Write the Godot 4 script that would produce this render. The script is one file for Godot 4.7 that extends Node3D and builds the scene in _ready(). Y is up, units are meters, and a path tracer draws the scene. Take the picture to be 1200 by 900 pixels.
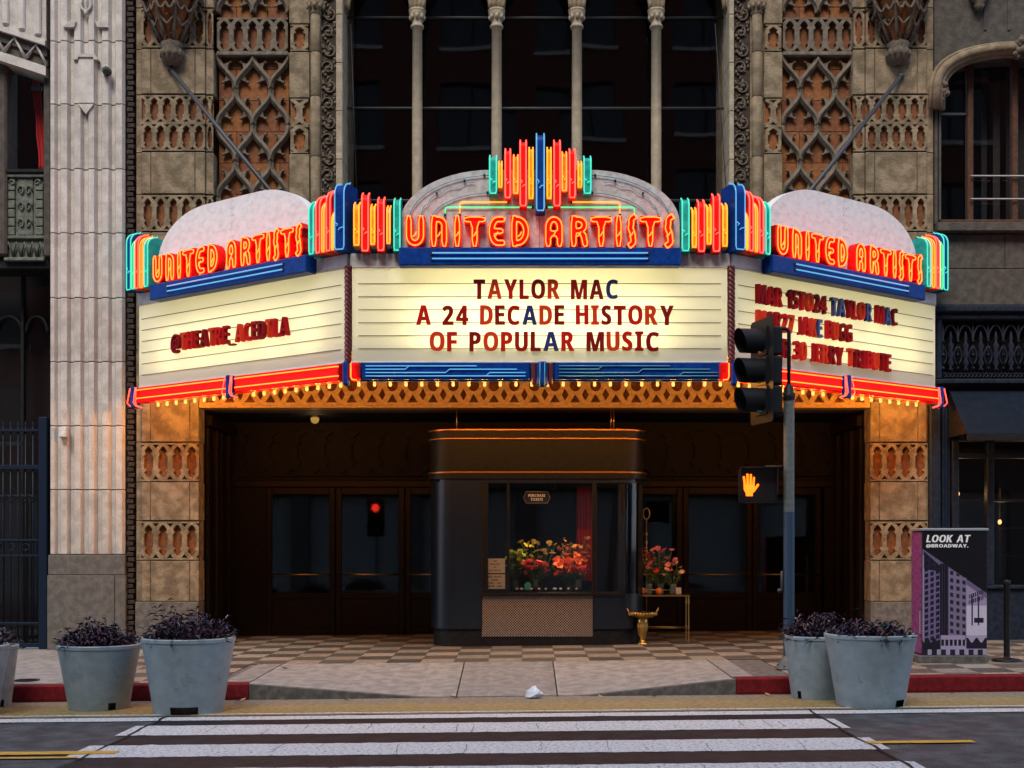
extends Node3D
# A theatre front on a gently rising street. Metres, y up; the theatre wall stands at z = 0 and the street lies towards +z.

var M := {}
var TEX := {}
var rng := RandomNumberGenerator.new()
const GRADE := 0.0107      # the street rises to the right
const KERB_Z := 4.43
const TILE := 0.443

func _ready() -> void:
	rng.seed = 7
	make_camera_and_light()
	make_materials()
	make_ground()
	make_theatre()
	make_left_neighbour()
	make_right_neighbour()
	make_street_opposite()
	make_marquee()
	make_booth()
	make_street_things()
	make_small_things()

func make_camera_and_light() -> void:
	var cam := Camera3D.new()
	cam.name = "camera"
	cam.projection = Camera3D.PROJECTION_FRUSTUM
	cam.near = 0.1
	cam.far = 400.0
	cam.size = 0.1 * 900.0 / 1480.0
	cam.frustum_offset = Vector2(-0.00676, 0.12973) * 0.1    # a rising front: the verticals stay upright
	cam.position = Vector3(0, 1.70, 18.8)
	add_child(cam)
	cam.current = true
	var sky := ProceduralSkyMaterial.new()
	sky.sky_top_color = Color(0.62, 0.73, 0.87)
	sky.sky_horizon_color = Color(0.82, 0.87, 0.93)
	sky.sky_curve = 0.2
	sky.ground_bottom_color = Color(0.25, 0.25, 0.26)
	sky.ground_horizon_color = Color(0.45, 0.46, 0.48)
	var e := Environment.new()
	e.background_mode = Environment.BG_SKY
	e.sky = Sky.new()
	e.sky.sky_material = sky
	e.background_energy_multiplier = 1.0
	e.tonemap_mode = Environment.TONE_MAPPER_LINEAR
	e.tonemap_exposure = 2.2
	e.sdfgi_enabled = true
	e.ssao_enabled = true
	e.ssil_enabled = true
	var w := WorldEnvironment.new()
	w.name = "world"
	w.environment = e
	add_child(w)
	var sun := DirectionalLight3D.new()
	sun.name = "sun"
	sun.light_energy = 0.5
	sun.light_angular_distance = 25.0
	sun.light_color = Color(1.0, 0.96, 0.92)
	sun.shadow_enabled = true
	add_child(sun)
	sun.look_at_from_position(Vector3(-3, 16, 12), Vector3.ZERO)

# ---------------------------------------------------------------- meshes
func begin(smooth := false) -> SurfaceTool:
	var st := SurfaceTool.new()
	st.begin(Mesh.PRIMITIVE_TRIANGLES)
	st.set_smooth_group(0 if smooth else -1)
	return st

func tri(st: SurfaceTool, a: Vector3, b: Vector3, c: Vector3) -> void:   # counter-clockwise seen from outside
	st.add_vertex(a)
	st.add_vertex(c)
	st.add_vertex(b)

func quad(st: SurfaceTool, a: Vector3, b: Vector3, c: Vector3, d: Vector3) -> void:
	tri(st, a, b, c)
	tri(st, a, c, d)

func finish(st: SurfaceTool) -> ArrayMesh:
	st.generate_normals()
	return st.commit()

func inst(mesh: Mesh, called: String, m: Material, parent: Node = self, at := Transform3D()) -> MeshInstance3D:
	var o := MeshInstance3D.new()
	o.name = called
	o.mesh = mesh
	o.material_override = m
	o.transform = at
	parent.add_child(o, true)
	return o

func obj(st: SurfaceTool, called: String, m: Material, parent: Node = self, at := Transform3D()) -> MeshInstance3D:
	return inst(finish(st), called, m, parent, at)

func tag(o: Node, label: String, category: String, group := "", kind := "") -> Node:
	if label: o.set_meta("label", label)
	if category: o.set_meta("category", category)
	if group: o.set_meta("group", group)
	if kind: o.set_meta("kind", kind)
	return o

var used := {}
func numbered(called: String) -> String:
	var n: int = used.get(called, 0)
	used[called] = n + 1
	return called if n == 0 else "%s_%03d" % [called, n]

func thing(called: String, label: String, category: String, at := Vector3.ZERO, group := "") -> Node3D:
	var o := Node3D.new()
	o.name = numbered(called)
	o.position = at
	add_child(o)
	tag(o, label, category, group)
	return o

func part(called: String, parent: Node, at := Transform3D()) -> Node3D:
	var o := Node3D.new()
	o.name = called
	o.transform = at
	parent.add_child(o, true)
	return o

func structure(st: SurfaceTool, called: String, m: Material, label := "", category := "") -> MeshInstance3D:
	var o := obj(st, called, m)
	tag(o, label, category, "", "structure")
	return o

func T(x: float, y: float, z: float, turn := 0.0) -> Transform3D:
	return Transform3D(Basis(Vector3.UP, turn), Vector3(x, y, z))

func lamp(at: Vector3, color: Color, energy: float, size: float, parent: Node, called := "lamp_light") -> void:
	var l := OmniLight3D.new()
	l.name = called
	l.position = at
	l.light_color = color
	l.light_energy = energy
	l.light_size = size
	l.omni_range = 12.0
	l.omni_attenuation = 2.0
	l.shadow_enabled = true
	parent.add_child(l, true)

# a box with chamfered edges; lo and hi are opposite corners
func cbox(st: SurfaceTool, lo: Vector3, hi: Vector3, b := 0.006, xf := Transform3D()) -> void:
	var c := (lo + hi) / 2.0
	var h := (hi - lo).abs() / 2.0
	b = minf(b, 0.45 * minf(h.x, minf(h.y, h.z)))
	var p := func(s: Vector3, axis: int) -> Vector3:    # corner s, on the face across the axis
		var q := h - Vector3(b, b, b)
		q[axis] = h[axis]
		return xf * (c + q * s)
	for a in 3:
		var u := (a + 1) % 3
		var v := (a + 2) % 3
		for sg in [-1.0, 1.0]:
			var k := []
			for uv in [[-1, -1], [1, -1], [1, 1], [-1, 1]]:
				var s := Vector3.ZERO
				s[a] = sg
				s[u] = uv[0]
				s[v] = uv[1]
				k.append(p.call(s, a))
			if sg > 0: quad(st, k[0], k[1], k[2], k[3])
			else: quad(st, k[3], k[2], k[1], k[0])
		if b > 0.0:
			for su in [-1.0, 1.0]:
				for sv in [-1.0, 1.0]:
					var s0 := Vector3.ZERO
					s0[a] = -1
					s0[u] = su
					s0[v] = sv
					var s1 := s0
					s1[a] = 1
					var q0: Vector3 = p.call(s0, u)
					var q1: Vector3 = p.call(s1, u)
					var q2: Vector3 = p.call(s1, v)
					var q3: Vector3 = p.call(s0, v)
					if su * sv > 0: quad(st, q1, q0, q3, q2)
					else: quad(st, q0, q1, q2, q3)
	if b > 0.0:
		for sx in [-1.0, 1.0]:
			for sy in [-1.0, 1.0]:
				for sz in [-1.0, 1.0]:
					var s := Vector3(sx, sy, sz)
					if sx * sy * sz > 0: tri(st, p.call(s, 0), p.call(s, 1), p.call(s, 2))
					else: tri(st, p.call(s, 0), p.call(s, 2), p.call(s, 1))

func box_at(st: SurfaceTool, x0: float, x1: float, y0: float, y1: float, z0: float, z1: float, b := 0.006, xf := Transform3D()) -> void:
	cbox(st, Vector3(minf(x0, x1), minf(y0, y1), minf(z0, z1)), Vector3(maxf(x0, x1), maxf(y0, y1), maxf(z0, z1)), b, xf)

func slab(called: String, m: Material, parent: Node, x0: float, x1: float, y0: float, y1: float, z0: float, z1: float, b := 0.006) -> MeshInstance3D:
	var st := begin()
	box_at(st, x0, x1, y0, y1, z0, z1, b)
	return obj(st, called, m, parent)

func tube(st: SurfaceTool, pts: Array, r: float, sides := 8, closed := false, caps := true) -> void:
	var n := pts.size()
	if n < 2: return
	st.set_smooth_group(0)
	var rings := []
	var dir0: Vector3 = (pts[1] - pts[0]).normalized()
	var up := Vector3.UP if absf(dir0.y) < 0.9 else Vector3.RIGHT
	var side := dir0.cross(up).normalized()
	for i in n:
		var a: Vector3 = pts[(i - 1 + n) % n] if closed or i > 0 else pts[i]
		var b: Vector3 = pts[(i + 1) % n] if closed or i < n - 1 else pts[i]
		var d := (b - a).normalized()
		if d.length() < 0.5: d = dir0
		side = (side - d * side.dot(d))
		if side.length() < 1e-4: side = d.cross(Vector3(0.3, 0.8, 0.5))
		side = side.normalized()
		var w := d.cross(side)
		var ring := []
		for k in sides:
			var t := TAU * k / sides
			ring.append(pts[i] + (side * cos(t) + w * sin(t)) * r)
		rings.append(ring)
	for i in (n if closed else n - 1):
		var A: Array = rings[i]
		var B: Array = rings[(i + 1) % n]
		for k in sides:
			var k2 := (k + 1) % sides
			quad(st, A[k], A[k2], B[k2], B[k])
	if not closed and caps:
		for k in range(1, sides - 1):
			tri(st, rings[0][0], rings[0][k + 1], rings[0][k])
			tri(st, rings[n - 1][0], rings[n - 1][k], rings[n - 1][k + 1])
	st.set_smooth_group(-1)

# profile: [radius, height] pairs from the bottom up
func lathe(st: SurfaceTool, prof: Array, segs := 24, xf := Transform3D(), arc := TAU, smooth := true) -> void:
	st.set_smooth_group(0 if smooth else -1)
	for i in prof.size() - 1:
		for k in segs:
			var a0 := arc * k / segs
			var a1 := arc * (k + 1) / segs
			var q := []
			for e in [[a0, prof[i]], [a1, prof[i]], [a1, prof[i + 1]], [a0, prof[i + 1]]]:
				q.append(xf * Vector3(sin(e[0]) * e[1][0], e[1][1], cos(e[0]) * e[1][0]))
			if prof[i][0] < 1e-5: tri(st, q[0], q[2], q[3])
			elif prof[i + 1][0] < 1e-5: tri(st, q[0], q[1], q[2])
			else: quad(st, q[0], q[1], q[2], q[3])
	st.set_smooth_group(-1)

func area(p: PackedVector2Array) -> float:
	var s := 0.0
	for i in p.size():
		s += p[i].cross(p[(i + 1) % p.size()])
	return s / 2.0

# a plate of that outline from z0 (back) to z1 (front); no side faces along the lines x = skip
func plate(st: SurfaceTool, poly: PackedVector2Array, z0: float, z1: float, skip := [], back := false, xf := Transform3D(), smooth := false) -> void:
	if area(poly) < 0.0: poly.reverse()
	var ix := Geometry2D.triangulate_polygon(poly)
	st.set_smooth_group(-1)
	for t in range(0, ix.size(), 3):
		var a := poly[ix[t]]
		var b := poly[ix[t + 1]]
		var c := poly[ix[t + 2]]
		if (b - a).cross(c - a) < 0.0:
			var k := b
			b = c
			c = k
		tri(st, xf * Vector3(a.x, a.y, z1), xf * Vector3(b.x, b.y, z1), xf * Vector3(c.x, c.y, z1))
		if back: tri(st, xf * Vector3(a.x, a.y, z0), xf * Vector3(c.x, c.y, z0), xf * Vector3(b.x, b.y, z0))
	for i in poly.size():
		var a := poly[i]
		var b := poly[(i + 1) % poly.size()]
		var left_out := false
		for x in skip:
			if absf(a.x - x) < 1e-4 and absf(b.x - x) < 1e-4: left_out = true
		if not left_out:
			quad(st, xf * Vector3(a.x, a.y, z0), xf * Vector3(b.x, b.y, z0), xf * Vector3(b.x, b.y, z1), xf * Vector3(a.x, a.y, z1))

func arc_pts(c: Vector2, r: Vector2, a0: float, a1: float, n: int) -> Array:
	var out := []
	for i in n + 1:
		var t := deg_to_rad(lerpf(a0, a1, float(i) / n))
		out.append(c + Vector2(cos(t) * r.x, sin(t) * r.y))
	return out

# ---------------------------------------------------------------- materials
func rgb(r: float, g: float, b: float) -> Color:
	return Color(r / 255.0, g / 255.0, b / 255.0)

func noise_tex(sd: int, freq: float, octaves: int, cols: Array, stops := [], kind := FastNoiseLite.TYPE_SIMPLEX_SMOOTH, size := 512) -> NoiseTexture2D:
	var n := FastNoiseLite.new()
	n.seed = sd
	n.noise_type = kind
	n.frequency = freq
	n.fractal_octaves = octaves
	n.fractal_gain = 0.55
	var t := NoiseTexture2D.new()
	t.width = size
	t.height = size
	t.seamless = true
	t.noise = n
	if cols.size():
		var g := Gradient.new()
		var off := PackedFloat32Array()
		var cc := PackedColorArray()
		for i in cols.size():
			off.append(stops[i] if stops.size() else float(i) / (cols.size() - 1))
			cc.append(cols[i])
		g.offsets = off
		g.colors = cc
		t.color_ramp = g
	return t

func plain(c: Color, rough := 0.6, metal := 0.0, spec := 0.5) -> StandardMaterial3D:
	var m := StandardMaterial3D.new()
	m.albedo_color = c
	m.roughness = rough
	m.metallic = metal
	m.metallic_specular = spec
	return m

# mottled material: coarse blotches between the colours, a fine grain over them, and relief from the grain
func mottled(c0: Color, c1: Color, metres := 2.0, rough := 0.85, relief := 0.25, grain := "grain", grain_m := 0.6, blotch := "") -> StandardMaterial3D:
	var m := StandardMaterial3D.new()
	var key := "b%s%s%s" % [c0, c1, blotch]
	if not TEX.has(key):
		TEX[key] = noise_tex(TEX.size() + 3, 0.012, 6, [c0, c0.lerp(c1, 0.5), c1], [0.25, 0.5, 0.75]) if blotch == "" else noise_tex(TEX.size() + 3, 0.03, 5, [c0, c0, c1, c1], [0.0, 0.48, 0.6, 1.0])
	m.albedo_texture = TEX[key]
	m.uv1_triplanar = true
	m.uv1_world_triplanar = true
	m.uv1_scale = Vector3.ONE / metres
	m.roughness = rough
	m.detail_enabled = true
	m.detail_blend_mode = BaseMaterial3D.BLEND_MODE_MUL
	m.detail_albedo = TEX[grain]
	m.detail_uv_layer = BaseMaterial3D.DETAIL_UV_2
	m.uv2_triplanar = true
	m.uv2_world_triplanar = true
	m.uv2_scale = Vector3.ONE / grain_m
	if relief > 0.0:
		m.heightmap_enabled = true
		m.heightmap_texture = TEX["bump"]
		m.heightmap_scale = relief
	return m

func glow(c: Color, energy: float) -> StandardMaterial3D:
	var m := plain(Color(c.r * 0.35, c.g * 0.35, c.b * 0.35), 0.3)
	m.emission_enabled = true
	m.emission = c
	m.emission_energy_multiplier = energy
	return m

func glass(tint: Color, alpha := 0.06, rough := 0.02, spec := 0.5) -> StandardMaterial3D:
	var m := plain(Color(tint.r, tint.g, tint.b, alpha), rough, 0.0, spec)
	m.transparency = BaseMaterial3D.TRANSPARENCY_ALPHA
	return m

func lin(r: float, g: float, b: float) -> Color:
	return Color(r, g, b).linear_to_srgb()

func make_materials() -> void:
	TEX["grain"] = noise_tex(1, 0.08, 4, [rgb(175, 172, 168), rgb(235, 233, 230), rgb(255, 255, 255)], [0.2, 0.45, 0.8])
	TEX["speckle"] = noise_tex(2, 0.28, 3, [rgb(60, 57, 54), rgb(225, 225, 225), rgb(255, 255, 255)], [0.22, 0.42, 0.8])
	TEX["streak"] = noise_tex(5, 0.015, 5, [rgb(232, 230, 228), rgb(250, 250, 249), rgb(255, 255, 255)], [0.25, 0.5, 0.8])
	TEX["bump"] = noise_tex(6, 0.06, 4, [])
	M.stone = mottled(lin(0.20, 0.148, 0.085), lin(0.39, 0.30, 0.19), 1.7, 0.9, 0.5, "speckle", 0.9)
	M.stone_light = mottled(lin(0.40, 0.33, 0.225), lin(0.55, 0.465, 0.33), 1.3, 0.9, 0.5, "speckle", 0.8)
	M.rib = mottled(lin(0.12, 0.095, 0.068), lin(0.21, 0.17, 0.125), 0.8, 0.85, 0.3)
	M.terracotta = mottled(lin(0.21, 0.066, 0.010), lin(0.32, 0.11, 0.018), 0.7, 0.75, 0.3)
	M.terracotta_b = mottled(lin(0.15, 0.046, 0.010), lin(0.25, 0.08, 0.015), 0.8, 0.75, 0.3)
	M.terracotta_dark = mottled(lin(0.055, 0.020, 0.007), lin(0.11, 0.040, 0.011), 0.6, 0.8, 0.3)
	M.limestone = mottled(lin(0.53, 0.495, 0.46), lin(0.69, 0.655, 0.615), 1.9, 0.85, 0.25)
	M.limestone_b = mottled(lin(0.47, 0.44, 0.405), lin(0.63, 0.595, 0.555), 1.6, 0.85, 0.25)
	M.granite = mottled(lin(0.13, 0.12, 0.105), lin(0.20, 0.185, 0.165), 0.9, 0.7, 0.15, "speckle", 0.5)
	M.granite_pier = mottled(lin(0.12, 0.105, 0.09), lin(0.22, 0.20, 0.175), 0.8, 0.75, 0.2, "speckle", 0.5)
	M.carved = mottled(lin(0.09, 0.07, 0.05), lin(0.19, 0.15, 0.11), 0.5, 0.9, 0.4)
	M.brown_stone = mottled(lin(0.025, 0.016, 0.011), lin(0.05, 0.033, 0.022), 0.6, 0.85, 0.4)
	M.grey_stone = mottled(lin(0.075, 0.064, 0.052), lin(0.125, 0.108, 0.088), 1.2, 0.9, 0.4, "speckle", 0.8)
	M.bronze_green = mottled(lin(0.085, 0.10, 0.078), lin(0.16, 0.185, 0.145), 0.7, 0.6, 0.3)
	M.concrete = mottled(lin(0.25, 0.245, 0.23), lin(0.385, 0.375, 0.355), 1.5, 0.9, 0.3, "speckle", 0.8)
	M.concrete_b = mottled(lin(0.215, 0.21, 0.198), lin(0.325, 0.315, 0.30), 1.2, 0.9, 0.3, "speckle", 0.8)
	M.concrete_dark = mottled(lin(0.10, 0.095, 0.088), lin(0.18, 0.17, 0.155), 0.9, 0.9, 0.3, "speckle", 0.5)
	M.asphalt = mottled(lin(0.055, 0.057, 0.062), lin(0.105, 0.112, 0.12), 2.6, 0.75, 0.5, "speckle", 2.2)
	M.asphalt_dark = mottled(lin(0.011, 0.012, 0.0155), lin(0.024, 0.026, 0.032), 1.8, 0.7, 0.4, "speckle", 2.0)
	M.gutter = mottled(lin(0.28, 0.205, 0.075), lin(0.40, 0.31, 0.13), 0.6, 0.9, 0.4, "speckle", 0.6)
	M.gutter_b = mottled(lin(0.21, 0.185, 0.135), lin(0.33, 0.285, 0.19), 0.5, 0.9, 0.4, "speckle", 0.6)
	M.road_white = mottled(lin(0.62, 0.63, 0.63), lin(0.72, 0.72, 0.71), 0.9, 0.8, 0.2, "speckle", 0.5)
	M.road_white.albedo_texture = noise_tex(44, 0.035, 5, [lin(0.20, 0.20, 0.205), lin(0.50, 0.515, 0.53), lin(0.66, 0.685, 0.70), lin(0.72, 0.735, 0.74)], [0.20, 0.30, 0.42, 0.8])
	M.road_yellow = mottled(lin(0.62, 0.33, 0.02), lin(0.74, 0.42, 0.035), 0.9, 0.75, 0.2, "speckle", 0.5)
	M.kerb_red = mottled(lin(0.16, 0.006, 0.010), lin(0.25, 0.011, 0.017), 0.7, 0.7, 0.3, "speckle", 0.5)
	M.tile_light = []
	M.tile_dark = []
	for k in 3:
		M.tile_light.append(mottled(lin(0.25 + 0.04 * k, 0.215 + 0.035 * k, 0.165 + 0.03 * k), lin(0.34 + 0.04 * k, 0.30 + 0.035 * k, 0.24 + 0.03 * k), 0.7, 0.55, 0.05, "speckle", 0.4))
		M.tile_dark.append(mottled(lin(0.075 + 0.02 * k, 0.066 + 0.016 * k, 0.055 + 0.013 * k), lin(0.11 + 0.02 * k, 0.095 + 0.016 * k, 0.08 + 0.013 * k), 0.6, 0.5, 0.05, "speckle", 0.4))
	M.void = plain(lin(0.006, 0.004, 0.004), 0.9)  # near-black paints in the darkness of the unlit rooms
	M.interior = plain(lin(0.010, 0.007, 0.006), 0.9)  # indoor darkness painted into the colour here too
	M.pane = glass(Color(0.1, 0.12, 0.14), 0.02)
	M.old_pane = glass(Color(0.1, 0.09, 0.09), 0.03)
	M.bronze = mottled(lin(0.011, 0.0055, 0.003), lin(0.019, 0.010, 0.005), 0.8, 0.42, 0.05)
	M.bronze.metallic = 0.35
	M.iron_blue = mottled(lin(0.012, 0.018, 0.032), lin(0.022, 0.032, 0.055), 0.6, 0.45, 0.1)
	M.iron_black = mottled(lin(0.012, 0.012, 0.013), lin(0.022, 0.022, 0.024), 0.6, 0.45, 0.1)
	M.gate_blue = plain(lin(0.005, 0.012, 0.028), 0.45, 0.0, 0.35)
	M.steel = plain(lin(0.055, 0.055, 0.06), 0.55, 0.5)
	M.brass = plain(lin(0.62, 0.40, 0.12), 0.28, 1.0)
	M.curtain_red = plain(lin(0.45, 0.012, 0.015), 0.85)
	M.sheet_white = mottled(lin(0.66, 0.67, 0.68), lin(0.70, 0.71, 0.715), 1.4, 0.5, 0.03, "streak", 0.9)
	M.sheet_grey = mottled(lin(0.40, 0.40, 0.40), lin(0.50, 0.50, 0.495), 1.1, 0.5, 0.03, "streak", 0.8)
	M.sign_blue = mottled(lin(0.004, 0.035, 0.20), lin(0.006, 0.048, 0.26), 0.8, 0.35, 0.0, "streak", 0.7)
	M.sign_red = mottled(lin(0.60, 0.006, 0.006), lin(0.72, 0.010, 0.009), 0.8, 0.4, 0.0, "streak", 0.7)
	M.sign_yellow = mottled(lin(0.60, 0.30, 0.02), lin(0.70, 0.38, 0.03), 0.8, 0.4, 0.0, "streak", 0.7)
	M.sign_orange = mottled(lin(0.62, 0.18, 0.03), lin(0.70, 0.24, 0.045), 0.8, 0.4, 0.0, "streak", 0.7)
	M.sign_teal = mottled(lin(0.02, 0.30, 0.27), lin(0.03, 0.40, 0.36), 0.8, 0.4, 0.0, "streak", 0.7)
	M.sign_pink = mottled(lin(0.55, 0.20, 0.12), lin(0.62, 0.26, 0.17), 0.8, 0.4, 0.0, "streak", 0.7)
	M.rope_red = plain(lin(0.10, 0.008, 0.010), 0.45)
	M.rail_dark = plain(lin(0.13, 0.125, 0.11), 0.6)
	M.light_panel = plain(lin(0.62, 0.61, 0.55), 0.45)
	M.light_panel.backlight_enabled = true
	M.light_panel.backlight = lin(0.95, 0.90, 0.72)
	M.letter_reds = []
	for c in [lin(0.30, 0.004, 0.006), lin(0.46, 0.008, 0.008), lin(0.56, 0.035, 0.010), lin(0.20, 0.003, 0.006)]: M.letter_reds.append(plain(c, 0.55, 0.0, 0.2))
	M.letter_blue = plain(lin(0.008, 0.02, 0.14), 0.35)
	M.neon_orange = glow(lin(1.0, 0.044, 0.004), 6.4)
	M.neon_red = glow(lin(1.0, 0.034, 0.022), 3.2)
	M.neon_yellow = glow(lin(1.0, 0.27, 0.015), 1.15)
	M.neon_teal = glow(lin(0.06, 0.85, 0.60), 0.50)
	M.neon_green = glow(lin(0.14, 1.0, 0.40), 0.45)
	M.neon_blue = glow(lin(0.12, 0.52, 0.90), 0.40)
	M.neon_dim = plain(lin(0.08, 0.34, 0.42), 0.25)
	M.bulb = glow(lin(1.0, 0.45, 0.10), 0.85)
	M.booth = mottled(lin(0.006, 0.011, 0.022), lin(0.008, 0.014, 0.028), 0.7, 0.30, 0.0, "streak", 0.8)
	M.booth_top = mottled(lin(0.011, 0.0105, 0.010), lin(0.015, 0.0145, 0.0135), 0.7, 0.4, 0.0, "streak", 0.8)
	M.gilt_line = plain(lin(0.45, 0.20, 0.05), 0.35, 0.9)
	TEX["scuff"] = noise_tex(31, 0.010, 4, [rgb(255, 255, 255), rgb(255, 255, 255), rgb(120, 118, 112), rgb(246, 246, 244), rgb(228, 226, 220)], [0.0, 0.80, 0.815, 0.83, 1.0])
	M.planter = mottled(lin(0.195, 0.26, 0.30), lin(0.25, 0.315, 0.35), 0.9, 0.42, 0.06, "scuff", 1.3)
	M.frieze_lamplit = mottled(lin(0.46, 0.27, 0.075), lin(0.60, 0.38, 0.12), 0.6, 0.6, 0.2)  # warm glow of the marquee bulbs is put into this golden stone colour
	M.entry = mottled(lin(0.006, 0.0033, 0.002), lin(0.012, 0.0065, 0.004), 0.6, 0.55, 0.2)  # shade of the entrance recess is put into this near-black colour
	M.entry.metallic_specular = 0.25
	for k in [M.asphalt_dark, M.asphalt, M.booth_top, M.bronze, M.sign_blue, M.sign_red, M.kerb_red, M.void, M.interior, M.iron_blue, M.iron_black]: k.metallic_specular = 0.3
	M.awning = mottled(lin(0.004, 0.009, 0.018), lin(0.007, 0.014, 0.028), 0.9, 0.8, 0.05)
	M.awning.metallic_specular = 0.25
	M.shutter = mottled(lin(0.30, 0.33, 0.33), lin(0.40, 0.43, 0.43), 1.2, 0.6, 0.0)
	M.far_wall = plain(lin(0.045, 0.045, 0.046), 0.9)
	for k in [M.sign_red, M.sign_blue, M.sign_teal, M.sign_yellow, M.sign_orange]: k.metallic_specular = 0.2
	M.soil = plain(lin(0.02, 0.015, 0.012), 0.95)
	M.pole_blue = mottled(lin(0.010, 0.045, 0.11), lin(0.030, 0.075, 0.13), 0.35, 0.5, 0.1, "speckle", 0.4, "p")
	M.pole_grey = mottled(lin(0.10, 0.125, 0.13), lin(0.17, 0.19, 0.19), 0.4, 0.5, 0.1, "speckle", 0.4)
	M.signal_black = plain(lin(0.008, 0.0095, 0.012), 0.5, 0.0, 0.3)


# ---------------------------------------------------------------- ground
func road_y(x: float, _z := 0.0) -> float:
	return GRADE * x

func walk_y(x: float, z: float) -> float:
	return GRADE * x + 0.19 + 0.015 * (KERB_Z - z)

func kerb_h(x: float) -> float:
	if x < -3.09 or x > 2.45: return 0.19
	if x < -1.07: return lerpf(0.19, 0.015, (x + 3.09) / 2.02)
	if x > 0.68: return lerpf(0.015, 0.19, (x - 0.68) / 1.77)
	return 0.015

func apron_y(x: float, z: float) -> float:
	var t := clampf((KERB_Z - z) / (KERB_Z - 2.35), 0.0, 1.0)
	return GRADE * x + lerpf(kerb_h(x), 0.19 + 0.015 * (KERB_Z - 2.35), t)

func sheet(st: SurfaceTool, x0: float, x1: float, z0: float, z1: float, nx: int, nz: int, h: Callable, lift := 0.0, skirt := 0.0) -> void:
	var p := func(i: int, j: int) -> Vector3:
		var x := lerpf(x0, x1, float(i) / nx)
		var z := lerpf(z0, z1, float(j) / nz)
		return Vector3(x, h.call(x, z) + lift, z)
	for i in nx:
		for j in nz:
			quad(st, p.call(i, j + 1), p.call(i + 1, j + 1), p.call(i + 1, j), p.call(i, j))
	if skirt > 0.0:
		var d := Vector3(0, -skirt, 0)
		for i in nx:
			quad(st, p.call(i, nz) + d, p.call(i + 1, nz) + d, p.call(i + 1, nz), p.call(i, nz))
			quad(st, p.call(i + 1, 0) + d, p.call(i, 0) + d, p.call(i, 0), p.call(i + 1, 0))
		for j in nz:
			quad(st, p.call(0, j) + d, p.call(0, j + 1) + d, p.call(0, j + 1), p.call(0, j))
			quad(st, p.call(nx, j + 1) + d, p.call(nx, j) + d, p.call(nx, j), p.call(nx, j + 1))

# a painted strip with worn, uneven long edges
func paint(st: SurfaceTool, x0: float, x1: float, z0: float, z1: float, lift: float, rag: float, step := 0.09) -> void:
	var n := maxi(2, int((x1 - x0) / step))
	var a := []
	var b := []
	for i in n + 1:
		var x := lerpf(x0, x1, float(i) / n)
		if i == 0 or i == n: x += rng.randf_range(-rag, rag)
		a.append(Vector3(x, road_y(x) + lift, z0 + rng.randf_range(-rag, rag) * (3.0 if rng.randf() < 0.05 else 1.0)))
		b.append(Vector3(x, road_y(x) + lift, z1 + rng.randf_range(-rag, rag) * (3.0 if rng.randf() < 0.05 else 1.0)))
	for i in n:
		quad(st, b[i], b[i + 1], a[i + 1], a[i])

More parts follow.
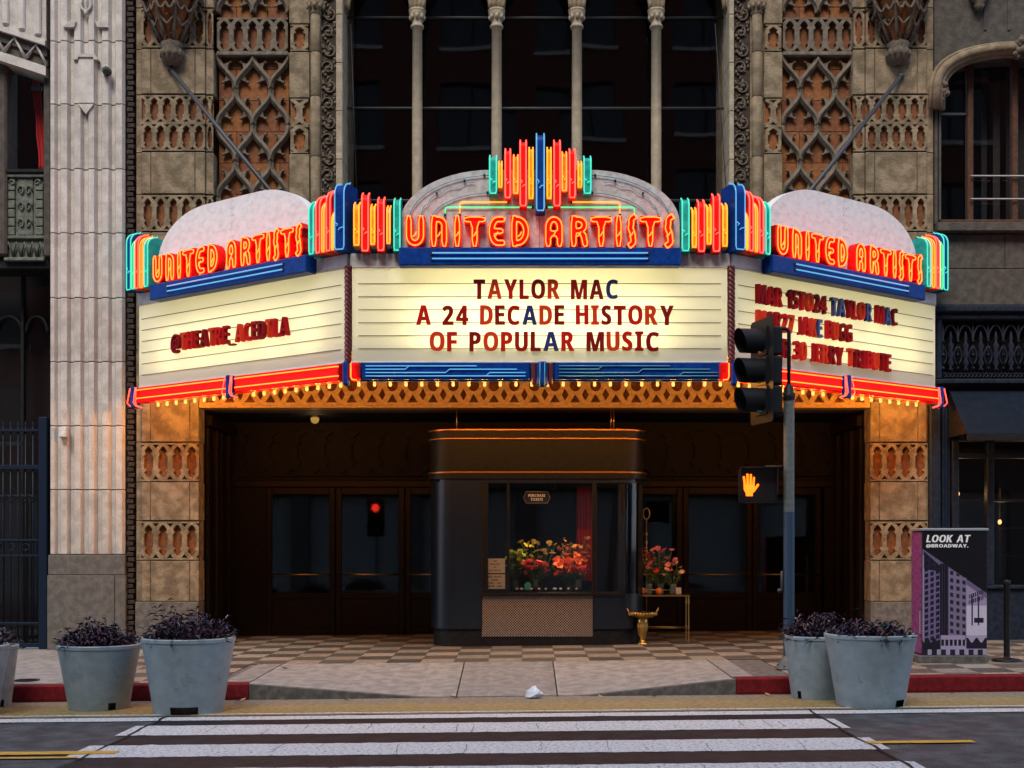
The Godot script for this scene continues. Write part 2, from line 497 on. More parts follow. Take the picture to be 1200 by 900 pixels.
func make_ground() -> void:
	var st := begin()
	sheet(st, -150, 150, -150, 150, 4, 4, road_y, -0.35)
	structure(st, "ground", M.concrete_dark)
	st = begin()
	sheet(st, -70, 70, KERB_Z - 0.15, 20.5, 40, 8, road_y)
	structure(st, "road", M.asphalt)
	st = begin()
	sheet(st, -70, 70, KERB_Z - 0.02, 4.95, 40, 1, road_y, 0.004)
	structure(st, "gutter", M.gutter_b)
	st = begin()
	sheet(st, -70, 70, 4.95, 5.80, 40, 1, road_y, 0.005)
	structure(st, "kerbside_paving", M.gutter)
	# darker, newer asphalt under the crosswalk
	st = begin()
	sheet(st, -3.62, 2.95, 5.78, 19.0, 6, 6, road_y, 0.004)
	structure(st, "crosswalk_asphalt", M.asphalt_dark)
	var marks := Node3D.new()
	marks.name = "road_markings"
	add_child(marks)
	tag(marks, "", "", "", "structure")
	st = begin()
	paint(st, -60, 60, 5.67, 5.735, 0.0085, 0.008, 0.2)
	obj(st, "edge_line", M.road_white, marks)
	st = begin()
	paint(st, -60, 60, 5.90, 6.17, 0.0085, 0.010, 0.2)
	obj(st, "edge_line", M.road_white, marks)
	for k in 9:
		var z := 6.53 + 1.22 * k
		st = begin()
		paint(st, -3.75 - 0.03 * k, 3.05, z, z + 0.64, 0.0085, 0.012)
		obj(st, "crosswalk_bar", M.road_white, marks)
	st = begin()
	paint(st, -60, -3.40, 8.06, 8.22, 0.0125, 0.008)
	obj(st, "centre_line", M.road_yellow, marks)
	st = begin()
	paint(st, -60, -3.66, 8.34, 8.42, 0.0125, 0.010)
	obj(st, "centre_line", M.road_yellow, marks)
	st = begin()
	paint(st, 2.93, 3.86, 7.97, 8.10, 0.0125, 0.010)
	obj(st, "centre_line", M.road_yellow, marks)
	# fine cracks across the painted bars
	st = begin()
	for k in 4:
		var zb := 6.53 + 1.22 * k
		var x := -3.6
		while x < 3.0:
			x += rng.randf_range(0.12, 0.7)
			var zc := zb + rng.randf_range(-0.02, 0.3)
			var n := rng.randi_range(2, 5)
			var wd := rng.randf_range(0.0012, 0.0035)
			var xa := x
			for i in n:
				var xb := xa + rng.randf_range(-0.012, 0.014)
				var z2 := minf(zc + 0.12, zb + 0.66)
				quad(st, Vector3(xb - wd, road_y(xb) + 0.0105, z2), Vector3(xb + wd, road_y(xb) + 0.0105, z2), Vector3(xa + wd, road_y(xa) + 0.0105, zc), Vector3(xa - wd, road_y(xa) + 0.0105, zc))
				xa = xb
				zc = z2
	var cracks := obj(st, "paint_cracks", M.asphalt_dark, marks)
	cracks.set_meta("kind", "stuff")
	# tar seam along the right edge of the newer asphalt and the left one
	for x in [-3.62, 2.95]:
		st = begin()
		var a := []
		var b := []
		for i in 60:
			var z := 5.8 + 0.22 * i
			var o := rng.randf_range(-0.02, 0.02)
			a.append(Vector3(x + o - rng.randf_range(0.008, 0.02), road_y(x) + 0.0125, z))
			b.append(Vector3(x + o + rng.randf_range(0.008, 0.02), road_y(x) + 0.0125, z))
		for i in 59:
			quad(st, a[i + 1], b[i + 1], b[i], a[i])
		obj(st, "tar_seam", M.asphalt_dark, marks)

	# kerb stones
	var kerb := Node3D.new()
	kerb.name = "kerb"
	add_child(kerb)
	tag(kerb, "", "", "", "structure")
	for side in [[-3.09, -1.0], [2.45, 1.0]]:
		var x: float = side[0]
		for k in 12:
			var x2: float = x + side[1] * (1.9 if k else 1.55)
			st = begin()
			sheet(st, minf(x, x2) + 0.004, maxf(x, x2) - 0.004, KERB_Z - 0.16, KERB_Z - 0.012, 2, 1, walk_y, 0.0)
			var lo := minf(x, x2) + 0.004
			var hi := maxf(x, x2) - 0.004
			var f := func(xx: float, y: float, z: float) -> Vector3: return Vector3(xx, road_y(xx) + y, z)
			quad(st, f.call(lo, 0.19, KERB_Z - 0.012), f.call(hi, 0.19, KERB_Z - 0.012), f.call(hi, 0.19, KERB_Z - 0.012), f.call(lo, 0.19, KERB_Z - 0.012))
			quad(st, f.call(lo, 0.175, KERB_Z + 0.004), f.call(hi, 0.175, KERB_Z + 0.004), f.call(hi, walk_y(0, KERB_Z - 0.012), KERB_Z - 0.012), f.call(lo, walk_y(0, KERB_Z - 0.012), KERB_Z - 0.012))
			quad(st, f.call(lo, 0.035, KERB_Z + 0.018), f.call(hi, 0.035, KERB_Z + 0.018), f.call(hi, 0.175, KERB_Z + 0.004), f.call(lo, 0.175, KERB_Z + 0.004))
			quad(st, f.call(lo, -0.05, KERB_Z + 0.006), f.call(hi, -0.05, KERB_Z + 0.006), f.call(hi, 0.035, KERB_Z + 0.018), f.call(lo, 0.035, KERB_Z + 0.018))
			for xe in [lo, hi]:
				quad(st, f.call(xe, -0.05, KERB_Z), f.call(xe, -0.05, KERB_Z - 0.16), f.call(xe, 0.185, KERB_Z - 0.16), f.call(xe, 0.185, KERB_Z))
			obj(st, "kerb_stone", M.kerb_red, kerb)
			x = x2
	for side in [[-3.088, -1.07], [0.68, 2.448]]:
		st = begin()
		for i in 8:
			var xa := lerpf(side[0], side[1], i / 8.0)
			var xb := lerpf(side[0], side[1], (i + 1) / 8.0)
			quad(st, Vector3(xa, road_y(xa) - 0.05, KERB_Z + 0.012), Vector3(xb, road_y(xb) - 0.05, KERB_Z + 0.012), Vector3(xb, road_y(xb) + kerb_h(xb) - 0.012, KERB_Z + 0.006), Vector3(xa, road_y(xa) + kerb_h(xa) - 0.012, KERB_Z + 0.006))
			quad(st, Vector3(xa, road_y(xa) + kerb_h(xa) - 0.012, KERB_Z + 0.006), Vector3(xb, road_y(xb) + kerb_h(xb) - 0.012, KERB_Z + 0.006), Vector3(xb, road_y(xb) + kerb_h(xb), KERB_Z - 0.012), Vector3(xa, road_y(xa) + kerb_h(xa), KERB_Z - 0.012))
		obj(st, "sloping_kerb", M.concrete_dark, kerb)

	# sidewalk: base, driveway apron, checkered tiles, plain slabs
	var walk := Node3D.new()
	walk.name = "sidewalk"
	add_child(walk)
	tag(walk, "", "", "", "structure")
	st = begin()
	sheet(st, -70, -3.42, -0.4, KERB_Z - 0.15, 24, 4, walk_y, -0.012)
	sheet(st, 2.68, 70, -0.4, KERB_Z - 0.15, 24, 4, walk_y, -0.012)
	sheet(st, -3.42, 2.68, -0.4, 2.35, 8, 4, walk_y, -0.012)
	sheet(st, -7, 7, -2.6, -0.4, 8, 4, walk_y, -0.012)
	obj(st, "bedding", M.concrete_dark, walk)
	var cuts := [-3.10, -0.73, 0.42, 2.42]
	for i in 3:
		st = begin()
		sheet(st, cuts[i] + 0.008, cuts[i + 1] - 0.008, 2.36, KERB_Z - 0.012, 12, 6, apron_y, 0.0, 0.06)
		obj(st, "apron_slab", M.concrete if i != 1 else M.concrete_b, walk)
	for e in [[-3.42, -3.112], [2.432, 2.68]]:
		st = begin()
		sheet(st, e[0], e[1], 2.36, KERB_Z - 0.17, 1, 6, walk_y, 0.001, 0.06)
		obj(st, "border_band", M.concrete_b, walk)
	# a gap of the apron's back edge
	var tiles := []
	var col0 := int(floor(-4.9 / TILE))
	for c in range(col0, 19):
		for r in 15:
			var x0 := c * TILE + 0.02
			var z1 := 2.35 - (r - 5) * TILE
			var z0 := z1 - TILE
			if z1 > 2.36 and x0 + TILE > -3.42 and x0 < 2.68: continue
			if z1 > KERB_Z - 0.16: z1 = KERB_Z - 0.165
			if z0 > z1 - 0.1: continue
			if z0 < -2.3: continue
			if z0 < -0.1 and (x0 < -5.2 or x0 > 5.4): continue
			tiles.append([x0, z0, z1, (c + r) % 2])
	tiles.sort_custom(func(a, b): return a[1] > b[1])
	var rest := [begin(), begin()]
	var count := 0
	for t in tiles:
		var x0: float = t[0]
		var x1: float = x0 + TILE
		var up := rng.randf_range(-0.0012, 0.0012)
		var k := rng.randi_range(0, 2)
		st = begin() if count < 296 else rest[t[3]]
		var g := 0.003
		sheet(st, x0 + g, x1 - g, t[1] + g, t[2] - g, 1, 1, walk_y, up, 0.012)
		if count < 296:
			obj(st, "floor_tile", M.tile_light[k] if t[3] == 0 else M.tile_dark[k], walk)
		count += 1
	for k in 2:
		var o := obj(rest[k], "floor_tiles_beyond", M.tile_light[1] if k == 0 else M.tile_dark[1], walk)
		o.set_meta("kind", "stuff")
	for side in [[-5.30, -1.0], [8.45, 1.0]]:
		var x: float = side[0]
		for k in 14:
			var x2: float = x + side[1] * 1.5
			for row in 3:
				st = begin()
				var za := -0.15 + row * 1.47
				sheet(st, minf(x, x2) + 0.006, maxf(x, x2) - 0.006, za + 0.006, minf(za + 1.47, KERB_Z - 0.165) - 0.006, 1, 1, walk_y, rng.randf_range(-0.002, 0.002), 0.012)
				obj(st, "paving_slab", M.concrete if (k + row) % 3 else M.concrete_b, walk)
			x = x2


# ---------------------------------------------------------------- theatre
# one half of a pierced tracery cell: a bar with a cusped opening to its inner side and small triangles to its outer side
var tracery_store := {}
func tracery_mesh(w: float, h: float, depth: float, which: int) -> ArrayMesh:   # which: -1 left half, 1 right half, 0 both
	var key := "%.3f %.3f %.3f %d" % [w, h, depth, which]
	if tracery_store.has(key): return tracery_store[key]
	var prof := [[0.0, 0.08], [0.15, 0.13], [0.27, 0.20], [0.27, 0.245], [0.20, 0.27], [0.20, 0.29], [0.33, 0.35], [0.33, 0.65], [0.20, 0.71], [0.20, 0.73], [0.27, 0.755], [0.27, 0.80], [0.15, 0.87], [0.0, 0.92]]
	var hole := PackedVector2Array()
	for p in prof: hole.append(Vector2(p[0] * w, p[1] * h))
	for i in range(prof.size() - 2, 0, -1): hole.append(Vector2(-prof[i][0] * w, prof[i][1] * h))
	var st := begin()
	for s in [-1.0, 1.0]:
		if which != 0 and s != float(which): continue
		var e: float = s * w / 2.0
		var poly := PackedVector2Array([Vector2(0, 0), Vector2(e, 0), Vector2(e, h), Vector2(0, h)])
		var cuts := [hole,
			PackedVector2Array([Vector2(e * 1.2, 0.955 * h), Vector2(e - s * 0.23 * w, 0.955 * h), Vector2(e - s * 0.10 * w, 0.90 * h), Vector2(e, 0.85 * h), Vector2(e * 1.2, 0.85 * h)]),
			PackedVector2Array([Vector2(e * 1.2, 0.045 * h), Vector2(e - s * 0.23 * w, 0.045 * h), Vector2(e - s * 0.10 * w, 0.10 * h), Vector2(e, 0.15 * h), Vector2(e * 1.2, 0.15 * h)])]
		for c in cuts:
			var left := Geometry2D.clip_polygons(poly, c)
			if left.size(): poly = left[0]
		plate(st, poly, -depth, 0.0, [0.0, e])
	tracery_store[key] = finish(st)
	return tracery_store[key]

# a frieze unit: a round opening over crossed straps
func frieze_mesh(w: float, h: float, depth: float) -> ArrayMesh:
	var key := "frieze %.3f %.3f" % [w, h]
	if tracery_store.has(key): return tracery_store[key]
	var st := begin()
	var hole := PackedVector2Array()
	for k in 16:
		var a := TAU * k / 16.0
		hole.append(Vector2(sin(a) * 0.27 * w, 0.63 * h + cos(a) * 0.20 * h))
	hole.append(Vector2(0, 0.86 * h))
	for s in [-1.0, 1.0]:
		var e: float = s * w / 2.0
		var poly := PackedVector2Array([Vector2(0, 0), Vector2(e, 0), Vector2(e, h), Vector2(0, h)])
		for c in [hole,
			PackedVector2Array([Vector2(-s * 0.1, 0.09 * h), Vector2(s * 0.26 * w, 0.09 * h), Vector2(0, 0.35 * h), Vector2(-s * 0.1, 0.35 * h)]),
			PackedVector2Array([Vector2(e * 1.3, 0.15 * h), Vector2(e, 0.15 * h), Vector2(e - s * 0.17 * w, 0.33 * h), Vector2(e, 0.52 * h), Vector2(e * 1.3, 0.52 * h)]),
			PackedVector2Array([Vector2(e * 1.3, 0.70 * h), Vector2(e, 0.70 * h), Vector2(e - s * 0.2 * w, 0.92 * h), Vector2(e * 1.3, 0.92 * h)])]:
			var left := Geometry2D.clip_polygons(poly, c)
			if left.size(): poly = left[0]
		plate(st, poly, -depth, 0.0, [0.0, e])
	tracery_store[key] = finish(st)
	return tracery_store[key]

func tracery(parent: Node, x0: float, x1: float, y0: float, y1: float, z: float, n: int, rows: int, m: Material, back: Material, depth := 0.07) -> void:
	var w := (x1 - x0) / n
	var h := (y1 - y0) / rows
	for r in rows:
		if r % 2 == 0:
			for i in n:
				inst(tracery_mesh(w, h, depth, 0), "tracery_cell", m, parent, T(x0 + w * (i + 0.5), y0 + h * r, z))
		else:
			inst(tracery_mesh(w, h, depth, 1), "tracery_cell", m, parent, T(x0, y0 + h * r, z))
			for i in n - 1:
				inst(tracery_mesh(w, h, depth, 0), "tracery_cell", m, parent, T(x0 + w * (i + 1), y0 + h * r, z))
			inst(tracery_mesh(w, h, depth, -1), "tracery_cell", m, parent, T(x1, y0 + h * r, z))
	var st := begin()
	quad(st, Vector3(x0, y0, z - depth + 0.004), Vector3(x1, y0, z - depth + 0.004), Vector3(x1, y1, z - depth + 0.004), Vector3(x0, y1, z - depth + 0.004))
	obj(st, "tracery_back", back, parent)

func stone(parent: Node, m: Material, x0: float, x1: float, y0: float, y1: float, z0: float, z1: float, called := "stone_block") -> void:
	slab(called, m, parent, x0 + 0.003, x1 - 0.003, y0 + 0.003, y1 - 0.003, z0, z1 + rng.randf_range(-0.003, 0.003), 0.008)

func make_pier(parent: Node, mir: bool) -> void:
	var p := part("pier", parent)
	# columns from the outer edge inwards, then the bands by height
	var edge: Array = [-5.735, -5.646] if not mir else [6.053, 6.161]
	var body: Array = [-5.646, -4.694] if not mir else [5.138, 6.053]
	var strip: Array = [-4.694, -4.573] if not mir else [4.954, 5.138]
	var low: Array = [-5.646, -4.789] if not mir else [5.208, 6.053]
	var foot := walk_y(edge[0], 0.0) - 0.05
	var upper := [[9.754, 10.439, 1], [9.131, 9.754, 2], [8.458, 9.131, 1], [7.594, 8.458, 3], [6.972, 7.594, 1], [6.4, 6.972, 2], [5.536, 6.4, 1], [4.647, 5.536, 1], [3.885, 4.647, 1]]
	for b in upper:
		var y0: float = b[0]
		var y1: float = b[1]
		if b[2] == 1:
			var x := [body[0], lerpf(body[0], body[1], 0.15), lerpf(body[0], body[1], 0.84), body[1]]
			for i in 3: stone(p, M.stone, x[i], x[i + 1], y0, y1, -0.35, 0.0)
			stone(p, M.stone, strip[0], strip[1], y0, y1, -0.35, -0.03)
		else:
			var rows := 1 if b[2] == 2 else 2
			tracery(p, body[0], body[1], y0 + 0.02, y1 - 0.02, 0.0, 5, rows, M.stone, M.terracotta_b)
			tracery(p, strip[0] + 0.01, strip[1] - 0.01, y0 + 0.02, y1 - 0.02, -0.03, 1, rows, M.stone, M.terracotta_b, 0.05)
		# the outer edge is turned away a little
		stone(p, M.stone, edge[0], edge[1], y0, y1, -0.35, -0.04)
	var lower := [[3.275, 3.885, 1], [2.678, 3.275, 2], [2.106, 2.678, 1], [1.509, 2.106, 2], [0.9, 1.509, 1]]
	for b in lower:
		var y0: float = b[0]
		var y1: float = b[1]
		if b[2] == 1:
			var x := [low[0], lerpf(low[0], low[1], 0.16), lerpf(low[0], low[1], 0.84), low[1]]
			for i in 3: stone(p, M.stone, x[i], x[i + 1], y0, y1, -0.35, 0.0)
		else:
			tracery(p, low[0], low[1], y0 + 0.015, y1 - 0.015, 0.0, 4, 1, M.stone, M.terracotta_b)
		stone(p, M.stone, edge[0], edge[1], y0, y1, -0.35, -0.04)
	stone(p, M.granite_pier, minf(edge[0], low[0]), maxf(edge[1], low[1]), foot, 0.9, -0.35, 0.015, "plinth_block")
	# solid core behind the facing
	slab("core", M.stone, p, minf(edge[0], body[0]) + 0.02, maxf(edge[1], body[1]) - 0.02, 3.885, 10.363, -0.7, -0.071, 0.0)
	slab("core", M.stone, p, minf(edge[0], low[0]) + 0.02, maxf(edge[1], low[1]) - 0.02, foot, 3.872, -0.7, -0.071, 0.0)
	# corbel with ribs over glazed terracotta panels
	var c := part("corbel", parent, T(-5.17 if not mir else 5.602, 0.0, 0.06))
	var st := begin()
	lathe(st, [[0.02, 8.852], [0.11, 8.877], [0.16, 8.966], [0.18, 9.029], [0.14, 9.118], [0.17, 9.169], [0.13, 9.207]], 16)
	lathe(st, [[0.44, 9.766], [0.47, 9.792], [0.47, 9.842], [0.42, 9.881], [0.40, 10.236], [0.0, 10.236]], 16)
	for k in 12:
		blob(st, Vector3(sin(TAU * k / 12.0) * 0.155, 9.017, cos(TAU * k / 12.0) * 0.155), Vector3(0.035, 0.06, 0.035), 5)
	obj(st, "corbel_moulding", M.carved, c)
	st = begin()
	lathe(st, [[0.13, 9.207], [0.20, 9.322], [0.27, 9.474], [0.34, 9.626], [0.39, 9.766]], 8)
	obj(st, "corbel_bowl", M.terracotta, c)
	st = begin(true)
	for k in 8:
		var a := TAU * (k + 0.5) / 8.0
		var pts := []
		for q in [[0.15, 9.207], [0.21, 9.322], [0.285, 9.474], [0.36, 9.626], [0.44, 9.779]]:
			pts.append(Vector3(sin(a) * q[0], q[1], cos(a) * q[0]))
		tube(st, pts, 0.032, 6)
		for s in [-1.0, 1.0]:
			var arch := []
			for t in 7:
				var u := t / 6.0
				var aa: float = a + s * PI / 8.0 * u
				var rr := lerpf(0.40, 0.35, u) * 0.98
				arch.append(Vector3(sin(aa) * rr, lerpf(9.703, 9.665, u) - 0.12 * sin(PI * u) + 0.0, cos(aa) * rr))
			tube(st, arch, 0.022, 5)
			var low_arch := []
			for t in 7:
				var u := t / 6.0
				var aa: float = a + s * PI / 8.0 * u
				var rr := lerpf(0.30, 0.27, u)
				low_arch.append(Vector3(sin(aa) * rr, 9.499 - 0.14 * u, cos(aa) * rr))
			tube(st, low_arch, 0.018, 5)
	for k in 40:
		var a := rng.randf() * TAU
		var t := rng.randf()
		var rr := lerpf(0.16, 0.44, t)
		blob(st, Vector3(sin(a) * rr, lerpf(9.233, 9.766, t), cos(a) * rr), Vector3.ONE * rng.randf_range(0.014, 0.03), 4)
	obj(st, "corbel_ribs", M.carved, c)

# a small lumpy ellipsoid
func blob(st: SurfaceTool, at: Vector3, r: Vector3, n := 5) -> void:
	st.set_smooth_group(0)
	for i in n:
		for k in n + 2:
			var q := []
			for e in [[i, k], [i, k + 1], [i + 1, k + 1], [i + 1, k]]:
				var a: float = PI * e[0] / n
				var b: float = TAU * e[1] / (n + 2)
				q.append(at + Vector3(sin(a) * sin(b), -cos(a), sin(a) * cos(b)) * r)
			if i == 0: tri(st, q[0], q[2], q[3])
			elif i == n - 1: tri(st, q[0], q[1], q[2])
			else: quad(st, q[0], q[1], q[2], q[3])
	st.set_smooth_group(-1)

func make_lattice(parent: Node, cx: float) -> void:
	var p := part("lattice_panel", parent)
	var hw := 0.530
	var zb := -0.24
	# glazed terracotta tiles behind the ribs
	var y := 6.091
	var row := 0
	while y < 10.455:
		var xs := [-hw, -hw + (0.27 if row % 2 else 0.46), hw - (0.33 if row % 2 else 0.14), hw]
		for i in 3:
			slab("terracotta_tile", [M.terracotta, M.terracotta_b][rng.randi_range(0, 1)], p, cx + xs[i] + 0.003, cx + xs[i + 1] - 0.003, y + 0.003, y + 0.467, zb - 0.06, zb + rng.randf_range(-0.003, 0.003), 0.004)
		y += 0.47
		row += 1
	slab("core", M.stone, p, cx - hw, cx + hw, 6.044, 10.363, -0.7, zb - 0.062, 0.0)
	# ogee ribs
	var dx := hw / 2.0
	var dy := 0.5425
	var mesh := {}
	for s in [-1.0, 1.0]:
		var st := begin(true)
		var pts := []
		for i in 13:
			var t := i / 12.0
			var u := smoothstep(0.10, 0.90, t)
			pts.append(Vector3(s * dx * u, -dy * t, 0.0))
		tube(st, pts, 0.050, 6)
		var thin := []
		for q in pts: thin.append(q + Vector3(0, 0, 0.046))
		tube(st, thin, 0.020, 5)
		# pointed cusps with hollow edges, one above and one below
		for c in [1.0, -1.0]:
			var at := func(t: float) -> Vector2: return Vector2(s * dx * smoothstep(0.10, 0.90, t), -dy * t)
			var tip := Vector2(s * dx * 0.70, -dy * 0.22)
			var b0: Vector2 = at.call(0.30)
			var b1: Vector2 = at.call(0.56)
			var k0 := Vector2(s * dx * 0.36, -dy * 0.275)
			var k1 := Vector2(s * dx * 0.46, -dy * 0.33)
			var edge := PackedVector2Array()
			for i in 6:
				var u := i / 5.0
				edge.append(b0.lerp(k0, u).lerp(k0.lerp(tip, u), u))
			for i in range(1, 6):
				var u := i / 5.0
				edge.append(tip.lerp(k1, u).lerp(k1.lerp(b1, u), u))
			if c < 0.0:
				for i in edge.size(): edge[i] = Vector2(s * dx, -dy) - edge[i]
			plate(st, edge, -0.05, 0.018)
			blob(st, Vector3(edge[5].x, edge[5].y, 0.0), Vector3(0.028, 0.022, 0.026), 4)
		mesh[s] = finish(st)
	var top := 9.12
	for field in [[top, 5], [9.724 + 2.0 * dy + 0.0, 2]]:
		for j in field[1]:
			for i in range(-2, 3):
				if (i + j) % 2 != 0: continue
				for s in [-1.0, 1.0]:
					if absf(i + s) > 2.01: continue
					inst(mesh[s], "lattice_rib", M.rib, p, T(cx + i * dx, field[0] - j * dy, zb + 0.055))
	tracery(p, cx - hw, cx + hw, 9.12, 9.643, -0.12, 5, 1, M.rib, M.terracotta_b, 0.10)
	slab("ledge", M.rib, p, cx - hw, cx + hw, 9.075, 9.12, -0.24, -0.10, 0.008)

func make_jamb(parent: Node, mir: bool) -> void:
	var p := part("window_jamb", parent)
	# a plain strip with small tracery, a round shaft, a carved vine, and the inner edge
	var s0: float = -3.449 if not mir else 3.627
	var s1: float = -3.144 if not mir else 3.906
	for b in [[6.044, 6.806, 1], [6.806, 7.569, 1], [7.569, 8.407, 3], [8.407, 9.093, 1], [9.093, 9.512, 2], [9.512, 10.363, 1]]:
		if b[2] == 1: stone(p, M.stone, s0, s1, b[0], b[1], -0.5, -0.02)
		else: tracery(p, s0 + 0.02, s1 - 0.02, b[0] + 0.015, b[1] - 0.015, -0.02, 1, b[2] - 1, M.stone, M.terracotta, 0.07)
	slab("core", M.stone, p, s0 + 0.01, s1 - 0.01, 6.044, 10.363, -0.7, -0.092, 0.0)
	var c0: float = -3.061 if not mir else 3.531
	for b in [[6.044, 6.743], [6.743, 7.531], [7.531, 8.432], [8.432, 9.093], [9.093, 9.677]]:
		var st := begin(true)
		lathe(st, [[0.070, b[0] + 0.004], [0.076, b[0] + 0.012], [0.076, b[1] - 0.012], [0.070, b[1] - 0.004]], 14, T(c0, 0, -0.06))
		obj(st, "shaft_drum", M.stone, p)
	var st2 := begin(true)
	lathe(st2, [[0.07, 9.652], [0.10, 9.677], [0.08, 9.703], [0.13, 9.779], [0.15, 9.83], [0.10, 9.881], [0.10, 10.363]], 12, T(c0, 0, -0.06))
	for k in 9:
		blob(st2, Vector3(c0 + sin(k * 0.7) * 0.12, 9.766, -0.06 + cos(k * 0.7) * 0.12), Vector3(0.035, 0.05, 0.035), 4)
	obj(st2, "shaft_capital", M.stone, p)
	slab("jamb_back", M.stone, p, minf(c0 - 0.1, c0 + 0.1), maxf(c0 - 0.1, c0 + 0.1), 6.044, 10.363, -0.7, -0.10, 0.0)
	var v0: float = -2.972 if not mir else 3.182
	var v1: float = -2.75 if not mir else 3.436
	slab("vine_bed", M.brown_stone, p, v0, v1, 6.044, 10.363, -0.7, -0.10, 0.0)
	var st3 := begin(true)
	var r0 := RandomNumberGenerator.new()
	r0.seed = 21
	for k in 2:
		var sp := []
		var cc := Vector2(0.02 if k else -0.02, 0.13 + 0.27 * k)
		for i in 22:
			var t := i / 21.0
			var a := t * 8.2 + (PI if k else 0.0)
			sp.append(Vector3(cc.x + cos(a) * (0.085 * (1.0 - t) + 0.012) * (1.0 if k else -1.0), cc.y + sin(a) * (0.10 * (1.0 - t) + 0.012), 0.02))
		tube(st3, sp, 0.015, 5)
		blob(st3, Vector3(cc.x, cc.y, 0.03), Vector3(0.026, 0.026, 0.022), 4)
	for k in 34:
		blob(st3, Vector3(r0.randf_range(-0.10, 0.10), r0.randf_range(0.0, 0.54), r0.randf_range(0.0, 0.02)), Vector3(r0.randf_range(0.014, 0.03), r0.randf_range(0.014, 0.035), 0.022), 4)
	var vine := finish(st3)
	var y := 6.044
	while y < 10.236:
		inst(vine, "carved_vine", M.carved, p, T((v0 + v1) / 2.0, y, -0.10))
		y += 0.54
	var e0: float = -2.75 if not mir else 3.106
	var e1: float = -2.649 if not mir else 3.182
	var y2 := 6.044
	while y2 < 10.363:
		stone(p, M.stone_light, e0, e1, y2, y2 + 0.72, -0.6, 0.0)
		y2 += 0.72

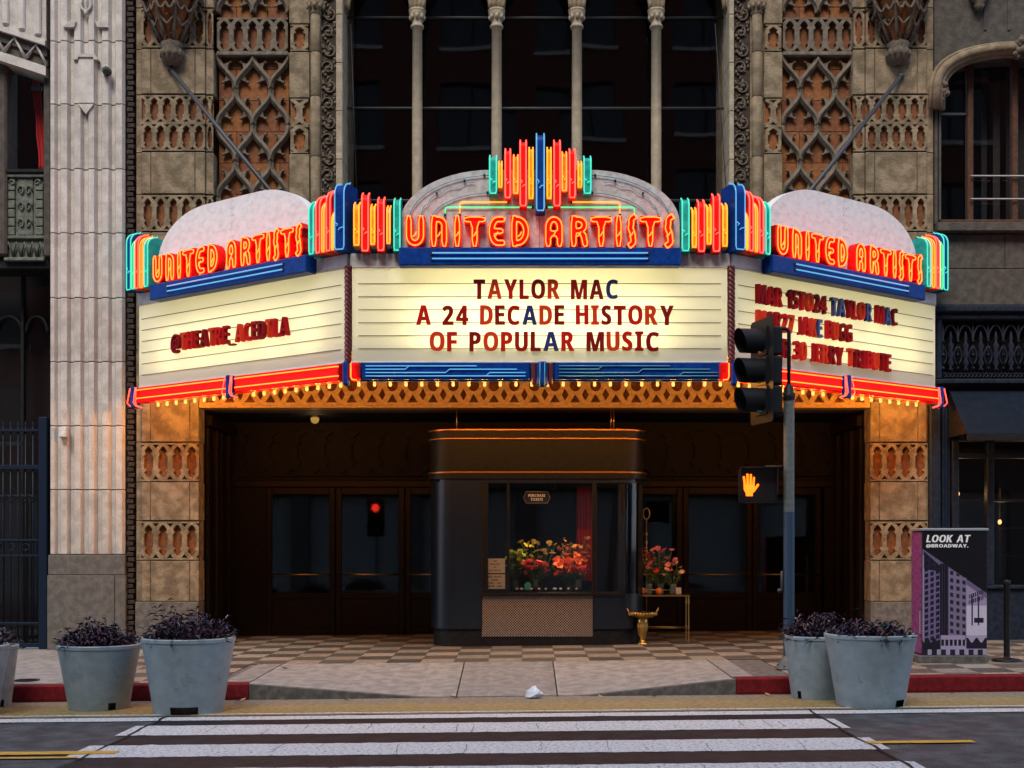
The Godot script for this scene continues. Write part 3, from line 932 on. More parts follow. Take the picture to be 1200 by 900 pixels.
func make_window(parent: Node) -> void:
	var w := part("great_window", parent)
	var edges := [-2.684, -1.557, -0.36, 0.85, 2.047, 3.154]
	var zc := -0.25
	var st: SurfaceTool
	for i in range(1, 5):
		st = begin(true)
		var prof := [[0.078, 5.845], [0.078, 8.033], [0.074, 9.526], [0.10, 9.539], [0.10, 9.565], [0.08, 9.59], [0.075, 9.655], [0.10, 9.706], [0.125, 9.751], [0.115, 9.764], [0.13, 9.783], [0.13, 9.809], [0.0, 9.809]]
		lathe(st, prof, 16, T(edges[i], 0, zc))
		for k in 8:
			blob(st, Vector3(edges[i] + sin(k * 0.785) * 0.10, 9.693, zc + cos(k * 0.785) * 0.10), Vector3(0.03, 0.045, 0.03), 4)
		obj(st, "column", M.stone_light, w)
	for i in 5:
		var a: float = edges[i]
		var b: float = edges[i + 1]
		var r := (b - a) / 2.0
		var c := Vector2((a + b) / 2.0, 9.809)
		st = begin(true)
		for ring in [[0.93, 0.055, 0.07], [0.84, 0.032, 0.11], [0.99, 0.04, -0.02]]:
			var pts := []
			for t in 25:
				var th := PI * t / 24.0
				pts.append(Vector3(c.x - cos(th) * r * ring[0], c.y + sin(th) * r * 1.25 * ring[0], zc + ring[2] - 0.06))
			tube(st, pts, ring[1], 7)
		obj(st, "arch_moulding", M.stone, w)
		var poly := PackedVector2Array([Vector2(b - 0.002, c.y), Vector2(b - 0.002, 11.252), Vector2(a + 0.002, 11.252), Vector2(a + 0.002, c.y)])
		for t in 21:
			var th := PI * t / 20.0
			poly.append(Vector2(c.x - cos(th) * r * 0.9, c.y + sin(th) * r * 1.25 * 0.9))
		st = begin()
		plate(st, poly, zc - 0.15, zc - 0.02)
		obj(st, "spandrel_stone", M.stone, w)
	var rows := [5.779, 7.015, 8.427, 9.813, 10.878]
	var ends := [-2.798, -1.582, -0.366, 0.863, 2.079, 3.282]
	for r in range(1, 4):
		st = begin(true)
		tube(st, [Vector3(ends[0], rows[r], -0.53), Vector3(ends[5], rows[r], -0.53)], 0.021, 8)
		obj(st, "glazing_bar", M.steel, w)
	for i in 5:
		for r in 4:
			st = begin()
			var cx: float = (ends[i] + ends[i + 1]) / 2.0
			var cy: float = (rows[r] + rows[r + 1]) / 2.0
			var hx: float = (ends[i + 1] - ends[i]) / 2.0 - 0.01
			var hy: float = (rows[r + 1] - rows[r]) / 2.0 - 0.01
			var n := 8
			for a in n:
				for b in n:
					var q := []
					for e in [[a, b], [a + 1, b], [a + 1, b + 1], [a, b + 1]]:
						var u: float = e[0] * 2.0 / n - 1.0
						var v: float = e[1] * 2.0 / n - 1.0
						q.append(Vector3(u * hx, v * hy, 0.0022 * (1.0 - u * u) * (1.0 - v * v)))
					st.set_smooth_group(0)
					quad(st, q[0], q[1], q[2], q[3])
			var turn := Basis.from_euler(Vector3(rng.randf_range(-0.010, 0.010), rng.randf_range(-0.010, 0.010), 0))
			obj(st, "pane", M.old_pane, w, Transform3D(turn, Vector3(cx, cy, -0.55)))
	for i in [0, 5]:
		slab("window_frame", M.brown_stone, w, ends[i] - 0.05, ends[i] + 0.05, rows[0], rows[4], -0.62, -0.5, 0.006)
	for i in range(1, 5):
		slab("mullion", M.iron_black, w, ends[i] - 0.03, ends[i] + 0.03, rows[0], rows[4], -0.58, -0.5, 0.004)
	# hanging cables inside the left and right bays
	for c in [[-2.568, -2.478], [2.942, 3.11]]:
		st = begin(true)
		tube(st, [Vector3(c[0], 9.624, -0.3), Vector3(c[1], 7.082, -0.3)], 0.006, 5)
		obj(st, "cable", M.steel, w)
	# dark room behind
	st = begin()
	var x0: float = ends[0] - 0.1
	var x1: float = ends[5] + 0.1
	var y0 := 5.6
	var y1 := 11.252
	quad(st, Vector3(x0, y0, -3.5), Vector3(x1, y0, -3.5), Vector3(x1, y1, -3.5), Vector3(x0, y1, -3.5))
	quad(st, Vector3(x0, y0, -0.6), Vector3(x0, y0, -3.5), Vector3(x0, y1, -3.5), Vector3(x0, y1, -0.6))
	quad(st, Vector3(x1, y0, -3.5), Vector3(x1, y0, -0.6), Vector3(x1, y1, -0.6), Vector3(x1, y1, -3.5))
	quad(st, Vector3(x0, y0, -0.6), Vector3(x1, y0, -0.6), Vector3(x1, y0, -3.5), Vector3(x0, y0, -3.5))
	quad(st, Vector3(x0, y1, -3.5), Vector3(x1, y1, -3.5), Vector3(x1, y1, -0.6), Vector3(x0, y1, -0.6))
	obj(st, "room", M.void, w)

func make_door(parent: Node, x: float, wd: float, y0: float, y1: float, z: float) -> void:
	var d := part("door", parent, T(x, y0, z))
	var h := y1 - y0
	var gy0 := 0.959 - y0
	var gy1 := 2.583 - y0
	var s := 0.095
	slab("stile", M.bronze, d, 0, s, 0, h, -0.06, 0.0, 0.008)
	slab("stile", M.bronze, d, wd - s, wd, 0, h, -0.06, 0.0, 0.008)
	slab("rail", M.bronze, d, s, wd - s, gy1, h, -0.06, -0.003, 0.008)
	slab("rail", M.bronze, d, s, wd - s, gy0 - 0.10, gy0, -0.06, -0.003, 0.008)
	slab("rail", M.bronze, d, s, wd - s, 0, 0.14, -0.06, -0.003, 0.008)
	slab("kick_panel", M.bronze, d, s, wd - s, 0.14, gy0 - 0.10, -0.05, -0.025, 0.004)
	var st := begin()
	quad(st, Vector3(s, gy0, -0.03), Vector3(wd - s, gy0, -0.03), Vector3(wd - s, gy1, -0.03), Vector3(s, gy1, -0.03))
	obj(st, "pane", M.pane, d)
	st = begin(true)
	var by := 1.262 - y0
	tube(st, [Vector3(s * 0.5, by, -0.005), Vector3(s * 0.5, by, 0.05), Vector3(wd - s * 0.5, by, 0.05), Vector3(wd - s * 0.5, by, -0.005)], 0.012, 8)
	obj(st, "push_bar", M.brass, d)

func make_theatre() -> void:
	var t := thing("theatre_building", "tan carved stone theatre with pointed tracery, tall arched windows and bronze entrance doors", "theatre")
	make_pier(t, false)
	make_pier(t, true)
	make_lattice(t, -4.018)
	make_lattice(t, 4.461)
	make_jamb(t, false)
	make_jamb(t, true)
	make_window(t)
	# wall over the entrance, behind the sign canopy
	slab("lintel_wall", M.stone, t, -4.783, 5.202, 4.266, 6.044 - 0.005, -0.7, -0.12, 0.0)
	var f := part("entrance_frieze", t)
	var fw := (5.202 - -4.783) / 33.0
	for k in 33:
		inst(frieze_mesh(fw, 4.304 - 3.821, 0.10), "frieze_cell", M.frieze_lamplit, f, T(-4.783 + fw * (k + 0.5), 3.821, 0.0))
	slab("soffit_moulding", M.frieze_lamplit, f, -4.783, 5.202, 3.783, 3.821, -0.3, 0.02, 0.006)
	slab("frieze_core", M.terracotta_b, f, -4.783, 5.202, 3.783 + 0.004, 4.291, -0.7, -0.098, 0.0)
	# upper wall above the picture, so that the front goes on
	slab("upper_wall", M.stone, t, -5.742, 6.161, 11.265, 11.265 + 7.0, -0.7, -0.02, 0.01)
	for c in [[-5.742, -2.655], [3.112, 6.161]]:
		slab("upper_wall", M.stone, t, c[0], c[1], 10.439, 11.265, -0.7, 0.0, 0.01)
	for c in [[-5.742, -2.655], [3.112, 6.161]]:
		slab("wall_mass", M.stone, t, c[0], c[1], 4.253, 11.265 + 7.0, -1.3, -0.701, 0.0)
	# entrance: side walls, ceiling, door wall
	var e := part("entrance", t)
	var xl := -4.789
	var xr := 5.208
	var zd := -2.1
	var fy := walk_y(0, zd)
	var cy := 3.783
	for s in [-1.0, 1.0]:
		var x: float = xl if s < 0 else xr
		var foot := walk_y(x, -1.0) - 0.05
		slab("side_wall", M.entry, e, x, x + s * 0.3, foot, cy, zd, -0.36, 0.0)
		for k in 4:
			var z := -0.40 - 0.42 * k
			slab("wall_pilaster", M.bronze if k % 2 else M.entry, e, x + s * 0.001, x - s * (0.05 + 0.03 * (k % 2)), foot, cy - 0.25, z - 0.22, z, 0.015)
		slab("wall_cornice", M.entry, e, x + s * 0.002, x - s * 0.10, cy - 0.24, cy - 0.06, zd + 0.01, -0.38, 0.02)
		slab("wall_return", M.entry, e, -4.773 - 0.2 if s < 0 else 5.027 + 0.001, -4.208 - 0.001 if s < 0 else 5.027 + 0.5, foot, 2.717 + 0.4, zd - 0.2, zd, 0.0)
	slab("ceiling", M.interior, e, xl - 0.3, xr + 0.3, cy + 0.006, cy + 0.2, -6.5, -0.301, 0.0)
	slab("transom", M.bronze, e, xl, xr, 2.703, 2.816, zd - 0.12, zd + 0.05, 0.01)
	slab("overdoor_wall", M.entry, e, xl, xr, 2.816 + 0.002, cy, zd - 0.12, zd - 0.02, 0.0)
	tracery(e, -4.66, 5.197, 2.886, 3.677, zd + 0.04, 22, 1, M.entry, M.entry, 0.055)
	for k in 8:
		make_door(t, -4.208 + k * 1.150, 1.138, fy - 0.01 + GRADE * (-4.208 + k * 1.15), 2.703, zd)
	# lobby behind the doors
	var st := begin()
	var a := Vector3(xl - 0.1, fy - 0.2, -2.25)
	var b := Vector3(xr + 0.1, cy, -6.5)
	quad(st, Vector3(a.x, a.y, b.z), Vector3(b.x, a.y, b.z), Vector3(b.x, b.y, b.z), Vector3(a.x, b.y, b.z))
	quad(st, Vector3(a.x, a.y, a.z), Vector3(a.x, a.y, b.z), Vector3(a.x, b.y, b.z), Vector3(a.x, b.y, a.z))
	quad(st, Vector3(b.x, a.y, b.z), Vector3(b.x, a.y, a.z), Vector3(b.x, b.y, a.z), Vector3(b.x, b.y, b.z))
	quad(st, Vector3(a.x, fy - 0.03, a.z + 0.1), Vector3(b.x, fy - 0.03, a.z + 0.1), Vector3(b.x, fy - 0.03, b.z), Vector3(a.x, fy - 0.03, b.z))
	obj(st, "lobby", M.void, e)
	# small ceiling lamp
	var l := thing("ceiling_lamp", "small round ceiling lamp over the left entrance doors", "lamp", Vector3(-3.257, 3.783, -1.2))
	st = begin(true)
	lathe(st, [[0.0, -0.02], [0.09, -0.02], [0.10, 0.004], [0.0, 0.006]], 16)
	obj(st, "lamp_base", M.brass, l)
	st = begin(true)
	lathe(st, [[0.0, -0.12], [0.05, -0.10], [0.07, -0.05], [0.06, -0.019]], 16)
	obj(st, "lamp_glass", glow(lin(1.0, 0.62, 0.15), 0.16), l)
	lamp(Vector3(0, -0.06, 0), lin(1.0, 0.7, 0.35), 0.02, 0.05, l)


# ---------------------------------------------------------------- neighbours
func make_left_neighbour() -> void:
	var t := thing("fluted_stone_building", "pale fluted stone building with dark base left of the theatre", "building")
	var p := part("pilaster", t)
	var x0 := -7.018
	var x1 := -5.9
	var foot := walk_y(x0, 0.0) - 0.05
	# flutes: [px, depth] across the pilaster, low blocks have six even flutes, high ones a stepped centre
	var joints := [1.598, 2.564, 3.516, 4.469, 5.422, 6.387, 7.34, 8.305, 9.245, 10.198, 11.151, 12.104]
	var low := [[0.0, -0.055], [0.02, 0.0], [0.07, 0.0], [0.10, -0.055], [0.13, -0.055], [0.16, 0.005], [0.24, 0.005], [0.27, -0.065], [0.31, -0.065], [0.34, 0.01], [0.42, 0.01], [0.45, -0.060], [0.50, -0.060], [0.53, 0.01], [0.60, 0.01], [0.63, -0.065], [0.68, -0.065], [0.71, 0.005], [0.79, 0.005], [0.82, -0.060], [0.86, -0.060], [0.89, 0.0], [0.97, 0.0], [1.0, -0.055]]
	for i in joints.size() - 1:
		var y0: float = joints[i] + 0.006
		var y1: float = joints[i + 1] - 0.006
		var st := begin()
		for k in low.size() - 1:
			var a: Vector3 = Vector3(lerpf(x0, x1, low[k][0]), 0.0, low[k][1])
			var b: Vector3 = Vector3(lerpf(x0, x1, low[k + 1][0]), 0.0, low[k + 1][1])
			var n := 0.008
			quad(st, a + Vector3(0, y0 + n, 0), b + Vector3(0, y0 + n, 0), b + Vector3(0, y1 - n, 0), a + Vector3(0, y1 - n, 0))
			quad(st, a + Vector3(0, y0, -n), b + Vector3(0, y0, -n), b + Vector3(0, y0 + n, 0), a + Vector3(0, y0 + n, 0))
			quad(st, a + Vector3(0, y1 - n, 0), b + Vector3(0, y1 - n, 0), b + Vector3(0, y1, -n), a + Vector3(0, y1, -n))
			quad(st, a + Vector3(0, y1, -n), b + Vector3(0, y1, -n), Vector3(b.x, y1, -0.12), Vector3(a.x, y1, -0.12))
			quad(st, Vector3(a.x, y0, -0.12), Vector3(b.x, y0, -0.12), b + Vector3(0, y0, -n), a + Vector3(0, y0, -n))
		obj(st, "fluted_block", M.limestone if i % 3 else M.limestone_b, p)
	slab("core", M.granite, p, x0, x1, foot, 12.104, -1.2, -0.105, 0.0)
	stone(p, M.granite, x0 - 0.01, x1 + 0.02, 1.294, 1.598, -0.3, 0.02, "base_block")
	stone(p, M.granite, x0 - 0.02, -6.034, foot, 1.294, -0.3, 0.035, "base_block")
	stone(p, M.granite, -6.034, x1 + 0.03, foot, 1.294, -0.3, 0.028, "base_block")
	# applied ornament: hoods, shield and arrow
	var st: SurfaceTool
	for q in [[-6.694, 1.0], [-6.231, -1.0]]:
		st = begin()
		plate(st, PackedVector2Array([Vector2(q[0] - 0.10 * q[1], 9.436), Vector2(q[0] - 0.02 * q[1], 9.525), Vector2(q[0] + 0.09 * q[1], 9.525), Vector2(q[0] + 0.06 * q[1], 9.436)]), -0.12, 0.045)
		obj(st, "hood_mould", M.limestone_b, p)
	st = begin()
	plate(st, PackedVector2Array([Vector2(-6.644, 8.953), Vector2(-6.593, 9.036), Vector2(-6.326, 9.036), Vector2(-6.275, 8.953), Vector2(-6.339, 8.953), Vector2(-6.351, 8.991), Vector2(-6.567, 8.991), Vector2(-6.58, 8.953)]), -0.06, 0.05)
	obj(st, "hood_mould", M.limestone_b, p)
	st = begin()
	plate(st, PackedVector2Array([Vector2(-6.574, 8.318), Vector2(-6.345, 8.318), Vector2(-6.345, 8.966), Vector2(-6.389, 9.029), Vector2(-6.529, 9.029), Vector2(-6.574, 8.966)]), -0.06, 0.028)
	plate(st, PackedVector2Array([Vector2(-6.574, 8.293), Vector2(-6.459, 8.147), Vector2(-6.345, 8.293)]), -0.06, 0.04)
	obj(st, "shield_ornament", M.limestone, p)
	st = begin(true)
	var fc := Vector3(-6.459, 9.779, 0.03)
	for s in [-1.0, 0.0, 1.0]:
		var leaf := []
		for i in 9:
			var u := i / 8.0
			leaf.append(fc + Vector3(s * (0.09 * sin(u * PI * 0.8)), -0.12 * (1.0 - u) + (0.1 * u if s != 0.0 else 0.16 * u), 0.0) + Vector3(s * 0.03 * cos(u * 5.0) * u, 0, 0))
		tube(st, leaf, 0.022, 6)
	blob(st, fc + Vector3(0, -0.12, 0), Vector3(0.035, 0.05, 0.03), 5)
	obj(st, "leaf_ornament", M.limestone_b, p)
	# the bay to the left: arch with zigzag, window, bronze panel, dark recess
	var b := part("arched_bay", t)
	var bx := -7.099
	var arch := []
	for i in 13:      # the underside of the arch, from the pilaster to the left
		var u := i / 12.0
		arch.append(Vector2(bx - 2.9 * u, 8.762 + 0.62 * sin(u * PI * 0.5)))
	var poly := PackedVector2Array()
	for q in arch: poly.append(q + Vector2(0, 0.52))
	poly.append(Vector2(bx - 2.9, 13.5))
	poly.append(Vector2(bx, 13.5))
	st = begin()
	plate(st, poly, -0.6, -0.10)
	obj(st, "arch_wall", M.limestone_b, b)
	for band in [[0.44, 0.52, -0.05], [0.30, 0.44, -0.13], [0.14, 0.30, -0.17], [0.0, 0.14, -0.08]]:
		var bp := PackedVector2Array()
		for q in arch: bp.append(q + Vector2(0, band[0]))
		for i in range(12, -1, -1): bp.append(arch[i] + Vector2(0, band[1] - 0.003))
		st = begin()
		plate(st, bp, -0.6, band[2])
		obj(st, "arch_moulding", M.limestone if band[2] > -0.1 else M.grey_stone, b)
	st = begin(true)
	for k in 9:
		var u0 := k / 9.0
		var u1 := (k + 0.5) / 9.0
		var u2 := (k + 1.0) / 9.0
		var at := func(u: float, up: float) -> Vector3: return Vector3(bx - 2.9 * u, 8.762 + 0.62 * sin(u * PI * 0.5) + up, -0.13)
		tube(st, [at.call(u0, 0.17), at.call(u1, 0.42), at.call(u2, 0.17)], 0.028, 5)
	obj(st, "zigzag", M.limestone, b)
	st = begin()
	for k in 12:
		var u := (k + 0.5) / 12.0
		box_at(st, bx - 2.9 * u - 0.05, bx - 2.9 * u + 0.05, 8.762 + 0.62 * sin(u * PI * 0.5) + 0.56, 13.0, -0.2, -0.06, 0.02)
	obj(st, "wall_rib", M.limestone, b)
	slab("jamb", M.grey_stone, b, -7.176, -7.076, 6.091, 8.799 + 0.1, -0.6, -0.2, 0.01)
	slab("mullion_pier", M.grey_stone, b, -7.976, -7.756, 6.114, 9.211, -0.7, -0.25, 0.03)
	slab("window_sill", M.iron_black, b, -7.769, -7.188, 7.365, 7.417, -0.6, -0.25, 0.006)
	st = begin()
	quad(st, Vector3(-10.563, 7.425, -0.5), Vector3(bx, 7.425, -0.5), Vector3(bx, 9.681, -0.5), Vector3(-10.563, 9.681, -0.5))
	obj(st, "pane", M.old_pane, b)
	st = begin()
	quad(st, Vector3(-11.657, 5.874, -2.0), Vector3(bx + 0.1, 5.874, -2.0), Vector3(bx + 0.1, 12.0, -2.0), Vector3(-11.657, 12.0, -2.0))
	obj(st, "dark_room", M.void, b)
	st = begin(true)
	for k in 5:       # the drawn-back curtain
		var pts := []
		for i in 15:
			var u := i / 14.0
			pts.append(Vector3(-7.55 + 0.012 * k + (0.135 + 0.02 * k) * pow(u, 0.75) + 0.008 * sin(u * 17.0 + k), lerpf(9.105, 7.497, u), -0.7 - 0.012 * (k % 2)))
		tube(st, pts, 0.018 if k < 4 else 0.012, 6)
	obj(st, "curtain", M.curtain_red, b)
	slab("window_latch", M.steel, b, -7.453, -7.297, 8.659, 8.737, -0.48, -0.42, 0.008)
	# green bronze panel under the window
	var g := part("spandrel_panel", t)
	var gz := -0.30
	slab("panel_back", M.bronze_green, g, -7.808, -7.195, 6.036, 7.359, -0.45, gz - 0.04, 0.0)
	slab("panel_frame", M.bronze_green, g, -7.808, -7.195, 7.301, 7.359, gz - 0.04, gz + 0.02, 0.01)
	slab("panel_frame", M.bronze_green, g, -7.808, -7.195, 6.372, 6.423, gz - 0.04, gz + 0.01, 0.01)
	slab("panel_frame", M.bronze_green, g, -7.808, -7.195, 6.036, 6.088, gz - 0.04, gz + 0.03, 0.01)
	for xx in [[-7.769, -7.653], [-7.343, -7.227]]:
		for k in 6:
			var ya := 6.436 + k * 0.135
			slab("panel_block", M.bronze_green, g, xx[0], xx[1], ya, ya + 0.12, gz - 0.04, gz - 0.005, 0.02)
	slab("panel_strip", M.bronze_green, g, -7.614, -7.382, 6.436, 7.288, gz - 0.04, gz - 0.02, 0.01)
	st = begin(true)
	for s in [-1.0, 1.0]:
		for k in 3:
			var sp := []
			for i in 16:
				var u := i / 15.0
				var a := u * 7.0
				sp.append(Vector3(-7.498 + s * (0.055 + cos(a) * 0.05 * (1.0 - u * 0.8)), 6.604 + 0.25 * k + sin(a) * 0.09 * (1.0 - u * 0.8), gz + 0.0))
			tube(st, sp, 0.013, 5)
		var cap := []
		for i in 14:
			var a := i / 13.0 * 6.5
			cap.append(Vector3(-7.498 + s * (0.19 + 0.05 * cos(a) * (1.0 - i / 18.0)), 7.224 + 0.05 * sin(a) * (1.0 - i / 18.0), gz))
		tube(st, cap, 0.014, 5)
	for k in 5:
		var xx := -7.743 + 0.12 * k
		tube(st, [Vector3(xx - 0.06, 6.114, gz - 0.01), Vector3(xx, 6.32, gz), Vector3(xx + 0.06, 6.114, gz - 0.01)], 0.02, 5)
	obj(st, "panel_relief", M.bronze_green, g)
	# recess under the panel
	var r := part("ground_floor_recess", t)
	var zr := -0.9
	slab("recess_wall", M.void, r, -10.836, bx + 0.3, foot, 6.252, -1.6, -1.3, 0.0)
	slab("lintel", M.iron_black, r, -10.836, bx - 0.01, 5.925, 6.082, -0.9, -0.35, 0.02)
	slab("post", M.iron_black, r, -7.8, -7.747, foot, 6.013, zr - 0.1, zr, 0.01)
	st = begin(true)
	for c in [[-8.0, 0.21], [-7.561, 0.17]]:
		var pts := []
		for i in 13:
			var th := PI * i / 12.0
			pts.append(Vector3(c[0] - cos(th) * c[1], 5.054 + sin(th) * 0.26, zr - 0.05))
		tube(st, pts, 0.03, 6)
	obj(st, "arch_trim", M.iron_black, r)
	st = begin()
	quad(st, Vector3(-10.836, foot, zr - 0.1), Vector3(bx, foot, zr - 0.1), Vector3(bx, 6.035, zr - 0.1), Vector3(-10.836, 6.035, zr - 0.1))
	obj(st, "pane", M.pane, r)
	# far left pilaster, out of the picture, closes the bay
	slab("pier", M.limestone_b, t, -10.289 - 1.2, -10.289, foot - 0.05, 13.5, -1.2, 0.0, 0.02)
	slab("upper_wall", M.limestone_b, t, -10.289 - 1.2, x1, 13.502, 17.0, -1.2, -0.1, 0.02)
	# narrow dark brick strip between the two fronts
	var s := part("party_strip", t)
	slab("strip_back", M.brown_stone, s, -5.894, -5.742, foot, 11.252, -0.5, -0.12, 0.0)
	var mesh_st := begin()
	box_at(mesh_st, 0, 0.095, 0, 0.060, -0.14, -0.03, 0.006)
	var bm := finish(mesh_st)
	var y := foot + 0.02
	var k := 0
	while y < 10.008:
		inst(bm, "brick", M.brown_stone, s, T(-5.875 + (0.018 if k % 2 else 0.0), y, rng.randf_range(-0.012, 0.0)))
		y += 0.079
		k += 1
	# blue iron gate in front of the recess
	var gate := thing("iron_gate", "tall dark blue iron gate with twisted bars between stone pilasters", "gate", Vector3(-7.452, walk_y(-7.452, -0.15), -0.15))
	var gx := -7.452
	var gy := walk_y(gx, -0.15)
	var gw := 1.5
	slab("gate_post", M.gate_blue, gate, -7.215 - gx, -7.081 - gx, 0.0, 3.659 - gy, -0.08, 0.06, 0.012)
	for q in [[3.441, 3.48, 0.03], [2.878, 2.942, 0.03], [1.796, 1.828, 0.02], [1.566, 1.598, 0.02], [0.548, 0.586, 0.03]]:
		var ya: float = q[0] - gy
		var yb: float = q[1] - gy
		slab("gate_rail", M.gate_blue, gate, -gw, -7.215 - gx, ya, yb, -0.03, q[2], 0.004)
	var bar := begin(true)
	tube(bar, [Vector3(0, 0.05, 0), Vector3(0, 3.544 - gy, 0)], 0.011, 6)
	lathe(bar, [[0.0, 3.608 - gy], [0.002, 3.608 - gy], [0.02, 3.544 - gy]], 6)
	blob(bar, Vector3(0, 2.404 - gy, 0), Vector3(0.022, 0.03, 0.022), 4)
	var bm2 := finish(bar)
	for i in 14:
		inst(bm2, "gate_bar", M.gate_blue, gate, T(-7.221 - gx - 0.10 - 0.112 * i, 0, -0.012))
	var sc := begin(true)
	for i in 12:
		var cx := -7.221 - gx - 0.10 - 0.112 * i
		var pts := []
		for j in 9:
			var th := PI * j / 8.0
			pts.append(Vector3(cx - 0.056 - cos(th) * 0.056, 2.443 - gy + 0.05 * sin(th), 0.004))
		tube(sc, pts, 0.008, 5)
		if i % 2 == 0:
			var ring := []
			for j in 12:
				ring.append(Vector3(cx - 0.1 + 0.05 * cos(TAU * j / 12.0), 1.713 - gy + 0.05 * sin(TAU * j / 12.0), 0.0))
			tube(sc, ring, 0.008, 5, true)
	obj(sc, "gate_scrolls", M.gate_blue, gate)
	slab("kick_plate", M.gate_blue, gate, -gw, -7.215 - gx, 0.03, 0.09, -0.02, 0.01, 0.004)
	# little things on the pilaster
	var box := thing("junction_box", "small grey junction box on the pale fluted pilaster", "junction box", Vector3(-6.778, 3.334, 0.06))
	slab("box_body", M.sheet_grey, box, -0.06, 0.06, 0.0, 0.15, -0.06, 0.05, 0.01)
	slab("box_lid", M.sheet_white, box, -0.05, 0.05, 0.01, 0.14, 0.051, 0.06, 0.004)
	var dome := thing("dome_camera", "small dark round dome camera high on the fluted pilaster", "camera", Vector3(-6.141, 8.771, 0.02))
	st = begin(true)
	lathe(st, [[0.0, 0.0], [0.065, 0.0], [0.065, 0.03], [0.0, 0.03]], 14, Transform3D(Basis(Vector3.RIGHT, PI / 2), Vector3.ZERO))
	obj(st, "mount", M.steel, dome)
	st = begin(true)
	blob(st, Vector3(0, 0, 0.075), Vector3(0.06, 0.06, 0.055), 8)
	obj(st, "dome", plain(lin(0.03, 0.03, 0.028), 0.1), dome)

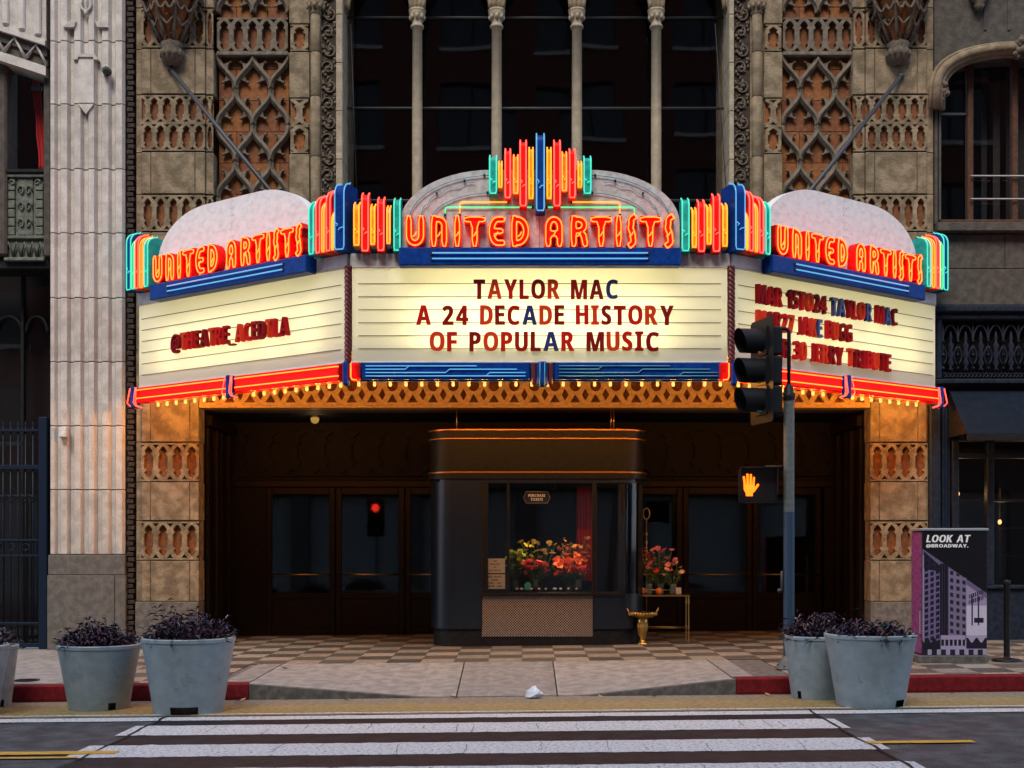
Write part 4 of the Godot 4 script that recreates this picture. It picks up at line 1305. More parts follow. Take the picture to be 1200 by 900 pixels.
func make_right_neighbour() -> void:
	var t := thing("grey_stone_building", "weathered grey stone building with dark iron shopfront right of the theatre", "building")
	var x0 := 6.18
	var far := x0 + 6.0
	var foot := walk_y(x0, 0.0) - 0.06
	var z0 := -0.05
	# wall blocks between the window and the shopfront, and above the arch
	var w := part("wall", t)
	var ys := [5.32, 5.866, 6.387]
	for i in 2:
		var x := x0
		var k := 0
		while x < far - 0.2:
			var x2 := minf(x + (1.05 if (k + i) % 2 else 1.5), far)
			stone(w, M.grey_stone, x, x2, ys[i], ys[i + 1], -0.6, z0)
			x = x2
			k += 1
	stone(w, M.grey_stone, x0, far, 6.394, 6.527, -0.6, 0.10, "sill")
	stone(w, M.grey_stone, x0, 6.237, 6.527, 8.432, -0.6, z0 - 0.01)
	# arch over the window: a hood moulding and the wall above it
	var ac := Vector2(7.418, 8.229)
	var ra := 1.19
	var pts2 := []
	for i in 25:
		var th := PI * i / 24.0
		pts2.append(Vector2(ac.x - cos(th) * ra, ac.y + pow(sin(th), 0.5) * 0.86))
	var yy := 11.252
	var jx := [x0, x0 + 1.25, far]
	var poly := PackedVector2Array([Vector2(x0, 8.432), Vector2(ac.x - ra, 8.432)])
	for q in pts2:
		if q.y > 8.432: poly.append(q)
	poly.append(Vector2(ac.x + ra, 8.432))
	poly.append(Vector2(far, 8.432))
	poly.append(Vector2(far, yy))
	poly.append(Vector2(x0, yy))
	var st := begin()
	plate(st, poly, -0.6, z0 - 0.012)
	obj(st, "arch_wall", M.grey_stone, w)
	st = begin(true)
	for ring in [[1.0, 0.055, 0.02], [1.05, 0.07, 0.05], [1.12, 0.03, 0.05], [0.95, 0.04, -0.03]]:
		var path := []
		for q in pts2:
			path.append(Vector3(ac.x + (q.x - ac.x) * ring[0], ac.y + (q.y - ac.y) * ring[0], ring[2]))
		tube(st, path, ring[1], 7)
	obj(st, "hood_moulding", M.stone, w)
	st = begin(true)
	for k in 26:
		blob(st, Vector3(6.262 + rng.randf_range(-0.07, 0.07), 8.509 + rng.randf_range(-0.14, 0.14), rng.randf_range(0.0, 0.06)), Vector3.ONE * rng.randf_range(0.03, 0.055), 4)
	for k in 30:
		blob(st, Vector3(ac.x + rng.randf_range(-0.10, 0.10), 9.118 + rng.randf_range(-0.14, 0.16), rng.randf_range(0.03, 0.11)), Vector3.ONE * rng.randf_range(0.03, 0.06), 4)
	obj(st, "carved_boss", M.carved, w)
	st = begin(true)
	lathe(st, [[0.0, 9.677], [0.05, 9.703], [0.08, 9.766], [0.06, 9.792], [0.12, 9.855], [0.17, 10.008], [0.0, 10.008]], 12, T(6.821, 0, 0.02))
	obj(st, "pendant", M.carved, w)
	for e in [[6.936, 0.03], [7.291, 0.03]]:
		slab("joint_rib", M.grey_stone, w, e[0] - 0.02, e[0] + 0.02, 9.423, yy, z0 - 0.02, z0 + 0.004, 0.006)
	# window
	var n := part("window", t)
	var wy0 := 6.604
	var wy1 := 9.082
	st = begin()
	quad(st, Vector3(6.211, wy0, -0.4), Vector3(far, wy0, -0.4), Vector3(far, wy1, -0.4), Vector3(6.211, wy1, -0.4))
	obj(st, "pane", M.old_pane, n)
	for x in [6.808, 7.485, 8.156]:
		slab("mullion", M.terracotta_dark, n, x - 0.045, x + 0.045, wy0, wy1, -0.42, -0.3, 0.012)
	slab("frame", M.terracotta_dark, n, 6.298, far, 6.611, 6.662, -0.42, -0.28, 0.01)
	slab("transom", M.steel, n, 6.298, 6.762, 8.256, 8.295, -0.42, -0.34, 0.006)
	for y in [7.312, 6.964]:
		st = begin(true)
		tube(st, [Vector3(6.796, y, -0.26), Vector3(far, y, -0.26)], 0.013, 6)
		obj(st, "guard_rail", M.sheet_grey, n)
	slab("window_reveal", M.grey_stone, n, 6.252, 6.284, wy0, 8.658, -0.6, -0.07, 0.0)
	st = begin()
	for k in 5:
		var xa := 7.115 + 0.19 * k
		var wob := 0.03 * (k % 2)
		quad(st, Vector3(xa, wy0, -0.7 - wob), Vector3(xa + 0.10, wy0, -0.74 + wob), Vector3(xa + 0.10, wy1, -0.74 + wob), Vector3(xa, wy1, -0.7 - wob))
	obj(st, "curtain", M.iron_black, n)
	st = begin()
	quad(st, Vector3(x0 - 0.3, wy0 - 0.2, -2.5), Vector3(far, wy0 - 0.2, -2.5), Vector3(far, wy1 + 1.4, -2.5), Vector3(x0 - 0.3, wy1 + 1.4, -2.5))
	obj(st, "dark_room", M.void, n)
	# iron cornice and balustrade band
	var c := part("iron_band", t)
	slab("cornice", M.iron_blue, c, 6.103, far, 5.187, 5.288, -0.3, 0.14, 0.02)
	slab("cornice", M.iron_blue, c, 6.115, far, 5.086, 5.181, -0.3, 0.07, 0.02)
	slab("ledge", M.iron_blue, c, 6.141, far, 4.126, 4.202, -0.3, 0.12, 0.02)
	slab("band_back", M.void, c, x0 + 0.01, far, 4.215, 5.104, -0.4, -0.16, 0.0)
	slab("band_post", M.iron_blue, c, 6.173, 6.256, 4.212, 5.101, -0.2, 0.06, 0.015)
	st = begin(true)
	var w1 := 0.225
	lathe(st, [[0.02, 0.12], [0.045, 0.14], [0.02, 0.18], [0.05, 0.24], [0.025, 0.30], [0.055, 0.36], [0.03, 0.44], [0.05, 0.50], [0.018, 0.56], [0.03, 0.62], [0.012, 0.70], [0.0, 0.72]], 8, T(0, 0, -0.02))
	for s in [-1.0, 1.0]:
		var half := []
		for i in 9:
			var u := i / 8.0
			half.append(Vector3(s * w1 / 2.0 * cos(u * PI / 2.0), 0.52 + 0.28 * sin(u * PI / 2.0), -0.03))
		tube(st, half, 0.014, 5)
		var cusp := []
		for i in 7:
			var u := i / 6.0
			cusp.append(Vector3(s * (w1 / 2.0 - 0.06 * sin(u * PI)), 0.20 + 0.3 * u, -0.03))
		tube(st, cusp, 0.013, 5)
		tube(st, [Vector3(s * w1 / 2.0, 0.05, -0.03), Vector3(s * w1 / 2.0, 0.86, -0.03)], 0.016, 6)
		for k in 3:
			blob(st, Vector3(s * w1 / 2.0, 0.16 + 0.2 * k, -0.02), Vector3(0.03, 0.03, 0.03), 4)
	for k in 4:
		var ring := []
		for i in 8:
			ring.append(Vector3(-w1 * 0.375 + w1 * 0.25 * k + 0.024 * cos(TAU * i / 8.0), 0.06 + 0.03 * sin(TAU * i / 8.0), -0.02))
		tube(st, ring, 0.010, 4, true)
	var bal := finish(st)
	for i in 20:
		inst(bal, "iron_baluster", M.iron_blue, c, T(6.295 + w1 * (i + 0.5), 4.215, 0.0))
	# shopfront
	var s := part("shopfront", t)
	slab("iron_pier", M.iron_blue, s, 6.078, 6.242, foot, 4.131, -0.4, 0.06, 0.02)
	for k in 3:
		slab("pier_roll", M.iron_blue, s, 6.275 + 0.055 * k, 6.275 + 0.055 * k + 0.04, foot, 4.075, -0.4, 0.0 - 0.04 * k, 0.018)
	slab("stall_riser", M.iron_blue, s, 6.475, far, foot, 1.087, -0.4, -0.08, 0.01)
	slab("sill", M.iron_blue, s, 6.475, far, 1.087, 1.138, -0.4, -0.03, 0.01)
	for x in [6.5, 7.024, 7.854]:
		slab("mullion", M.iron_blue, s, x - 0.05, x + 0.05, 1.138, 3.322, -0.2, -0.06, 0.01)
	slab("transom", M.iron_blue, s, 6.475, far, 3.041, 3.117, -0.2, -0.062, 0.01)
	slab("transom", M.iron_blue, s, 7.036, far, 2.39, 2.415, -0.18, -0.09, 0.004)
	slab("fascia", M.iron_black, s, 6.292, far, 3.318, 4.145, -0.5, -0.25, 0.0)
	st = begin()
	quad(st, Vector3(6.485, 1.124, -0.13), Vector3(far, 1.124, -0.13), Vector3(far, 3.324, -0.13), Vector3(6.485, 3.324, -0.13))
	obj(st, "pane", M.pane, s)
	st = begin()
	quad(st, Vector3(x0, foot, -3.0), Vector3(far, foot, -3.0), Vector3(far, 4.2, -3.0), Vector3(x0, 4.2, -3.0))
	quad(st, Vector3(x0, foot, -0.41), Vector3(x0, foot, -3.0), Vector3(x0, 4.2, -3.0), Vector3(x0, 4.2, -0.41))
	quad(st, Vector3(x0, 4.15, -3.0), Vector3(far, 4.15, -3.0), Vector3(far, 4.15, -0.41), Vector3(x0, 4.15, -0.41))
	quad(st, Vector3(x0, foot + 0.08, -0.41), Vector3(far, foot + 0.08, -0.41), Vector3(far, foot + 0.08, -3.0), Vector3(x0, foot + 0.08, -3.0))
	obj(st, "shop_room", M.interior, s)
	slab("core", M.grey_stone, t, far, far + 0.6, foot - 0.1, 17.0, -2.0, 0.0, 0.02)
	slab("upper_wall", M.grey_stone, t, x0, far, yy + 0.002, 17.0, -0.6, z0, 0.02)
	# awning
	var a := thing("shop_awning", "dark navy fabric shop awning under the iron balustrade", "awning", Vector3(6.351, 4.075, -0.02))
	var ax := 6.351
	var ay := 4.075
	st = begin()
	var l0 := Vector3(6.377 - ax, 4.075 - ay, 0.0)
	var l1 := Vector3(6.396 - ax, 3.339 - ay, 0.72)
	var r0 := Vector3(far - ax, l0.y, 0.0)
	var r1 := Vector3(far - ax, l1.y, 0.72)
	quad(st, l1, r1, r0, l0)
	quad(st, l0 - Vector3(0, 0.012, 0), r0 - Vector3(0, 0.012, 0), r1 - Vector3(0, 0.012, 0), l1 - Vector3(0, 0.012, 0))
	obj(st, "canopy", M.awning, a)
	st = begin()
	box_at(st, l1.x, r1.x, l1.y - 0.10, l1.y - 0.004, 0.715, 0.725, 0.002)
	obj(st, "valance", M.iron_black, a)
	st = begin()
	tri(st, l0, Vector3(l0.x, l1.y, 0.0), l1)
	obj(st, "side_cheek", M.iron_black, a)
	# lamps and goods inside the shop
	for q in [[6.882, 2.552, 0.035], [7.551, 2.107, 0.03], [7.986, 2.61, 0.03]]:
		var lp := thing("shop_lamp", "small warm hanging lamp inside the dark shop window", "lamp", Vector3(q[0], q[1], -1.1), "lamps inside the shop")
		st = begin(true)
		tube(st, [Vector3(0, 0.05, 0), Vector3(0, 1.1, 0)], 0.004, 5)
		obj(st, "cord", M.iron_black, lp)
		st = begin(true)
		blob(st, Vector3(0, 0, 0), Vector3(1, 1.3, 1) * q[2], 7)
		obj(st, "lamp_bulb", glow(lin(1.0, 0.5, 0.16), 0.9), lp)
		lamp(Vector3.ZERO, lin(1.0, 0.55, 0.22), 0.06, q[2], lp)
	for k in 3:
		var sh := thing("shop_shelf", "tall empty display shelf inside the dark shop", "shelf", Vector3(6.934 + 0.75 * k, foot + 0.09, -1.5), "display shelves inside the shop")
		slab("upright", M.bronze, sh, 0, 0.04, 0, 2.3, -0.3, 0, 0.004)
		slab("upright", M.bronze, sh, 0.62, 0.66, 0, 2.3, -0.3, 0, 0.004)
		for j in 5:
			slab("shelf_board", M.bronze, sh, 0.041, 0.619, 0.3 + 0.45 * j, 0.33 + 0.45 * j, -0.3, 0, 0.004)


# ---------------------------------------------------------------- across the street, behind the camera: seen in the glass
func make_street_opposite() -> void:
	var t := thing("brick_building", "dark red brick office block with wide windows across the street", "building", Vector3(0, 0, 25.0))
	var st: SurfaceTool
	var brick := mottled(lin(0.13, 0.030, 0.022), lin(0.20, 0.050, 0.036), 0.8, 0.9, 0.3)
	var x0 := -25.6
	var x1 := 25.0
	# wall in bands and piers round the window openings
	for f in 6:
		var sill := 5.4 + 3.5 * f
		slab("wall_band", brick, t, x0, x1, sill - 1.3 if f else 4.6, sill, 0.0, 0.5, 0.0)
		for k in 12:
			var cx := -25.6 + 4.3 * k
			slab("wall_pier", brick, t, maxf(cx - 0.85, x0), maxf(minf(cx + 0.85, x1), x0 + 0.1), sill + 0.002, sill + 2.198, 0.0, 0.5, 0.0)
			if k < 11:
				var w := part("window", t)
				slab("sill", M.limestone, w, cx + 0.75, cx + 3.55, sill + 0.003, sill + 0.16, -0.12, 0.2, 0.01)
				slab("frame", M.iron_black, w, cx + 2.10, cx + 2.20, sill + 0.161, sill + 2.19, 0.25, 0.35, 0.0)
				st = begin()
				quad(st, Vector3(cx + 3.45, sill, 0.32), Vector3(cx + 0.85, sill, 0.32), Vector3(cx + 0.85, sill + 2.2, 0.32), Vector3(cx + 3.45, sill + 2.2, 0.32))
				obj(st, "pane", plain(lin(0.015, 0.018, 0.022), 0.1), w)
	slab("parapet", brick, t, x0, x1, 25.1, 26.5, 0.0, 0.5, 0.0)
	slab("back_wall", M.interior, t, x0, x1, 0.0, 26.0, 0.6, 0.8, 0.0)
	slab("shop_lintel", M.grey_stone, t, x0, x1, 3.7, 4.598, -0.1, 0.5, 0.02)
	for k in 12:
		var cx := -25.6 + 4.3 * k
		slab("shop_pier", M.granite, t, maxf(cx - 0.35, x0), minf(cx + 0.35, x1), -0.3, 3.698, -0.05, 0.5, 0.0)
		if k < 11:
			for j in 12:
				slab("shutter_slat", M.shutter, t, cx + 0.352, cx + 3.948, 0.0 + 0.305 * j, 0.30 + 0.305 * j, 0.2, 0.25, 0.01)
	var g := thing("grey_office_block", "plain dark grey office block down the street opposite", "building", Vector3(-46, 0, 25.0))
	slab("wall", M.far_wall, g, -13.0, 13.0, -0.6, 22.0, 0.0, 6.0, 0.05)
	for f in 5:
		for k in 6:
			slab("window", plain(lin(0.02, 0.022, 0.026), 0.12), g, -11.2 + 4.0 * k, -8.8 + 4.0 * k, 4.0 + 3.6 * f, 6.0 + 3.6 * f, -0.03, 0.02, 0.01)
	var h := thing("concrete_office_block", "dark concrete office block further along the street opposite", "building", Vector3(46, 0, 25.0))
	slab("wall", M.far_wall, h, -13.0, 13.0, -0.2, 24.0, 0.0, 6.0, 0.05)
	for f in 5:
		for k in 6:
			slab("window", plain(lin(0.02, 0.022, 0.026), 0.12), h, -11.2 + 4.0 * k, -8.8 + 4.0 * k, 4.0 + 3.6 * f, 6.0 + 3.6 * f, -0.03, 0.02, 0.01)
	st = begin()
	sheet(st, -70, 70, 20.5, 25.1, 20, 2, func(x: float, z: float) -> float: return GRADE * x + 0.16, 0.0, 0.2)
	structure(st, "far_sidewalk", M.concrete_b)


# ---------------------------------------------------------------- marquee
const SIDE_TURN := 0.6364
const MQ_X := 0.243
var font: SystemFont
var glyphs := {}

func glyph(ch: String, depth := 2.0) -> Array:      # [mesh, advance], cap height 1
	var key := ch + str(depth)
	if glyphs.has(key): return glyphs[key]
	if font == null:
		font = SystemFont.new()
		font.font_names = PackedStringArray(["Droid Sans"])
		font.font_weight = 700
	var t := TextMesh.new()
	t.font = font
	t.font_size = 64
	t.pixel_size = 1.0
	t.depth = depth * 47.0
	t.curve_step = 2.0
	t.text = ch
	var cap := 46.0
	var src := t.get_mesh_arrays()
	var v: PackedVector3Array = src[Mesh.ARRAY_VERTEX]
	var lo := Vector3(1e9, 1e9, 1e9)
	var hi := -lo
	for p in v:
		lo = lo.min(p)
		hi = hi.max(p)
	var width := hi.x - lo.x
	var shift := Vector3(-lo.x, 0.0, -lo.z)
	var base := 0.0
	if ch == "@": base = lo.y + 6.0
	elif ch == "_": base = hi.y + 3.0
	else: base = lo.y
	shift.y = -base
	if ch in "ABCDEFGHIJKLMNOPQRSTUVWXYZ0123456789": cap = hi.y - lo.y
	# thick strokes: the glyph three times, a little to either side, each set slightly back
	var ix: PackedInt32Array = src[Mesh.ARRAY_INDEX] if src[Mesh.ARRAY_INDEX] != null else PackedInt32Array(range(v.size()))
	var st := begin()
	for c in [[0.0, 0.0], [-0.028, -0.12], [0.028, -0.24]]:
		for k in range(0, ix.size(), 3):
			for j in 3:
				st.add_vertex((v[ix[k + j]] + shift) / cap + Vector3(c[0] + 0.028, 0.0, c[1]))
	var m := finish(st)
	glyphs[key] = [m, width / cap + 0.056]
	return glyphs[key]

# one mesh for each character of a line; the line fills u0..u1
func write_line(parent: Node, text: String, u0: float, u1: float, y0: float, h: float, z: float, depth: float, mats: Callable, called := "letter", gap := 0.16, slant := 0.0) -> void:
	var total := 0.0
	for i in text.length():
		total += (0.42 if text[i] == " " else glyph(text[i], 1.0)[1]) + (gap if i < text.length() - 1 else 0.0)
	var k := (u1 - u0) / total
	var u := u0
	for i in text.length():
		if text[i] == " ":
			u += (0.42 + gap) * k
			continue
		var g := glyph(text[i], 1.0)
		var b := Basis.from_scale(Vector3(k, h, depth))
		b.y.x = slant * h
		b = Basis(Vector3.BACK, rng.randf_range(-0.012, 0.012) if depth > 0.01 else 0.0) * b
		inst(g[0], called, mats.call(i), parent, Transform3D(b, Vector3(u, y0 + (rng.randf_range(-0.004, 0.004) if depth > 0.01 else 0.0), z)))
		u += (g[1] + gap) * k

func round_loop(pts: PackedVector2Array, n := 1) -> PackedVector2Array:    # cut the corners of a closed line
	for r in n:
		var out := PackedVector2Array()
		for i in pts.size():
			var a := pts[i]
			var b := pts[(i + 1) % pts.size()]
			out.append(a.lerp(b, 0.25))
			out.append(a.lerp(b, 0.75))
		pts = out
	return pts

# strokes of the display letters in a box of height 1
func strokes(ch: String, w: float) -> Array:
	var m := 0.11
	var t := 1.0 - m
	var l := m
	var r := w - m
	match ch:
		"U": return [[Vector2(l, 1), Vector2(l, 0.36)] + arc_pts(Vector2(w / 2, 0.36), Vector2(w / 2 - m, 0.36 - m), 180, 360, 10) + [Vector2(r, 1)]]
		"N": return [[Vector2(l, 0), Vector2(l, 1)], [Vector2(l, t), Vector2(w * 0.5, t)] + arc_pts(Vector2(r - 0.2, t - 0.22), Vector2(0.2, 0.22), 90, 0, 6) + [Vector2(r, 0)]]
		"I": return [[Vector2(w / 2, 0), Vector2(w / 2, 1)]]
		"T": return [[Vector2(0, t), Vector2(w, t)], [Vector2(w / 2, t), Vector2(w / 2, 0)]]
		"E": return [[Vector2(w, t), Vector2(w * 0.6, t)] + arc_pts(Vector2(w * 0.6, 0.5), Vector2(w * 0.6 - m, 0.5 - m), 90, 270, 14) + [Vector2(w, m)], [Vector2(l, 0.5), Vector2(w * 0.9, 0.5)]]
		"D": return [[Vector2(l, 0), Vector2(l, 1)], [Vector2(l, t), Vector2(w * 0.35, t)] + arc_pts(Vector2(w * 0.35, 0.5), Vector2(w * 0.65 - m, 0.5 - m), 90, -90, 14) + [Vector2(l, m)]]
		"A": return [[Vector2(l, 0), Vector2(l, 0.62)] + arc_pts(Vector2(w / 2, 0.62), Vector2(w / 2 - m, 0.38 - m), 180, 0, 10) + [Vector2(r, 0)], [Vector2(l, 0.42), Vector2(r, 0.42)]]
		"R": return [[Vector2(l, 0), Vector2(l, 1)], [Vector2(l, t), Vector2(w * 0.45, t)] + arc_pts(Vector2(w * 0.45, 0.70), Vector2(w * 0.55 - m - 0.02, 0.30 - m), 90, -90, 9) + [Vector2(l, 0.51)], [Vector2(w * 0.5, 0.52), Vector2(w * 0.74, 0.36), Vector2(r + 0.02, 0.0)]]
		"S": return [[Vector2(w - 0.02, 1.0), Vector2(w * 0.42, 0.90), Vector2(l + 0.03, 0.74), Vector2(w * 0.34, 0.60), Vector2(w * 0.60, 0.44), Vector2(r, 0.28), Vector2(w * 0.72, 0.12), Vector2(0.06, 0.0)]]
	return []

func smooth_line(p: Array, n := 2) -> Array:
	for k in n:
		var out := [p[0]]
		for i in p.size() - 1:
			out.append(p[i].lerp(p[i + 1], 0.25))
			out.append(p[i].lerp(p[i + 1], 0.75))
		out.append(p[p.size() - 1])
		p = out
	return p

func display_letter(parent: Node, ch: String, u0: float, u1: float, y0: float, h: float, z: float) -> void:
	var w := (u1 - u0) / h
	var body := begin()
	var loops := []
	var k := 0
	for s in strokes(ch, w):
		var line: Array = smooth_line(s, 2) if ch == "S" else s
		var pv := PackedVector2Array()
		for q in line: pv.append(q * h)
		for poly in Geometry2D.offset_polyline(pv, 0.125 * h, Geometry2D.JOIN_ROUND, Geometry2D.END_BUTT):
			if area(poly) > 0.0 or true: plate(body, poly, 0.0, 0.13 - 0.003 * k)
		for poly in Geometry2D.offset_polyline(pv, 0.078 * h, Geometry2D.JOIN_ROUND, Geometry2D.END_BUTT):
			if loops.is_empty(): loops = [poly]
			else:
				var merged := []
				var cur: PackedVector2Array = poly
				for other in loops:
					if area(other) < 0.0:
						merged.append(other)
						continue
					var m2 := Geometry2D.merge_polygons(other, cur)
					if m2.size() >= 1 and not (m2.size() == 2 and area(m2[1]) > 0.0 and area(m2[0]) > 0.0):
						cur = m2[0]
						for j in range(1, m2.size()): merged.append(m2[j])
					else: merged.append(other)
				merged.append(cur)
				loops = merged
		k += 1
	var l := obj(body, "channel_letter", M.sign_red, parent, T(u0, y0, z))
	var st := begin(true)
	for poly in loops:
		var pts := []
		for q in round_loop(poly, 1): pts.append(Vector3(q.x, q.y, 0.148))
		tube(st, pts, 0.0084, 6, true)
	# the electrode crossing in the stem
	tube(st, [Vector3(w * h * 0.5 - 0.03, 0.12, 0.145), Vector3(w * h * 0.5 + 0.0, 0.14, 0.155), Vector3(w * h * 0.5 + 0.02, 0.18, 0.15)], 0.008, 5)
	obj(st, "neon_tube", M.neon_orange, parent, T(u0, y0, z))

# an upright sign fin with a rounded front top and a neon loop over its face
func fin(parent: Node, face: Transform3D, u: float, w: float, y0: float, y1: float, z: float, depth: float, body: Material, light: Material, turn := 0.0, nose := 0.8) -> void:
	var p := part("sign_fin", parent, face * T(u, y0, z, turn))
	var h := y1 - y0
	var r := depth * nose
	var prof := PackedVector2Array([Vector2(0, 0), Vector2(depth, 0)])
	for q in arc_pts(Vector2(depth - r, h - r), Vector2(r, r), 0, 90, 7): prof.append(q)
	prof.append(Vector2(0, h))
	var st := begin()
	# outline in (depth, height), extruded across the fin
	var side := Transform3D(Basis(Vector3(0, 0, 1), Vector3(0, 1, 0), Vector3(-1, 0, 0)), Vector3.ZERO)
	plate(st, prof, -w / 2.0, w / 2.0, [], true, side)
	obj(st, "fin_body", body, p)
	var e := w * 0.5 - 0.012
	var lift := 0.014
	var a := []
	for s in [-1.0, 1.0]:
		var run := []
		run.append(Vector3(s * e, h + 0.035, depth - r - 0.02))
		for q in arc_pts(Vector2(depth - r, h - r), Vector2(r + lift, r + lift), 90, 0, 6): run.append(Vector3(s * e, q.y, q.x))
		run.append(Vector3(s * e, 0.05, depth + lift))
		run.append(Vector3(s * e * 0.8, 0.012, depth + lift))
		if s > 0: run.reverse()
		a.append_array(run)
	st = begin(true)
	tube(st, a, 0.0088, 6)
	if w > 0.06:
		tube(st, [Vector3(-e, h * 0.42, depth + lift), Vector3(-e * 0.3, h * 0.38, depth + lift + 0.012), Vector3(-e * 0.6, h * 0.36, depth + lift)], 0.006, 5)
		tube(st, [Vector3(-e * 0.2, h * 0.30, depth + lift), Vector3(e * 0.1, h * 0.32, depth + lift + 0.014), Vector3(e, h * 0.34, depth + lift)], 0.006, 5)
	obj(st, "neon_tube", light, p)

func make_sign_unit(parent: Node, scale: float, front: bool) -> void:
	# rounded back plate
	var hw := 1.767 * scale
	var poly := PackedVector2Array([Vector2(-hw, 5.43), Vector2(hw, 5.43)])
	for q in arc_pts(Vector2(0.60 * scale, 5.80), Vector2(hw - 0.60 * scale, 0.675), 0, 90, 14): poly.append(q)
	for q in arc_pts(Vector2(-0.60 * scale, 5.80), Vector2(hw - 0.60 * scale, 0.675), 90, 180, 14): poly.append(q)
	var st: SurfaceTool
	for s in [-1.0, 1.0]:       # two sheets with a narrow seam, and rivets along their edges
		var clip := PackedVector2Array([Vector2(s * 0.0025, 5.0), Vector2(s * 3.0, 5.0), Vector2(s * 3.0, 7.0), Vector2(s * 0.0025, 7.0)])
		var sheets := Geometry2D.intersect_polygons(poly, clip)
		st = begin()
		plate(st, sheets[0], -0.10, 0.05, [], true)
		obj(st, "back_plate", M.sheet_grey if front else M.sheet_white, parent)
		st = begin(true)
		for k in 9:
			var u := float(k) / 8.0
			blob(st, Vector3(s * lerpf(0.10, hw - 0.08, u), 5.875, 0.05), Vector3(0.006, 0.006, 0.004), 4)
			if not front and k < 6: blob(st, Vector3(s * 0.03, 5.95 + 0.095 * k, 0.05), Vector3(0.006, 0.006, 0.004), 4)
		var rivets := obj(st, "rivets", M.steel, parent)
		rivets.set_meta("kind", "stuff")
	st = begin()
	box_at(st, -hw, hw, 5.237, 5.460, 0.003, 0.20, 0.01)
	obj(st, "blue_bar", M.sign_blue, parent)
	st = begin(true)
	for y in [5.315, 5.385]:
		tube(st, [Vector3(-hw + 0.42, y, 0.19), Vector3(-hw + 0.42, y, 0.222), Vector3(hw - 0.42, y, 0.222), Vector3(hw - 0.42, y, 0.19)], 0.009, 6)
	obj(st, "neon_tube", M.neon_blue, parent)
	st = begin()
	for s in [-1.0, 1.0]:
		for y in [5.315, 5.385]:
			box_at(st, s * (hw - 0.42) - 0.02, s * (hw - 0.42) + 0.02, y - 0.022, y + 0.022, 0.198, 0.215, 0.004)
	obj(st, "tube_holder", M.iron_black, parent)
	var spots := [["U", -1.683, -1.445], ["N", -1.370, -1.156], ["I", -1.081, -0.990], ["T", -0.946, -0.688], ["E", -0.647, -0.444], ["D", -0.364, -0.132], ["A", 0.061, 0.289], ["R", 0.380, 0.605], ["T", 0.640, 0.893], ["I", 0.942, 1.028], ["S", 1.092, 1.204], ["T", 1.253, 1.510], ["S", 1.555, 1.670]]
	for q in spots:
		var a: float = q[1] * scale
		var b: float = q[2] * scale
		display_letter(parent, q[0], a, b, 5.474, 0.378, 0.052)
	for k in 7:
		lamp(Vector3((-1.5 + 0.5 * k) * scale, 5.66, 0.34), lin(1.0, 0.07, 0.03), 0.017, 0.05, parent, "neon_light")

